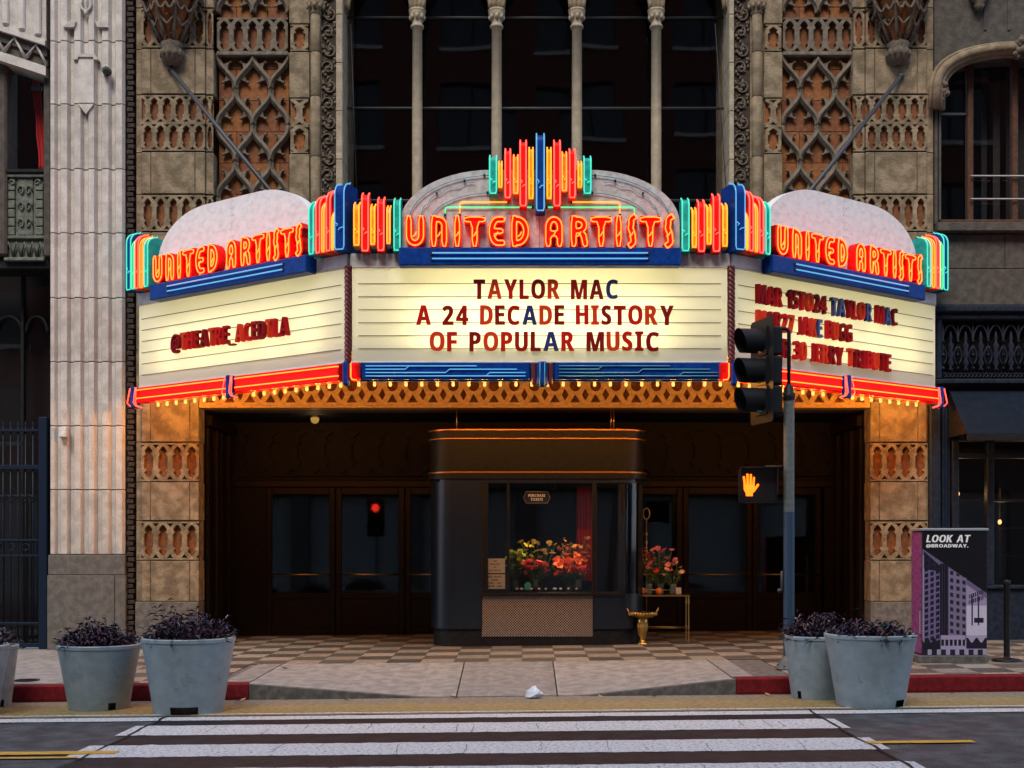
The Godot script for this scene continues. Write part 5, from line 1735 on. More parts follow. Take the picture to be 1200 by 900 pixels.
func make_marquee() -> void:
	var q := thing("theatre_marquee", "three-sided illuminated theatre marquee with red neon lettering and white letter boards", "marquee", Vector3(MQ_X, 0, 0))
	var side_len := 4.290
	var faces := []
	faces.append(part("front_face", q, T(0, 0, 2.80)))
	faces.append(part("left_face", q, T(-2.427 - 1.725, 0, 1.525, -SIDE_TURN)))
	faces.append(part("right_face", q, T(2.427 + 1.725, 0, 1.525, SIDE_TURN)))
	var half := [2.427, side_len / 2.0, side_len / 2.0]
	var st: SurfaceTool
	# frame: soffit and roof decks in plan
	var plan := PackedVector2Array([Vector2(-5.80, 0.02), Vector2(-5.80, 0.20), Vector2(-2.42, 2.70), Vector2(2.42, 2.70), Vector2(5.80, 0.20), Vector2(5.80, 0.02)])
	for y in [[4.21, 4.25, "soffit"], [5.38, 5.425, "roof_deck"]]:
		st = begin()
		plate(st, plan, y[0], y[1], [], true, Transform3D(Basis(Vector3(1, 0, 0), Vector3(0, 0, 1), Vector3(0, 1, 0)), Vector3.ZERO))
		obj(st, y[2], M.sheet_grey, q)
	for i in 3:
		var f: Node3D = faces[i]
		var hw: float = half[i]
		var front := i == 0
		# lit letter board: a translucent sheet over a white box with upright tubes inside
		var y0 := 4.050
		var y1 := 5.250
		st = begin()
		quad(st, Vector3(-hw + 0.05, y0, 0.0), Vector3(hw - 0.05, y0, 0.0), Vector3(hw - 0.05, y1, 0.0), Vector3(-hw + 0.05, y1, 0.0))
		obj(st, "light_panel", M.light_panel, f)
		st = begin()
		var zb := -0.46
		var e := hw - 0.20
		quad(st, Vector3(-e, y0, zb), Vector3(e, y0, zb), Vector3(e, y1, zb), Vector3(-e, y1, zb))
		quad(st, Vector3(-e, y0, zb), Vector3(-hw + 0.05, y0, -0.002), Vector3(-hw + 0.05, y1, -0.002), Vector3(-e, y1, zb))
		quad(st, Vector3(e, y0, zb), Vector3(e, y1, zb), Vector3(hw - 0.05, y1, -0.002), Vector3(hw - 0.05, y0, -0.002))
		quad(st, Vector3(-e, y0, zb), Vector3(e, y0, zb), Vector3(hw - 0.05, y0, -0.002), Vector3(-hw + 0.05, y0, -0.002))
		quad(st, Vector3(-e, y1, zb), Vector3(e, y1, zb), Vector3(hw - 0.05, y1, -0.002), Vector3(-hw + 0.05, y1, -0.002))
		obj(st, "light_box", plain(lin(0.85, 0.85, 0.83), 0.7), f)
		var n := 6 if front else 5
		for k in n:
			var u: float = -hw + (1.05 if front else 0.72) + (2.0 * hw - (2.1 if front else 1.44)) * k / (n - 1)
			st = begin(true)
			tube(st, [Vector3(u, y0 + 0.06, -0.36), Vector3(u, y1 - 0.22, -0.36)], 0.016, 6)
			obj(st, "fluorescent_tube", glow(lin(1.0, 0.93, 0.66), 0.7), f)
			for yy in [y0 + 0.28, y0 + 0.66]:
				lamp(Vector3(u, yy, -0.33), lin(1.0, 0.90, 0.50), (0.058 if front else 0.034), 0.04, f, "tube_light")
		# letter rails
		for k in 6:
			var y := 5.045 - 0.1645 * k
			slab("letter_rail", M.rail_dark, f, -hw + (0.13 if front else 0.12), hw - (0.13 if front else 0.12), y - 0.004, y + 0.004, 0.001, 0.012, 0.0)
		slab("board_edge", M.sheet_grey, f, -hw + 0.05, hw - 0.05, y1 - 0.004, y1 + 0.02, -0.02, 0.02, 0.004)
		slab("board_edge", M.sheet_white, f, -hw + 0.05, hw - 0.05, y0 - 0.008, y0 + 0.01, -0.02, 0.02, 0.004)
		slab("upper_band", M.sheet_grey if front else M.sheet_white, f, -hw + 0.02, hw - 0.02, y1 + 0.021, 5.43, -0.06, 0.0, 0.004)
		make_sign_unit(f, 1.0 if front else 0.90, front)
	# back walls of the canopy sides, towards the theatre
	# ---- lettering on the boards
	var reds := func(i: int) -> Material: return M.letter_reds[(i * 7 + 3) % 4]
	var F0: Node3D = faces[0]
	write_line(F0, "TAYLOR MAC", -0.595 - MQ_X, 1.232 - MQ_X, 4.848, 0.242, 0.013, 0.03, func(i: int) -> Material: return M.letter_blue if i == 9 else M.letter_reds[(i * 7 + 3) % 4])
	write_line(F0, "A 24 DECADE HISTORY", -1.319 - MQ_X, 1.935 - MQ_X, 4.522, 0.242, 0.013, 0.03, func(i: int) -> Material: return M.letter_blue if i == 8 else M.letter_reds[(i * 5 + 1) % 4])
	write_line(F0, "OF POPULAR MUSIC", -1.151 - MQ_X, 1.751 - MQ_X, 4.190, 0.242, 0.013, 0.03, func(i: int) -> Material: return M.letter_blue if i == 8 else M.letter_reds[(i * 3 + 2) % 4])
	write_line(faces[1], "@THEATRE_ACEDTLA", -1.30, 1.10, 4.50, 0.242, 0.013, 0.05, reds, "letter", 0.10)
	write_line(faces[2], "MAR 15TO24 TAYLOR MAC", -1.72, 1.15, 4.848, 0.242, 0.013, 0.05, func(i: int) -> Material: return M.letter_blue if i in [11, 12, 16, 19] else M.letter_reds[(i * 5 + 3) % 4], "letter", 0.10)
	write_line(faces[2], "MAR27 JAKE BUGG", -1.72, 0.16, 4.522, 0.242, 0.013, 0.05, func(i: int) -> Material: return M.letter_blue if i == 9 else M.letter_reds[(i * 5 + 2) % 4], "letter", 0.10)
	write_line(faces[2], "MAR 30 JERRY TRIBUTE", -1.62, 1.00, 4.190, 0.242, 0.013, 0.05, func(i: int) -> Material: return M.letter_blue if i == 0 else M.letter_reds[(i * 5 + 1) % 4], "letter", 0.10)
	# ---- neon towers over the middle
	var mid := [[-0.586, 0.107, 6.121, 6.603, "teal"], [-0.495, 0.059, 6.196, 6.528, "yellow"], [-0.403, 0.086, 6.067, 6.684, "red"], [-0.302, 0.075, 6.121, 6.609, "orange"], [-0.210, 0.097, 5.965, 6.791, "red"], [-0.111, 0.070, 6.056, 6.703, "yellow"], [0.004, 0.118, 5.890, 6.866, "blue"], [0.115, 0.070, 6.056, 6.703, "yellow"], [0.214, 0.097, 5.965, 6.791, "red"], [0.305, 0.075, 6.153, 6.646, "orange"], [0.405, 0.091, 6.067, 6.684, "red"], [0.500, 0.064, 6.196, 6.528, "yellow"], [0.594, 0.107, 6.121, 6.593, "teal"]]
	for m in mid:
		fin(q, F0.transform, m[0], m[1], m[2], m[3], 0.05, 0.15 if m[4] != "blue" else 0.21, fin_body(m[4]), fin_tube(m[4]), 0.0, 0.45)
	var lg := [[-2.302, 0.086, 5.488, 6.035, "yellow"], [-2.194, 0.102, 5.418, 6.153, "red"], [-2.098, 0.070, 5.498, 6.013, "yellow"], [-1.996, 0.097, 5.423, 6.099, "red"], [-1.901, 0.059, 5.509, 5.992, "pink"], [-1.794, 0.097, 5.423, 6.088, "teal"]]
	var rg := [[1.829, 0.107, 5.418, 6.088, "teal"], [1.939, 0.070, 5.461, 5.970, "yellow"], [2.028, 0.097, 5.412, 6.067, "red"], [2.124, 0.070, 5.504, 6.008, "yellow"], [2.216, 0.102, 5.412, 6.142, "red"], [2.323, 0.075, 5.477, 6.024, "yellow"]]
	for m in lg + rg: fin(q, F0.transform, m[0], m[1], m[2], m[3], -0.06, 0.20, fin_body(m[4]), fin_tube(m[4]), 0.0, 0.5)
	for s in [-1.0, 1.0]:
		fin(q, Transform3D(), s * 2.40, 0.15, 5.435, 6.29, 2.60, 0.36, M.sign_blue, M.neon_blue, s * SIDE_TURN / 2.0, 0.42)
	for i in [1, 2]:
		var s := -1.0 if i == 1 else 1.0       # s: towards the theatre
		var f: Node3D = faces[i]
		var near := [[-1.68, 0.10, 0.70, "teal"], [-1.80, 0.09, 0.74, "red"], [-1.89, 0.06, 0.66, "orange"], [-1.985, 0.09, 0.78, "red"], [-2.06, 0.05, 0.52, "yellow"]]
		var end := [[1.68, 0.10, 0.72, "teal"], [1.79, 0.08, 0.74, "orange"], [1.89, 0.09, 0.78, "red"], [1.98, 0.07, 0.74, "green"], [2.08, 0.12, 0.84, "blue"]]
		for m in near + end:
			fin(q, f.transform, s * m[0], m[1], 5.44, 5.44 + m[2], -0.08, 0.26, fin_body(m[3]), fin_tube(m[3] if m[3] != "blue" else "teal"), 0.0, 0.55)
	for x in [-2.25, -1.85, 1.85, 2.25]:
		lamp(Vector3(x, 5.8, 0.42), lin(1.0, 0.15, 0.05), 0.010, 0.05, F0, "neon_light")
	lamp(Vector3(-0.3, 6.2, 0.36), lin(1.0, 0.15, 0.05), 0.010, 0.05, F0, "neon_light")
	lamp(Vector3(0.3, 6.2, 0.36), lin(1.0, 0.15, 0.05), 0.010, 0.05, F0, "neon_light")
	# ---- tubes drawn on the middle plate
	var zt := 0.075
	st = begin(true)
	for s in [-1.0, 1.0]:
		tube(st, [Vector3(s * 0.09, 5.995, zt), Vector3(s * 1.17, 5.995, zt), Vector3(s * 1.19, 5.985, zt), Vector3(s * 1.195, 5.90, zt)], 0.0095, 6)
	obj(st, "neon_tube", M.neon_green, F0)
	st = begin(true)
	for s in [-1.0, 1.0]:
		tube(st, [Vector3(s * 0.40, 6.06, zt), Vector3(s * 0.99, 6.06, zt), Vector3(s * 1.005, 6.045, zt), Vector3(s * 1.01, 5.90, zt)], 0.0085, 6)
	obj(st, "neon_tube", M.neon_yellow, F0)
	st = begin(true)
	for s in [-1.0, 1.0]:
		for c in [[1.055, 0.60, 0.62], [0.78, 0.38, 0.55]]:
			var pts := []
			for a in arc_pts(Vector2(0.60, 5.80), Vector2(c[0], c[1]), 5, 88, 14): pts.append(Vector3(s * a.x, a.y, zt))
			tube(st, pts, 0.007, 5)
		var wave := []
		for i in 21:
			var u := i / 20.0
			var th := lerpf(0.12, 1.35, u)
			wave.append(Vector3(s * (0.62 + 0.88 * cos(th)), 5.83 + 0.47 * sin(th) + 0.035 * absf(sin(u * 12.0)), zt))
		tube(st, wave, 0.005, 5)
	obj(st, "unlit_tube", M.neon_dim, F0)
	st = begin()
	for s in [-1.0, 1.0]:
		for c in [[0.09, 5.995], [0.40, 6.06], [1.195, 5.90], [1.01, 5.90], [0.70, 6.40], [0.66, 6.18], [1.64, 5.87], [1.36, 5.87], [0.95, 6.33], [1.30, 6.17]]:
			box_at(st, s * c[0] - 0.012, s * c[0] + 0.012, c[1] - 0.014, c[1] + 0.014, 0.051, 0.085, 0.003)
	obj(st, "tube_holder", M.iron_black, F0)
	# ---- bottom fascia
	fascia_front(F0)
	for i in [1, 2]: fascia_side(faces[i], -1.0 if i == 1 else 1.0)
	# twisted columns at the two front corners
	for s in [-1.0, 1.0]:
		st = begin(true)
		var n := 60
		for strand in 3:
			var pts := []
			for k in n + 1:
				var u := k / float(n)
				var a := u * TAU * 7.0 + strand * TAU / 3.0
				pts.append(Vector3(s * 2.43 + 0.022 * cos(a), lerpf(4.04, 5.27, u), 2.80 + 0.022 * sin(a)))
			tube(st, pts, 0.026, 6)
		obj(st, "twisted_column", M.rope_red, q)
	# ---- bulbs under the edge
	var bs := begin(true)
	lathe(bs, [[0.0, -0.042], [0.015, -0.037], [0.021, -0.020], [0.020, -0.004], [0.016, 0.018], [0.013, 0.03]], 10)
	var bulb_mesh := finish(bs)
	bs = begin(true)
	lathe(bs, [[0.016, 0.026], [0.019, 0.03], [0.019, 0.07], [0.0, 0.07]], 8)
	var socket_mesh := finish(bs)
	var spots := []
	for k in 24: spots.append([faces[0], -2.30 + 0.20 * k])
	for k in 20:
		if k in [0, 10]: continue
		spots.append([faces[1], -1.95 + 0.205 * k])
		spots.append([faces[2], 1.95 - 0.205 * k])
	for b in spots:
		var bp := part("light_bulb", q, b[0].transform * T(b[1], 3.792, -0.07))
		inst(bulb_mesh, "bulb_glass", M.bulb, bp)
		inst(socket_mesh, "bulb_socket", M.brass, bp)
		lamp(Vector3(0, -0.012, 0), lin(1.0, 0.38, 0.05), 0.088, 0.025, bp, "bulb_light")
	# ---- rods that hold the canopy
	for s in [[-5.202, 8.814, -3.524, 6.714], [5.653, 8.712, 4.032, 6.666]]:
		st = begin(true)
		var a := Vector3(s[0] - MQ_X, s[1], 0.03)
		var b := Vector3(s[2] - MQ_X, s[3], 1.30)
		tube(st, [a, b + (b - a) * 0.35], 0.032, 8)
		blob(st, a, Vector3(0.05, 0.05, 0.05), 6)
		obj(st, "tie_rod", M.steel, q)

func fin_body(c: String) -> Material:
	return {"teal": M.sign_teal, "yellow": M.sign_yellow, "red": M.sign_red, "orange": M.sign_orange, "blue": M.sign_blue, "pink": M.sign_pink, "green": M.sign_teal}[c]

func fin_tube(c: String) -> Material:
	return {"teal": M.neon_teal, "yellow": M.neon_yellow, "red": M.neon_red, "orange": M.neon_orange, "blue": M.neon_blue, "pink": M.neon_yellow, "green": M.neon_green}[c]

func fascia_front(f: Node3D) -> void:
	var st: SurfaceTool
	slab("fascia_back", M.sign_blue, f, -2.40, 2.40, 3.81, 4.040, -0.05, 0.0, 0.004)
	for s in [[-2.245, -0.13], [0.19, 2.30]]:
		slab("blue_bar", M.sign_blue, f, s[0], s[1], 3.825, 4.030, 0.001, 0.085, 0.008)
		st = begin(true)
		var w: float = s[1] - s[0]
		for k in 4:
			var y := 3.865 + 0.042 * k
			var y2 := y + 0.042
			var j: float = s[0] + w * [0.74, 0.50, 0.26, 0.18][k]
			if k < 3: tube(st, [Vector3(s[0] + 0.05, y, 0.10), Vector3(j, y, 0.10), Vector3(j + 0.05, y2, 0.10), Vector3(minf(j + 0.9, s[1] - 0.05), y2, 0.10)], 0.0065, 5)
			else: tube(st, [Vector3(s[0] + 0.05, y, 0.10), Vector3(s[0] + w * 0.40, y, 0.10)], 0.0065, 5)
		tube(st, [Vector3(s[0] + w * 0.62, 3.865, 0.10), Vector3(s[1] - 0.05, 3.865, 0.10)], 0.0065, 5)
		obj(st, "neon_tube", M.neon_blue if s[0] < 0 else M.neon_dim, f)
	for u in [-0.055, 0.055]:
		slab("red_cheek", M.rope_red, f, u * 1.9 + 0.03 - 0.03, u * 1.9 + 0.03 + 0.03, 3.76, 4.035, 0.001, 0.10, 0.02)
	slab("blue_buckle", M.sign_blue, f, -0.04, 0.10, 3.73, 4.045, 0.002, 0.15, 0.03)
	st = begin(true)
	for u in [0.0, 0.06]: tube(st, [Vector3(u, 4.03, 0.165), Vector3(u, 3.74, 0.165), Vector3(u, 3.715, 0.12)], 0.006, 5)
	obj(st, "neon_tube", M.neon_dim, f)
	for s in [-1.0, 1.0]:
		slab("red_end", M.sign_red, f, s * 2.26, s * 2.40, 3.80, 4.035, 0.001, 0.12, 0.03)
		st = begin(true)
		tube(st, [Vector3(s * 2.375, 4.02, 0.135), Vector3(s * 2.375, 3.85, 0.135), Vector3(s * 2.36, 3.815, 0.135), Vector3(s * 2.30, 3.81, 0.135)], 0.009, 6)
		obj(st, "neon_tube", M.neon_orange, f)
		slab("blue_corner", M.sign_blue, f, s * 2.405, s * 2.48, 3.75, 4.045, -0.02, 0.13, 0.02)

func fascia_side(f: Node3D, s: float) -> void:      # s points from the front corner towards the theatre
	var st: SurfaceTool
	slab("fascia_back", M.sign_red, f, -2.12, 2.12, 3.81, 4.040, -0.05, 0.0, 0.004)
	for q in [[-2.06, -0.10], [0.08, 2.04]]:
		var a: float = s * q[0]
		var b: float = s * q[1]
		slab("red_bar", M.sign_red, f, a, b, 3.815, 4.032, 0.001, 0.09, 0.008)
		st = begin(true)
		for y in [3.875, 3.995]:
			tube(st, [Vector3(a, y, 0.085), Vector3(a + (b - a) * 0.02, y, 0.105), Vector3(b - (b - a) * 0.02, y, 0.105), Vector3(b, y, 0.085)], 0.0085, 6)
		obj(st, "neon_tube", M.neon_orange, f)
		for k in 3:
			lamp(Vector3(lerpf(a, b, 0.2 + 0.3 * k), 3.93, 0.24), lin(1.0, 0.10, 0.03), 0.008, 0.04, f, "neon_light")
	for u in [0.0, 2.08]:
		slab("blue_buckle", M.sign_blue, f, s * (u - 0.025), s * (u + 0.045), 3.74, 4.05, 0.001, 0.14, 0.02)
		st = begin(true)
		for k in 3:
			var uu: float = s * (u - 0.075 + 0.018 * k) if k < 2 else s * (u + 0.065)
			tube(st, [Vector3(uu, 4.03, 0.12), Vector3(uu, 3.81, 0.13 + 0.02 * k), Vector3(uu, 3.765, 0.11), Vector3(uu, 3.75, 0.02)], 0.0085, 6)
		obj(st, "neon_tube", M.neon_red, f)


# ---------------------------------------------------------------- ticket booth
func rounded_plan(hw: float, z0: float, z1: float, r: float) -> PackedVector2Array:   # seen from above, x and z
	var p := PackedVector2Array()
	for a in arc_pts(Vector2(hw - r, z1 - r), Vector2(r, r), 0, 90, 10): p.append(a)
	for a in arc_pts(Vector2(-hw + r, z1 - r), Vector2(r, r), 90, 180, 10): p.append(a)
	for a in arc_pts(Vector2(-hw + r, z0 + r), Vector2(r, r), 180, 270, 10): p.append(a)
	for a in arc_pts(Vector2(hw - r, z0 + r), Vector2(r, r), 270, 360, 10): p.append(a)
	return p

const FLAT := Basis(Vector3(1, 0, 0), Vector3(0, 0, 1), Vector3(0, 1, 0))

# a wall that follows part of a plan line, from y0 to y1, with smooth corners
func plan_wall(st: SurfaceTool, pts: Array, y0: float, y1: float) -> void:
	st.set_smooth_group(0)
	for i in pts.size() - 1:
		var a: Vector2 = pts[i]
		var b: Vector2 = pts[i + 1]
		quad(st, Vector3(b.x, y0, b.y), Vector3(a.x, y0, a.y), Vector3(a.x, y1, a.y), Vector3(b.x, y1, b.y))
	st.set_smooth_group(-1)

func band(parent: Node, called: String, m: Material, plan: PackedVector2Array, y0: float, y1: float) -> void:
	var st := begin()
	plate(st, plan, y0, y1, [], true, Transform3D(FLAT, Vector3.ZERO))
	# rounded faces get smooth normals
	var s2 := begin(true)
	var ring := Array(plan)
	ring.append(plan[0])
	plan_wall(s2, ring, y0, y1)
	var o := obj(st, called, m, parent)
	o.scale = Vector3(0.999, 1.0, 0.999)
	obj(s2, called, m, parent)

func make_booth() -> void:
	var bx := 0.251
	var by := walk_y(bx, -0.8) - 0.02
	var b := thing("ticket_booth", "dark slate ticket booth with rounded corners and a flower-filled window", "booth", Vector3(bx, by, 0))
	var hw := 1.596
	var zf := 0.20
	var zb := -1.75
	var r := 0.42
	var y := func(v: float) -> float: return v - by
	var st: SurfaceTool
	band(b, "plinth", M.iron_black, rounded_plan(hw - 0.03, zb + 0.03, zf - 0.03, r), 0.0, 0.506 - by)
	# body: left blank panel round the corner, window in the middle, glass round the right
	var wl := -0.578 - bx
	var wr := 1.075 - bx
	var y0 := 0.506 - by
	var y1 := 2.731 - by
	var ys := 1.021 - by
	var yt := 2.655 - by
	var left := []
	for a in arc_pts(Vector2(-hw + r, zf - r), Vector2(r, r), 90, 180, 12): left.append(a)
	left.insert(0, Vector2(wl, zf))
	left.append(Vector2(-hw, zb + r))
	for a in arc_pts(Vector2(-hw + r, zb + r), Vector2(r, r), 180, 270, 8): left.append(a)
	left.append(Vector2(hw - r, zb))
	for a in arc_pts(Vector2(hw - r, zb + r), Vector2(r, r), 270, 360, 8): left.append(a)
	left.append(Vector2(hw, -1.0))
	st = begin(true)
	plan_wall(st, left, y0, y1)
	obj(st, "curved_panel", M.booth, b)
	# right corner: low wall, glass above
	var right := [Vector2(hw, -1.0), Vector2(hw, zf - r)]
	for a in arc_pts(Vector2(hw - r, zf - r), Vector2(r, r), 0, 90, 12): right.append(a)
	right.append(Vector2(wr, zf))
	st = begin(true)
	plan_wall(st, right, y0, ys)
	obj(st, "low_panel", M.booth, b)
	st = begin(true)
	plan_wall(st, right, yt, y1)
	obj(st, "high_panel", M.booth, b)
	slab("header", M.booth, b, wl, wr, yt, y1, zf - 0.06, zf - 0.001, 0.004)
	st = begin(true)
	plan_wall(st, right, ys, yt)
	obj(st, "curved_pane", M.pane, b)
	for u in [[1.087 - bx, 0.035, zf], [1.496 - bx, 0.05, zf - 0.05], [1.785 - bx, 0.03, zf - 0.24]]:
		slab("glazing_post", M.iron_black, b, u[0] - u[1], u[0] + u[1], ys, yt, u[2] - 0.06, u[2] + 0.012, 0.008)
	slab("glazing_post", M.iron_black, b, wl, wl + 0.10, ys, yt, zf - 0.06, zf + 0.012, 0.008)
	slab("glazing_post", M.iron_black, b, -0.201 - bx, -0.163 - bx, ys, yt, zf - 0.05, zf - 0.008, 0.004)
	slab("counter", M.iron_black, b, wl - 0.01, hw - 0.3, ys - 0.03, ys + 0.02, zf - 0.35, zf + 0.04, 0.008)
	st = begin()
	quad(st, Vector3(wl, ys, zf - 0.03), Vector3(wr, ys, zf - 0.03), Vector3(wr, yt, zf - 0.03), Vector3(wl, yt, zf - 0.03))
	obj(st, "front_pane", M.pane, b)
	# perforated metal panel
	slab("grille_back", M.iron_black, b, wl, wr, y0, ys - 0.031, zf - 0.08, zf - 0.02, 0.0)
	var grille := make_grille(wr - wl - 0.02, 1.002 - 0.393)
	inst(grille, "perforated_panel", mottled(lin(0.42, 0.355, 0.30), lin(0.50, 0.43, 0.37), 0.5, 0.5, 0.0), b, T(wl + 0.01, 0.393 - by, zf - 0.01))
	for e in [[wl, wl + 0.012], [wr - 0.012, wr]]:
		slab("grille_frame", M.iron_black, b, e[0], e[1], y0, ys - 0.031, zf - 0.02, zf + 0.006, 0.003)
	# top
	var cap := rounded_plan(hw + 0.045, zb - 0.045, zf + 0.045, r + 0.045)
	var mid := rounded_plan(hw + 0.005, zb - 0.005, zf + 0.005, r)
	var rim := rounded_plan(hw + 0.05, zb - 0.05, zf + 0.05, r + 0.05)
	band(b, "lower_rim", M.booth_top, cap, 2.718 - by, 2.802 - by)
	band(b, "gilt_line", M.gilt_line, rim, 2.803 - by, 2.824 - by)
	band(b, "fascia", M.booth_top, mid, 2.825 - by, 3.301 - by)
	band(b, "gilt_line", M.gilt_line, cap, 3.302 - by, 3.316 - by)
	band(b, "top_cap", M.booth_top, mid, 3.317 - by, 3.427 - by)
	band(b, "gilt_line", M.gilt_line, cap, 3.428 - by, 3.447 - by)
	# inside
	slab("back_wall", M.void, b, -hw + 0.1, hw - 0.1, 0.1, y1, zb + 0.12, zb + 0.16, 0.0)
	slab("inner_wall", M.void, b, wl - 0.06, wl - 0.002, 0.1, y1, zb + 0.161, zf - 0.1, 0.0)
	slab("inner_ceiling", M.void, b, -hw + 0.1, hw - 0.1, y1 - 0.05, y1 - 0.002, zb + 0.161, zf - 0.1, 0.0)
	slab("display_shelf", M.iron_black, b, wl, hw - 0.30, ys - 0.20, ys - 0.16, zb + 0.17, zf - 0.36, 0.006)
	# hanging rods from the ceiling
	for u in [-0.963 - bx, 1.361 - bx, 1.406 - bx]:
		st = begin(true)
		tube(st, [Vector3(u, 3.444 - by, -0.25), Vector3(u, 3.783 - by, -0.25)], 0.011, 6)
		obj(st, "hanger_rod", M.brass, b)
	# spotlight inside, aimed down on the flowers
	var sp := thing("booth_spotlight", "small ceiling spotlight inside the ticket booth above the flowers", "spotlight", Vector3(bx + 0.25, by + y1 - 0.06, -0.25))
	st = begin(true)
	lathe(st, [[0.028, -0.10], [0.034, -0.09], [0.034, 0.0], [0.0, 0.0]], 12)
	obj(st, "lamp_housing", M.iron_black, sp)
	st = begin(true)
	lathe(st, [[0.0, -0.098], [0.027, -0.092]], 12)
	obj(st, "lamp_lens", glow(lin(1.0, 0.8, 0.55), 0.8), sp)
	var l := SpotLight3D.new()
	l.name = "spot_beam"
	l.position = Vector3(0, -0.13, 0)
	l.rotation = Vector3(-PI / 2, 0, 0)
	l.light_color = lin(1.0, 0.82, 0.6)
	l.light_energy = 0.9
	l.spot_angle = 50.0
	l.spot_range = 6.0
	l.light_size = 0.03
	l.shadow_enabled = true
	sp.add_child(l)
	# small sign hung in the window
	var sg := thing("ticket_sign", "small black six-sided sign reading purchase tickets inside the booth window", "sign", Vector3(0.24, 2.357, 0.10))
	var hexa := PackedVector2Array([Vector2(-0.205, 0.09), Vector2(-0.165, 0.0), Vector2(0.165, 0.0), Vector2(0.205, 0.09), Vector2(0.165, 0.18), Vector2(-0.165, 0.18)])
	st = begin()
	plate(st, hexa, -0.01, 0.0, [], true)
	obj(st, "board", M.iron_black, sg)
	st = begin(true)
	var ring := []
	for h in hexa: ring.append(Vector3(h.x * 0.95, (h.y - 0.09) * 0.93 + 0.09, 0.002))
	tube(st, ring, 0.0025, 4, true)
	obj(st, "border_line", M.sheet_grey, sg)
	var white := plain(lin(0.75, 0.75, 0.73), 0.6)
	write_line(sg, "PURCHASE", -0.125, 0.125, 0.098, 0.040, 0.001, 0.002, func(_i): return white)
	write_line(sg, "TICKETS", -0.09, 0.09, 0.040, 0.040, 0.001, 0.002, func(_i): return white)
	# two notices on the glass at the left
	var lines := [["THE", "THEATRE", "AT", "ACE HOTEL"], ["BOX OFFICE", "HOURS", "TUES - SAT", "NOON - 5PM"]]
	for k in 2:
		var nt := thing("notice_card", ["white printed card in the upper left of the booth window", "white printed card under another at the booth counter"][k], "notice", Vector3(-0.378, [1.328, 1.095][k], 0.178))
		slab("card", plain(lin(0.30, 0.29, 0.25), 0.7), nt, -0.15, 0.15, 0.0, 0.215, -0.006, 0.0, 0.0)
		for i in 4:
			var t: String = lines[k][i]
			var wd := 0.020 * t.length()
			write_line(nt, t, -wd / 2.0, wd / 2.0, 0.165 - 0.046 * i, 0.024, 0.0005, 0.001, func(_i): return M.iron_black)

# a sheet with real round-cornered holes, staggered: a lattice of small diamonds
func make_grille(w: float, h: float) -> ArrayMesh:
	var st := begin()
	var nx := 84
	var ny := 31
	var a := w / nx
	var c := h / ny
	for i in nx:
		for j in ny:
			var x := (i + 0.5) * a
			var y := (j + 0.5) * c
			if (i + j) % 2 == 0:
				# solid square, slightly wider than its cell so that corners join
				var sx := a * 0.56
				var sy := c * 0.56
				quad(st, Vector3(x - sx, y, 0), Vector3(x, y - sy, 0), Vector3(x + sx, y, 0), Vector3(x, y + sy, 0))
				quad(st, Vector3(x - sx * 0.86, y - sy * 0.86, -0.001), Vector3(x + sx * 0.86, y - sy * 0.86, -0.001), Vector3(x + sx * 0.86, y + sy * 0.86, -0.001), Vector3(x - sx * 0.86, y + sy * 0.86, -0.001))
	return finish(st)


# ---------------------------------------------------------------- street furniture
# a tapered round tub; feet leaves two gaps cut out of the foot
func planter(at: Vector3, top_r: float, foot_r: float, h: float, label: String, cuts: Array) -> void:
	var p := thing("planter", label, "planter", at, "grey tub planters along the kerb")
	var st := begin(true)
	var n := 72
	var levels := [[0.0, foot_r], [0.085, lerpf(foot_r, top_r, 0.085 / h)], [h * 0.5, lerpf(foot_r, top_r, 0.5)], [h - 0.045, top_r - 0.004], [h - 0.040, top_r + 0.004], [h - 0.008, top_r + 0.006], [h, top_r], [h - 0.001, top_r - 0.036], [h - 0.12, top_r - 0.055]]
	for i in levels.size() - 1:
		for k in n:
			var a0 := TAU * k / n
			var a1 := TAU * (k + 1) / n
			if i == 0:
				var out := false
				for c in cuts:
					if absf(angle_difference((a0 + a1) / 2.0, c[0])) < c[1]: out = true
				if out: continue
			var q := []
			for e in [[a0, i], [a1, i], [a1, i + 1], [a0, i + 1]]:
				q.append(Vector3(sin(e[0]) * levels[e[1]][1], levels[e[1]][0], cos(e[0]) * levels[e[1]][1]))
			st.set_smooth_group(i + 1)
			quad(st, q[0], q[1], q[2], q[3])
	obj(st, "tub", M.planter, p)
	st = begin(true)
	lathe(st, [[0.0, h - 0.11], [top_r - 0.05, h - 0.11]], 24)
	obj(st, "soil", M.soil, p)
	st = begin(true)
	lathe(st, [[foot_r * 0.8, 0.0], [foot_r * 0.8, 0.086], [foot_r + 0.001, 0.087]], 24)
	obj(st, "inner_foot", M.concrete_dark, p)

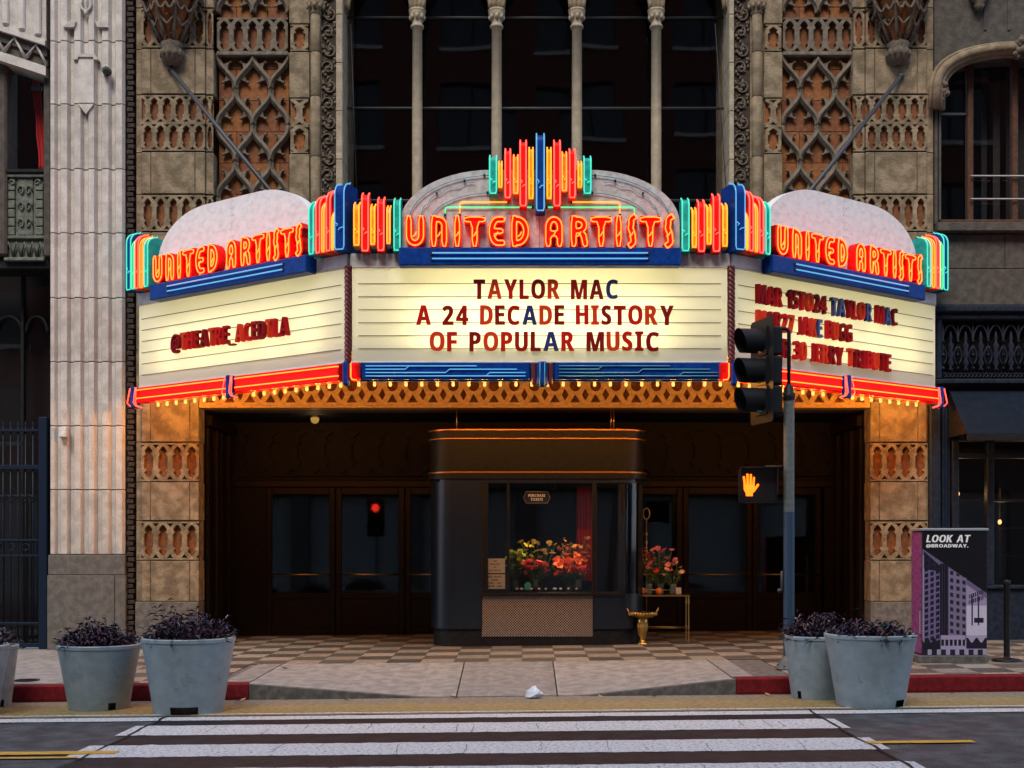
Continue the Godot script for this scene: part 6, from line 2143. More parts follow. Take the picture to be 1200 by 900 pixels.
func purple_plant(at: Vector3, r: float, tall: float, label: String, sd: int, n := 230) -> void:
	var p := thing("purple_plant", label, "plant", at, "purple-leaved plants in the tubs")
	var g := RandomNumberGenerator.new()
	g.seed = sd
	var leaf := [begin(), begin(), begin()]
	var stems := begin(true)
	for k in n:
		var a := g.randf() * TAU
		var d := sqrt(g.randf()) * r * 0.96
		var hgt := tall * (0.35 + 0.65 * (1.0 - (d / r) * (d / r))) * g.randf_range(0.4, 1.1) * (1.35 if k % 11 == 0 else 1.0)
		var foot := Vector3(sin(a) * d, 0, cos(a) * d)
		var lean := Vector3(g.randf_range(-1, 1), 0, g.randf_range(-1, 1)) * 0.09 + foot * 0.12
		var top := foot + lean + Vector3(0, hgt, 0)
		if k % 4 == 0: tube(stems, [foot, foot.lerp(top, 0.5) + lean * 0.1, top], 0.005, 4)
		for j in 4:
			var base := foot.lerp(top, g.randf_range(0.45, 1.0))
			var la := g.randf() * TAU
			var dir := Vector3(sin(la), g.randf_range(-0.1, 0.9), cos(la)).normalized()
			var len := g.randf_range(0.07, 0.15)
			var sd2 := dir.cross(Vector3.UP).normalized() * g.randf_range(0.010, 0.017)
			var up := sd2.cross(dir).normalized() * 0.008
			var m := base + dir * len * 0.5 + Vector3(0, 0.008, 0)
			var tip := base + dir * len - Vector3(0, len * 0.25, 0)
			var st: SurfaceTool = leaf[g.randi_range(0, 2)]
			tri(st, base, m - sd2 + up, m - up)
			tri(st, base, m - up, m + sd2 + up)
			tri(st, m - sd2 + up, tip, m - up)
			tri(st, m - up, tip, m + sd2 + up)
	obj(stems, "stems", M.leaf_stem, p)
	for k in 3: obj(leaf[k], "foliage", M.leaf_purple[k], p)

func make_street_things() -> void:
	M.leaf_purple = [plain(lin(0.016, 0.008, 0.030), 0.32), plain(lin(0.009, 0.008, 0.026), 0.28), plain(lin(0.032, 0.010, 0.030), 0.38)]
	M.leaf_stem = plain(lin(0.06, 0.02, 0.035), 0.6)
	var tubs := [
		[-4.588, 5.05, 0.435, 0.315, 0.70, "narrower scuffed grey tub with its foot notch toward the theatre entrance", [[0.75, 0.11], [3.9, 0.2]]],
		[-3.518, 5.42, 0.485, 0.358, 0.79, "large grey tub with a wide foot gap on the yellow kerbside paving", [[0.12, 0.36], [3.3, 0.3]]],
		[3.304, 4.75, 0.375, 0.285, 0.69, "smaller grey tub between the traffic signal pole and a larger tub", [[-0.95, 0.12], [2.2, 0.2]]],
		[3.684, 5.50, 0.472, 0.345, 0.755, "large clean grey tub in front of the printed utility cabinet", [[0.75, 0.20], [3.8, 0.2]]],
		[-5.829, 5.50, 0.42, 0.31, 0.74, "grey tub on the yellow paving across from the iron gate", [[1.0, 0.12]]],
		[-5.929, 4.76, 0.325, 0.25, 0.68, "smallest grey tub, close to the kerb across from the iron gate", [[1.0, 0.12]]]]
	var plants := ["purple-leaved plant filling the narrower scuffed tub", "purple-leaved plant with stray shoots in the tub with a foot gap", "purple-leaved plant spilling from the smaller tub by the signal pole", "purple-leaved plant low in the tub before the printed cabinet", "purple-leaved plant in the yellow-paving tub across from the iron gate", "purple-leaved plant in the smallest tub close to the kerb"]
	for i in tubs.size():
		var q: Array = tubs[i]
		var at := Vector3(q[0], road_y(q[0]) + 0.005, q[1])
		planter(at, q[2], q[3], q[4], q[5], q[6])
		var tall: float = [0.27, 0.30, 0.27, 0.16, 0.2, 0.2][i]
		purple_plant(at + Vector3(0, q[4] - 0.108, 0), q[2] - 0.07, tall + 0.08, plants[i], 40 + i, 230 if i < 4 else 120)
	make_signal()
	make_cabinet()
	make_stanchion()

func rounded_rect(w: float, h: float, r: float) -> PackedVector2Array:
	var p := PackedVector2Array()
	for c in [[w / 2 - r, h / 2 - r, 0], [-w / 2 + r, h / 2 - r, 90], [-w / 2 + r, -h / 2 + r, 180], [w / 2 - r, -h / 2 + r, 270]]:
		for a in arc_pts(Vector2(c[0], c[1]), Vector2(r, r), c[2], c[2] + 90, 4): p.append(a)
	return p

# three lamps with visors on a back plate, facing +z; lit: index of the burning lamp, or -1
func signal_head(parent: Node, xf: Transform3D, lit: int) -> void:
	var st := begin()
	plate(st, rounded_rect(0.60, 1.26, 0.05), -0.03, -0.022, [], true)
	obj(st, "back_plate", M.signal_black, parent, xf)
	for k in 3:
		var y := 0.355 * (1 - k)
		st = begin()
		plate(st, rounded_rect(0.34, 0.345, 0.03), -0.21, 0.0, [], true)
		obj(st, "lamp_housing", M.signal_black, parent, xf * T(0, y, 0))
		st = begin(true)
		var n := 26
		for i in n:      # open tunnel visor, cut away below
			var a0 := deg_to_rad(-58.0) + deg_to_rad(296.0) * i / n
			var a1 := deg_to_rad(-58.0) + deg_to_rad(296.0) * (i + 1) / n
			for rr in [0.152, 0.147]:
				var q := []
				for a in [a0, a1]:
					var front := 0.26 + 0.04 * sin(a)
					q.append([Vector3(cos(a) * rr, sin(a) * rr, 0.0), Vector3(cos(a) * rr, sin(a) * rr, front)])
				quad(st, q[0][0], q[0][1], q[1][1], q[1][0])
		obj(st, "visor", M.signal_black, parent, xf * T(0, y, 0))
		st = begin(true)
		lathe(st, [[0.145, 0.004], [0.10, 0.022], [0.05, 0.031], [0.0, 0.034]], 20, Transform3D(Basis(Vector3.RIGHT, PI / 2), Vector3.ZERO))
		var colors := [lin(0.09, 0.012, 0.010), lin(0.10, 0.06, 0.01), lin(0.03, 0.26, 0.25)]
		var m: Material = plain(colors[k], 0.25)
		if k == lit: m = glow(lin(1.0, 0.03, 0.012), 6.0)
		obj(st, "signal_lens", m, parent, xf * T(0, y, 0))

func hand_shape(st: SurfaceTool, z: float) -> void:
	var cap := func(a: Vector2, b: Vector2, r: float, k: float) -> void:
		var d := (b - a).normalized()
		var n := Vector2(-d.y, d.x)
		var p := PackedVector2Array()
		var th := atan2(n.y, n.x)
		for i in 7: p.append(a + Vector2(cos(th + PI * i / 6.0), sin(th + PI * i / 6.0)) * r)
		for i in 7: p.append(b + Vector2(cos(th + PI + PI * i / 6.0), sin(th + PI + PI * i / 6.0)) * r)
		plate(st, p, z - 0.004, z + k, [])
	cap.call(Vector2(-0.058, 0.0), Vector2(-0.070, 0.095), 0.0135, 0.0001)
	cap.call(Vector2(-0.024, 0.0), Vector2(-0.028, 0.125), 0.0135, 0.0006)
	cap.call(Vector2(0.010, 0.0), Vector2(0.013, 0.120), 0.0135, 0.0011)
	cap.call(Vector2(0.042, -0.02), Vector2(0.050, 0.085), 0.0125, 0.0016)
	cap.call(Vector2(0.045, -0.075), Vector2(0.098, 0.0), 0.0145, 0.0021)
	var palm := PackedVector2Array([Vector2(-0.074, 0.01), Vector2(-0.070, -0.06), Vector2(-0.048, -0.10), Vector2(-0.045, -0.135), Vector2(0.035, -0.135), Vector2(0.037, -0.10), Vector2(0.060, -0.065), Vector2(0.056, 0.0)])
	plate(st, palm, z - 0.004, z + 0.0026, [])

func ped_head(parent: Node, xf: Transform3D) -> void:
	var st := begin()
	plate(st, rounded_rect(0.455, 0.43, 0.04), -0.20, 0.0, [], true)
	obj(st, "walk_housing", M.signal_black, parent, xf)
	st = begin()
	plate(st, rounded_rect(0.41, 0.385, 0.02), -0.001, 0.004, [])
	obj(st, "walk_face", plain(lin(0.006, 0.006, 0.008), 0.3), parent, xf)
	st = begin()
	for s in [[-0.222, -0.212], [0.212, 0.222]]: box_at(st, s[0], s[1], -0.13, 0.20, 0.002, 0.13, 0.003)
	box_at(st, -0.222, 0.222, 0.20, 0.21, 0.002, 0.14, 0.003)
	obj(st, "walk_visor", M.signal_black, parent, xf)
	st = begin()
	hand_shape(st, 0.008)
	obj(st, "hand_signal", glow(lin(1.0, 0.15, 0.006), 1.4), parent, xf * T(-0.105, 0.0, 0))

func make_signal() -> void:
	var x := 3.247
	var z := 3.52
	var y := walk_y(x, z)
	var p := thing("traffic_signal", "traffic signal pole, worn blue below, with a lit orange hand", "traffic signal", Vector3(x, y, z))
	var st := begin(true)
	lathe(st, [[0.16, 0.0], [0.16, 0.02], [0.13, 0.03], [0.13, 0.07], [0.085, 0.12], [0.07, 0.16]], 20)
	for k in 4: lathe(st, [[0.022, 0.02], [0.022, 0.05], [0.0, 0.05]], 6, T(0.135 * cos(k * PI / 2 + 0.6), 0, 0.135 * sin(k * PI / 2 + 0.6)), TAU, false)
	obj(st, "pole_base", M.pole_grey, p)
	var mid := 2.134 - y
	var top := 3.517 - y
	st = begin(true)
	lathe(st, [[0.068, 0.16], [0.067, mid]], 20)
	obj(st, "lower_pole", M.pole_blue, p)
	st = begin(true)
	lathe(st, [[0.0665, mid], [0.064, top]], 20)
	obj(st, "upper_pole", M.pole_grey, p)
	st = begin(true)
	lathe(st, [[0.075, top - 0.03], [0.078, top], [0.078, top + 0.05], [0.06, top + 0.06], [0.055, top + 0.12], [0.04, top + 0.14], [0.028, top + 0.16]], 18)
	tube(st, [Vector3(0, top + 0.1, 0), Vector3(0, 4.343 - y - 0.04, 0), Vector3(-0.01, 4.343 - y - 0.01, 0), Vector3(-0.05, 4.353 - y, 0), Vector3(-0.30, 4.353 - y, 0.0)], 0.024, 8)
	tube(st, [Vector3(0, 3.3 - y, 0), Vector3(-0.30, 3.3 - y, 0)], 0.018, 8)
	obj(st, "bracket", M.signal_black, p)
	signal_head(p, Transform3D(Basis(Vector3.UP, -1.30), Vector3(2.891 - x, 3.832 - y, 0.03)), -1)
	ped_head(p, Transform3D(Basis(Vector3.UP, -0.10), Vector3(2.87 - x, 2.459 - y, 0.05)))
	st = begin(true)
	tube(st, [Vector3(0, 2.681 - y, 0), Vector3(2.87 - x + 0.1, 2.681 - y, -0.02), Vector3(2.87 - x + 0.1, 2.66 - y, -0.02)], 0.018, 7)
	obj(st, "bracket", M.signal_black, p)
	st = begin(true)
	tube(st, [Vector3(0, 2.227 - y, 0), Vector3(2.87 - x + 0.1, 2.227 - y, -0.02), Vector3(2.87 - x + 0.1, 2.247 - y, -0.02)], 0.014, 7)
	obj(st, "bracket", M.signal_black, p)
	st = begin(true)
	box_at(st, -0.10, -0.07, 1.173 - y, 1.421 - y, -0.02, 0.02, 0.006)
	blob(st, Vector3(-0.115, 1.184 - y, 0.01), Vector3(0.032, 0.026, 0.03), 6)
	obj(st, "push_button", M.steel, p)
	lamp(Vector3(2.87 - x - 0.105, 2.459 - y, 0.16), lin(1.0, 0.25, 0.03), 0.010, 0.06, p, "hand_light")
	# the signal across the street, burning red, mirrored in the entrance doors
	var ox := -5.0
	var o := thing("far_traffic_signal", "traffic signal burning red across the street, mirrored in the doors", "traffic signal", Vector3(ox, GRADE * ox + 0.16, 20.9))
	st = begin(true)
	lathe(st, [[0.12, 0.0], [0.07, 0.1], [0.06, 3.6], [0.0, 3.62]], 16)
	obj(st, "pole", M.pole_grey, o)
	signal_head(o, Transform3D(Basis(Vector3.UP, PI), Vector3(0, 2.62, -0.30)), 0)
	lamp(Vector3(0, 2.97, -0.62), lin(1.0, 0.06, 0.03), 0.02, 0.1, o, "red_light")

func make_cabinet() -> void:
	var z := 3.06
	var x0 := 5.004
	var x1 := 5.817
	var g := walk_y((x0 + x1) / 2.0, z) - 0.01
	var c := thing("utility_cabinet", "street utility cabinet wrapped in a purple city tower print", "cabinet", Vector3((x0 + x1) / 2.0, g, z))
	var w := (x1 - x0) / 2.0
	var y0 := 0.36 - g
	var y1 := 1.945 - g
	var d := 0.42
	slab("concrete_base", M.concrete_dark, c, -w - 0.06, w + 0.01, 0.0, y0, -d - 0.03, 0.03, 0.012)
	slab("body", plain(lin(0.015, 0.013, 0.02), 0.4), c, -w, w, y0 + 0.001, y1 - 0.035, -d, -0.004, 0.01)
	slab("lid", plain(lin(0.22, 0.25, 0.28), 0.4), c, -w - 0.015, w + 0.015, y1 - 0.034, y1, -d - 0.015, 0.015, 0.01)
	# the print on the front and on the side
	var im := city_print(384, 704)
	var m := plain(Color.WHITE, 0.35)
	m.albedo_texture = ImageTexture.create_from_image(im)
	var st := begin()
	var ph := y1 - 0.04
	var p := [Vector3(-w + 0.006, y0 + 0.006, 0), Vector3(w - 0.006, y0 + 0.006, 0), Vector3(w - 0.006, ph, 0), Vector3(-w + 0.006, ph, 0)]
	var uv := [Vector2(0, 1), Vector2(1, 1), Vector2(1, 0), Vector2(0, 0)]
	for k in [0, 2, 1, 0, 3, 2]:
		st.set_uv(uv[k])
		st.add_vertex(p[k])
	obj(st, "printed_wrap", m, c)
	slab("side_wrap", mottled(lin(0.20, 0.035, 0.22), lin(0.34, 0.14, 0.36), 0.5, 0.4, 0.0), c, -w - 0.006, -w - 0.001, y0 + 0.02, y1 - 0.05, -d + 0.01, -0.01, 0.0)
	slab("side_hinge", plain(lin(0.25, 0.22, 0.27), 0.4), c, -w - 0.02, -w - 0.007, y0 + 0.25, y0 + 0.55, -0.06, -0.03, 0.003)
	var white := plain(lin(0.82, 0.82, 0.82), 0.5)
	write_line(c, "LOOK AT", -w + 0.05, w * 0.50 - 0.02, 1.769 - g, 0.092, 0.0008, 0.0012, func(_i): return white, "letter", 0.10, 0.18)
	write_line(c, "@BROADWAY.", -w + 0.05, w * 0.42, 1.705 - g, 0.042, 0.0008, 0.0012, func(_i): return white, "letter", 0.10)

# the print: a tall corner block seen from below against a lilac sky, in purple greys
func city_print(w: int, h: int) -> Image:
	var im := Image.create(w, h, false, Image.FORMAT_RGB8)
	var n := FastNoiseLite.new()
	n.seed = 4
	n.frequency = 0.03
	for j in h:
		for i in w:
			var u := float(i) / w
			var v := float(j) / h
			var c := Color(0.055, 0.045, 0.075)
			var skyline := 0.14 + 0.36 * u             # above this line the print is dark
			if v > skyline: c = Color(0.58, 0.53, 0.66)
			if v > skyline and v < skyline + 0.045: c = Color(0.40, 0.35, 0.48)
			if v > 0.60 and u > 0.68: c = Color(0.74, 0.71, 0.80)
			# left face of the block
			if u > 0.02 and u < 0.27 and v > 0.15 + 0.10 * u + 0.10 * (u / 0.27) and v < 0.90:
				c = Color(0.42, 0.37, 0.52)
				var fu := fmod(u * 11.5, 1.0)
				var fv := fmod((v + u * 0.16) * 21.0, 1.0)
				if fu > 0.38 and fv > 0.32: c = Color(0.10, 0.08, 0.15)
				if v < 0.30 + 0.1 * u: c = c.lerp(Color(0.07, 0.06, 0.10), 0.8)
			# dark corner
			if u >= 0.27 and u < 0.40 and v > 0.26 and v < 0.88:
				c = Color(0.05, 0.04, 0.08)
				if fmod(u * 26.0, 1.0) > 0.82: c = Color(0.30, 0.26, 0.38)
			# right face
			if u >= 0.40 and u < 0.68 and v > 0.30 + 0.28 * (u - 0.40) and v < 0.88:
				c = Color(0.46, 0.42, 0.53)
				var gu := fmod((u - 0.40) * 10.5, 1.0)
				var gv := fmod((v - (u - 0.4) * 0.10) * 17.0, 1.0)
				if gu > 0.30 and gu < 0.82 and gv > 0.35 and gv < 0.9: c = Color(0.13, 0.11, 0.18)
			# rooftop frame sign on two posts
			if u > 0.72 and u < 0.95:
				var vv := v + (u - 0.72) * 0.18
				if vv > 0.50 and vv < 0.60 and fmod(u * 30.0, 1.0) > 0.35 and fmod(vv * 22.0, 1.0) > 0.25: c = Color(0.16, 0.13, 0.22)
				if (absf(u - 0.77) < 0.012 or absf(u - 0.87) < 0.012) and v > 0.52 and v < 0.76: c = Color(0.20, 0.17, 0.27)
				if u > 0.80 and v > 0.70 and v < 0.74: c = Color(0.12, 0.10, 0.18)
			# street level: awnings, arches, cars
			if v > 0.84:
				if u < 0.30: c = Color(0.09, 0.08, 0.13) if sin(u * 60.0) * 0.02 + 0.88 < v else c
				if u > 0.28 and u < 0.66 and v < 0.955:
					c = Color(0.60, 0.56, 0.68)
					if fmod(u * 15.0, 1.0) > 0.35 and v > 0.875 and v < 0.925: c = Color(0.10, 0.08, 0.14)
				if u > 0.68: c = Color(0.10, 0.09, 0.15) if sin(u * 43.0) * 0.02 + 0.88 < v and v < 0.95 else Color(0.62, 0.58, 0.70)
			if v > 0.955:
				c = Color(0.13, 0.11, 0.19)
				if fmod(u * 7.0, 1.0) > 0.55: c = Color(0.60, 0.57, 0.68)
			var t := n.get_noise_2d(i * 3.0, j * 3.0) * 0.05
			im.set_pixel(i, j, Color(clampf(c.r + t, 0, 1), clampf(c.g + t, 0, 1), clampf(c.b + t, 0, 1)))
	return im

func make_stanchion() -> void:
	var x := 6.102
	var z := 2.95
	var p := thing("stanchion", "black barrier post on a round foot beside the printed cabinet", "stanchion", Vector3(x, walk_y(x, z), z))
	var st := begin(true)
	lathe(st, [[0.18, 0.0], [0.18, 0.018], [0.15, 0.03], [0.05, 0.045], [0.035, 0.06]], 24)
	obj(st, "foot", M.iron_black, p)
	st = begin(true)
	lathe(st, [[0.038, 0.05], [0.038, 1.227 - walk_y(x, z)], [0.045, 1.238 - walk_y(x, z)], [0.045, 1.292 - walk_y(x, z)], [0.0, 1.302 - walk_y(x, z)]], 18)
	obj(st, "post", M.iron_black, p)


# ---------------------------------------------------------------- flowers, table, litter
func flower_head(st: SurfaceTool, at: Vector3, r: float, g: RandomNumberGenerator, petals := 6) -> void:
	var tilt := Basis.from_euler(Vector3(g.randf_range(-0.9, 1.2), g.randf() * TAU, 0))
	for k in petals:
		var a := TAU * k / petals
		var d := Vector3(cos(a), 0.35, sin(a)) * r
		var s := Vector3(-sin(a), 0.0, cos(a)) * r * 0.45
		var m := d * 0.6 + Vector3(0, r * 0.25, 0)
		tri(st, at, at + tilt * (m + s), at + tilt * (m - s))
		tri(st, at + tilt * (m - s), at + tilt * (m + s), at + tilt * (d + Vector3(0, r * 0.1, 0)))

func bouquet(called: String, label: String, at: Vector3, spread: Vector3, color: Color, heads: int, size: float, vase: Material, sd: int, green := Color(0, 0, 0, 0)) -> void:
	var p := thing(called, label, "flowers", at, "")
	var g := RandomNumberGenerator.new()
	g.seed = sd
	var st := begin(true)
	lathe(st, [[0.0, 0.0], [0.045, 0.0], [0.055, 0.05], [0.05, 0.13], [0.06, 0.16], [0.052, 0.16]], 14)
	obj(st, "vase", vase, p)
	var stems := begin(true)
	var leaves := begin()
	var head := begin()
	for k in heads:
		var tip := Vector3(g.randf_range(-1, 1) * spread.x, 0.16 + spread.y * g.randf_range(0.35, 1.0), g.randf_range(-1, 1) * spread.z)
		tube(stems, [Vector3(tip.x * 0.1, 0.10, tip.z * 0.1), Vector3(tip.x * 0.5, tip.y * 0.6, tip.z * 0.5), tip], 0.004, 4)
		flower_head(head, tip, size * g.randf_range(0.75, 1.2), g, 7)
		for j in 5:
			var b := Vector3(tip.x * 0.5, tip.y * 0.6, tip.z * 0.5).lerp(tip, g.randf_range(-0.3, 0.9))
			var d := Vector3(g.randf_range(-1, 1), g.randf_range(-0.2, 0.9), g.randf_range(-1, 1)).normalized() * g.randf_range(0.05, 0.11)
			var s := d.cross(Vector3.UP).normalized() * 0.016
			tri(leaves, b, b + d * 0.5 + s, b + d)
			tri(leaves, b, b + d, b + d * 0.5 - s)
	var gm := plain(green if green.a > 0.0 else lin(0.04, 0.09, 0.02), 0.6)
	obj(stems, "stems", gm, p)
	obj(leaves, "leaves", gm, p)
	var hm := plain(color, 0.6)
	hm.backlight_enabled = true
	hm.backlight = Color(0.3, 0.3, 0.3)
	obj(head, "blossoms", hm, p)

func make_small_things() -> void:
	var cy := 1.09
	var clear := glass(Color(0.7, 0.85, 0.8), 0.15)
	var dark := plain(lin(0.03, 0.05, 0.04), 0.15)
	# in the booth window, standing on the counter
	bouquet("flower_vase", "vase of bright orange lilies in the booth window", Vector3(0.734, cy - 0.12, -0.28), Vector3(0.22, 0.46, 0.10), lin(0.90, 0.17, 0.012), 40, 0.075, dark, 3)
	bouquet("flower_vase", "vase of red and pink blossoms low in the booth window", Vector3(0.217, cy - 0.02, -0.02), Vector3(0.18, 0.26, 0.07), lin(0.85, 0.07, 0.06), 34, 0.055, dark, 5)
	bouquet("flower_vase", "vase of yellow green orchids against the dark booth interior", Vector3(0.259, cy - 0.12, -0.45), Vector3(0.30, 0.66, 0.08), lin(0.60, 0.46, 0.02), 46, 0.05, dark, 8)
	bouquet("flower_vase", "spray of lime green leaves beside the printed cards", Vector3(-0.077, cy - 0.05, -0.10), Vector3(0.13, 0.44, 0.08), lin(0.40, 0.48, 0.02), 34, 0.05, dark, 11)
	bouquet("flower_vase", "vase of small red roses at the booth counter edge", Vector3(0.866, cy - 0.02, -0.02), Vector3(0.12, 0.18, 0.06), lin(0.80, 0.025, 0.015), 24, 0.05, dark, 14)
	bouquet("flower_vase", "vase of dry amber sprigs high behind the orange lilies", Vector3(0.809, cy - 0.12, -0.55), Vector3(0.24, 0.72, 0.08), lin(0.50, 0.18, 0.02), 60, 0.04, dark, 17, lin(0.10, 0.06, 0.015))
	var tin := thing("teal_candle_jar", "small teal jar on the booth window counter", "jar", Vector3(0.108, 1.079 - 0.01, 0.06))
	slab("jar_body", plain(lin(0.03, 0.30, 0.26), 0.3), tin, -0.05, 0.05, 0.0, 0.10, -0.04, 0.04, 0.01)
	slab("jar_lid", M.brass, tin, -0.03, 0.03, 0.101, 0.125, -0.025, 0.025, 0.006)
	for k in 9:
		var pb := thing("pebble", "small pale stone among the row on the booth counter", "stone", Vector3(-0.076 + 0.115 * k + rng.randf_range(-0.03, 0.03), 1.081 - 0.004, 0.12), "pale stones on the booth counter")
		var s0 := begin(true)
		blob(s0, Vector3(0, 0.016, 0), Vector3(rng.randf_range(0.018, 0.035), 0.018, 0.02), 6)
		obj(s0, "stone", plain(lin(0.45, 0.40, 0.36), 0.7), pb)
	var cur := thing("red_curtain", "red curtain hanging at the back of the booth interior", "curtain", Vector3(0.924, walk_y(0, -1.3), -1.35))
	var st := begin(true)
	for k in 6: tube(st, [Vector3(0.05 * k, 0.9, 0.015 * (k % 2)), Vector3(0.045 * k, 2.2, 0.0), Vector3(0.03 * k, 2.4, 0.0)], 0.032, 7)
	obj(st, "folds", M.curtain_red, cur)
	# console table with flowers beside the booth
	var tx := 2.133
	var tz := -0.25
	var ty := walk_y(tx, tz)
	var t := thing("console_table", "small gilt console table with thin turned legs beside the booth", "table", Vector3(tx, ty, tz))
	var th := 0.972 - ty
	slab("table_top", M.brass, t, -0.38, 0.40, th, th + 0.022, -0.16, 0.18, 0.006)
	slab("glass_shelf", plain(lin(0.05, 0.03, 0.02), 0.2), t, -0.36, 0.38, th + 0.0225, th + 0.028, -0.15, 0.17, 0.0)
	for q in [[-0.36, 0.16], [0.38, 0.16], [-0.36, -0.14], [0.38, -0.14]]:
		st = begin(true)
		lathe(st, [[0.012, 0.0], [0.016, 0.02], [0.010, 0.05], [0.010, 0.20], [0.020, 0.23], [0.010, 0.26], [0.010, th - 0.12], [0.020, th - 0.09], [0.012, th - 0.06], [0.012, th]], 10, T(q[0], 0, q[1]))
		obj(st, "leg", M.brass, t)
	st = begin(true)
	tube(st, [Vector3(-0.36, 0.22, 0.16), Vector3(0.38, 0.22, 0.16)], 0.007, 6)
	tube(st, [Vector3(-0.36, 0.22, -0.14), Vector3(0.38, 0.22, -0.14)], 0.007, 6)
	tube(st, [Vector3(-0.37, th + 0.10, -0.15), Vector3(-0.37, th + 0.10, 0.17), Vector3(0.1, th + 0.10, 0.17)], 0.007, 6)
	obj(st, "stretcher", M.brass, t)
	var on := ty + th + 0.029
	bouquet("flower_vase", "tall vase of pink tulips on the gilt console table", Vector3(tx - 0.02, on, tz), Vector3(0.24, 0.52, 0.12), lin(0.80, 0.22, 0.30), 26, 0.05, clear, 21, lin(0.10, 0.16, 0.03))
	bouquet("flower_vase", "vase of red tulips at the booth side of the console table", Vector3(tx - 0.2, on, tz + 0.05), Vector3(0.14, 0.50, 0.10), lin(0.75, 0.03, 0.02), 9, 0.05, clear, 23, lin(0.10, 0.16, 0.03))
	bouquet("flower_vase", "low vase of cream and blush blossoms on the console table", Vector3(tx + 0.16, on, tz + 0.04), Vector3(0.16, 0.32, 0.10), lin(0.70, 0.48, 0.30), 12, 0.042, clear, 25, lin(0.10, 0.16, 0.03))
	for q in [[-0.30, 0.05, 0.05], [-0.06, 0.08, 0.05]]:
		var o := thing("orange_fruit", "orange fruit lying on the gilt console table", "fruit", Vector3(tx + q[0], on, tz + q[1] + 0.05), "oranges on the console table")
		st = begin(true)
		blob(st, Vector3(0, 0.05, 0), Vector3(0.052, 0.05, 0.052), 9)
		obj(st, "fruit", plain(lin(0.75, 0.16, 0.02), 0.5), o)
	var card := thing("small_box", "small pale box standing on the console table", "box", Vector3(tx + 0.24, on, tz + 0.06))
	slab("box_body", M.limestone, card, -0.04, 0.04, 0.0, 0.09, -0.03, 0.03, 0.004)
	slab("box_lid", M.sheet_white, card, -0.043, 0.043, 0.091, 0.10, -0.033, 0.033, 0.003)
	# brass pedestal with a shallow basket
	var ux := 1.802
	var uy := walk_y(ux, 0.15)
	var u := thing("brass_pedestal", "fluted brass pedestal vase with a wide handled basket on top", "pedestal", Vector3(ux, uy, 0.15))
	var uh := 0.667 - uy
	st = begin(true)
	lathe(st, [[0.085, 0.0], [0.09, 0.015], [0.06, 0.035], [0.03, 0.06], [0.045, 0.085], [0.055, 0.12], [0.075, uh - 0.08], [0.085, uh - 0.02], [0.06, uh]], 20)
	for k in 12: tube(st, [Vector3(sin(k * TAU / 12.0) * 0.055, 0.13, cos(k * TAU / 12.0) * 0.055), Vector3(sin(k * TAU / 12.0) * 0.076, uh - 0.07, cos(k * TAU / 12.0) * 0.076)], 0.007, 5)
	obj(st, "pedestal_vase", M.brass, u)
	st = begin(true)
	lathe(st, [[0.0, uh + 0.002], [0.16, uh + 0.01], [0.20, uh + 0.07], [0.22, uh + 0.085], [0.205, uh + 0.085], [0.15, uh + 0.03], [0.0, uh + 0.02]], 24)
	for k in 30: blob(st, Vector3(sin(k * TAU / 30.0) * 0.205, uh + 0.06, cos(k * TAU / 30.0) * 0.205), Vector3(0.016, 0.028, 0.016), 4)
	for s in [-1.0, 1.0]:
		var pts := []
		for i in 9: pts.append(Vector3(s * (0.20 + 0.035 * sin(PI * i / 8.0)), uh + 0.075 + 0.075 * sin(PI * i / 8.0), -0.05 + 0.10 * i / 8.0))
		tube(st, pts, 0.009, 6)
	obj(st, "basket", M.brass, u)
	# hanging ornament by the booth side
	var ho := thing("hanging_ornament", "slim brass hanging ornament beside the booth's curved glass", "ornament", Vector3(1.914, 1.038, -0.4))
	st = begin(true)
	var ring := []
	for i in 14: ring.append(Vector3(0.05 * cos(TAU * i / 14.0), 2.219 - 1.038 + 0.085 * sin(TAU * i / 14.0), 0))
	tube(st, ring, 0.007, 5, true)
	tube(st, [Vector3(0, -0.33, 0), Vector3(0, 2.219 - 1.038 - 0.085, 0)], 0.009, 6)
	for k in 5: blob(st, Vector3(0, 0.35 + 0.13 * k, 0), Vector3(0.022, 0.03, 0.022), 5)
	obj(st, "stand", M.brass, ho)
	# litter and the cover in the pavement
	var bag := thing("plastic_bag", "crumpled white plastic bag lying in the gutter", "litter", Vector3(0.149, road_y(0.1) + 0.02, 4.56))
	st = begin()
	var g := RandomNumberGenerator.new()
	g.seed = 5
	var rings := []
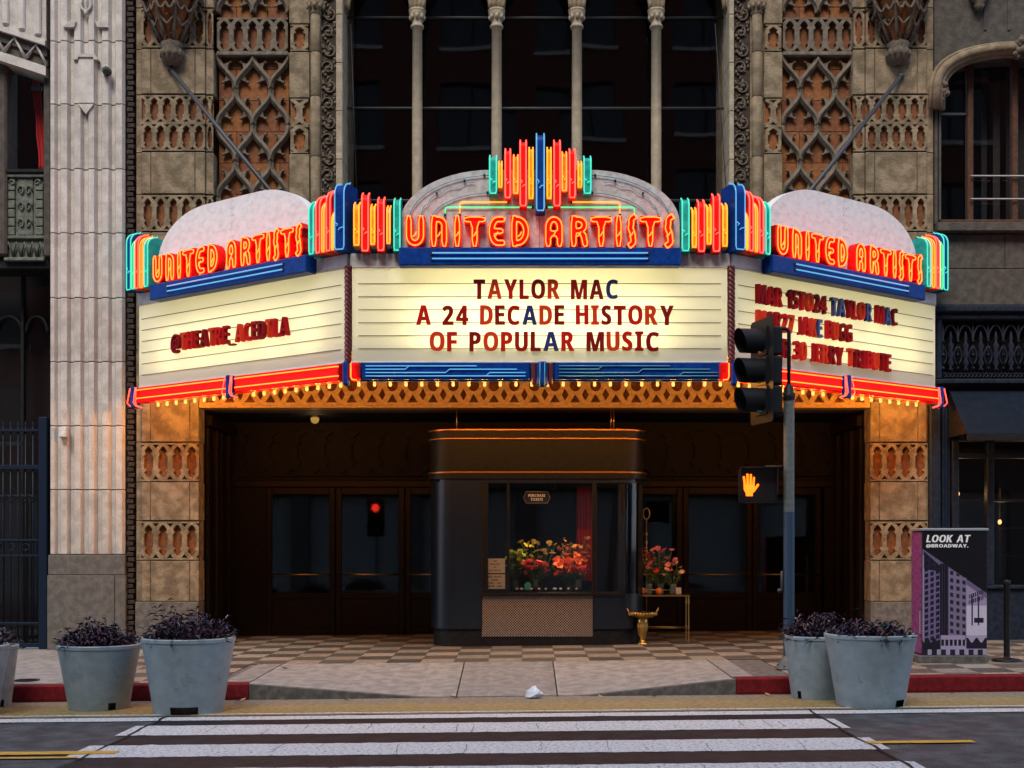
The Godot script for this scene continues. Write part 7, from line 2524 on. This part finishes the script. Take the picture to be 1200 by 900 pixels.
	for i in 5:
		var row := []
		for k in 9:
			var a := TAU * k / 9.0
			var rr: float = [0.085, 0.095, 0.075, 0.045, 0.012][i] * g.randf_range(0.7, 1.25)
			row.append(Vector3(cos(a) * rr, [0.0, 0.03, 0.065, 0.095, 0.125][i] + g.randf_range(-0.008, 0.008) * float(i > 0), sin(a) * rr * 0.8))
		rings.append(row)
	for i in 4:
		for k in 9: quad(st, rings[i][(k + 1) % 9], rings[i][k], rings[i + 1][k], rings[i + 1][(k + 1) % 9])
	obj(st, "crumpled_film", plain(lin(0.55, 0.60, 0.66), 0.25), bag)
	var leaf_spots := [[-0.744, 4.52], [-1.952, 4.60], [-3.131, 4.55], [-3.179, 4.62], [-2.667, 4.56], [0.899, 4.6], [2.782, 4.58], [4.845, 4.60], [-2.972, 2.9], [1.498, 4.58]]
	for i in leaf_spots.size():
		var q: Array = leaf_spots[i]
		var gy := road_y(q[0]) + 0.012
		if i == 8: gy = apron_y(q[0], q[1]) + 0.004
		var lf := thing("fallen_leaf", "dry curled tan leaf lying on the ground near the kerb", "leaf", Vector3(q[0], gy, q[1]), "dry leaves along the kerb")
		st = begin()
		var turn := Basis(Vector3.UP, rng.randf() * TAU) * Basis.from_scale(Vector3.ONE * rng.randf_range(0.7, 1.5))
		var a := turn * Vector3(-0.05, 0.0, 0)
		var b := turn * Vector3(0.0, 0.012, 0.022)
		var c := turn * Vector3(0.055, 0.022, 0)
		var d := turn * Vector3(0.0, 0.014, -0.024)
		var e := turn * Vector3(0.0, 0.002, 0.0)
		tri(st, a, b, e)
		tri(st, e, b, c)
		tri(st, a, e, d)
		tri(st, e, c, d)
		obj(st, "blade", plain(lin(0.32, 0.20, 0.10), 0.8), lf)
	var cx := -5.82
	var cv := thing("valve_cover", "dark round utility cover set in the pavement near the kerb", "cover", Vector3(cx, walk_y(cx, 3.9) + 0.003, 3.92))
	st = begin(true)
	lathe(st, [[0.15, 0.0], [0.15, 0.006], [0.13, 0.007], [0.0, 0.007]], 24)
	obj(st, "plate", M.iron_black, cv)
	st = begin()
	for k in 5: box_at(st, -0.10, 0.10, 0.0072, 0.0095, -0.09 + 0.04 * k, -0.075 + 0.04 * k, 0.0)
	obj(st, "tread", M.iron_black, cv)
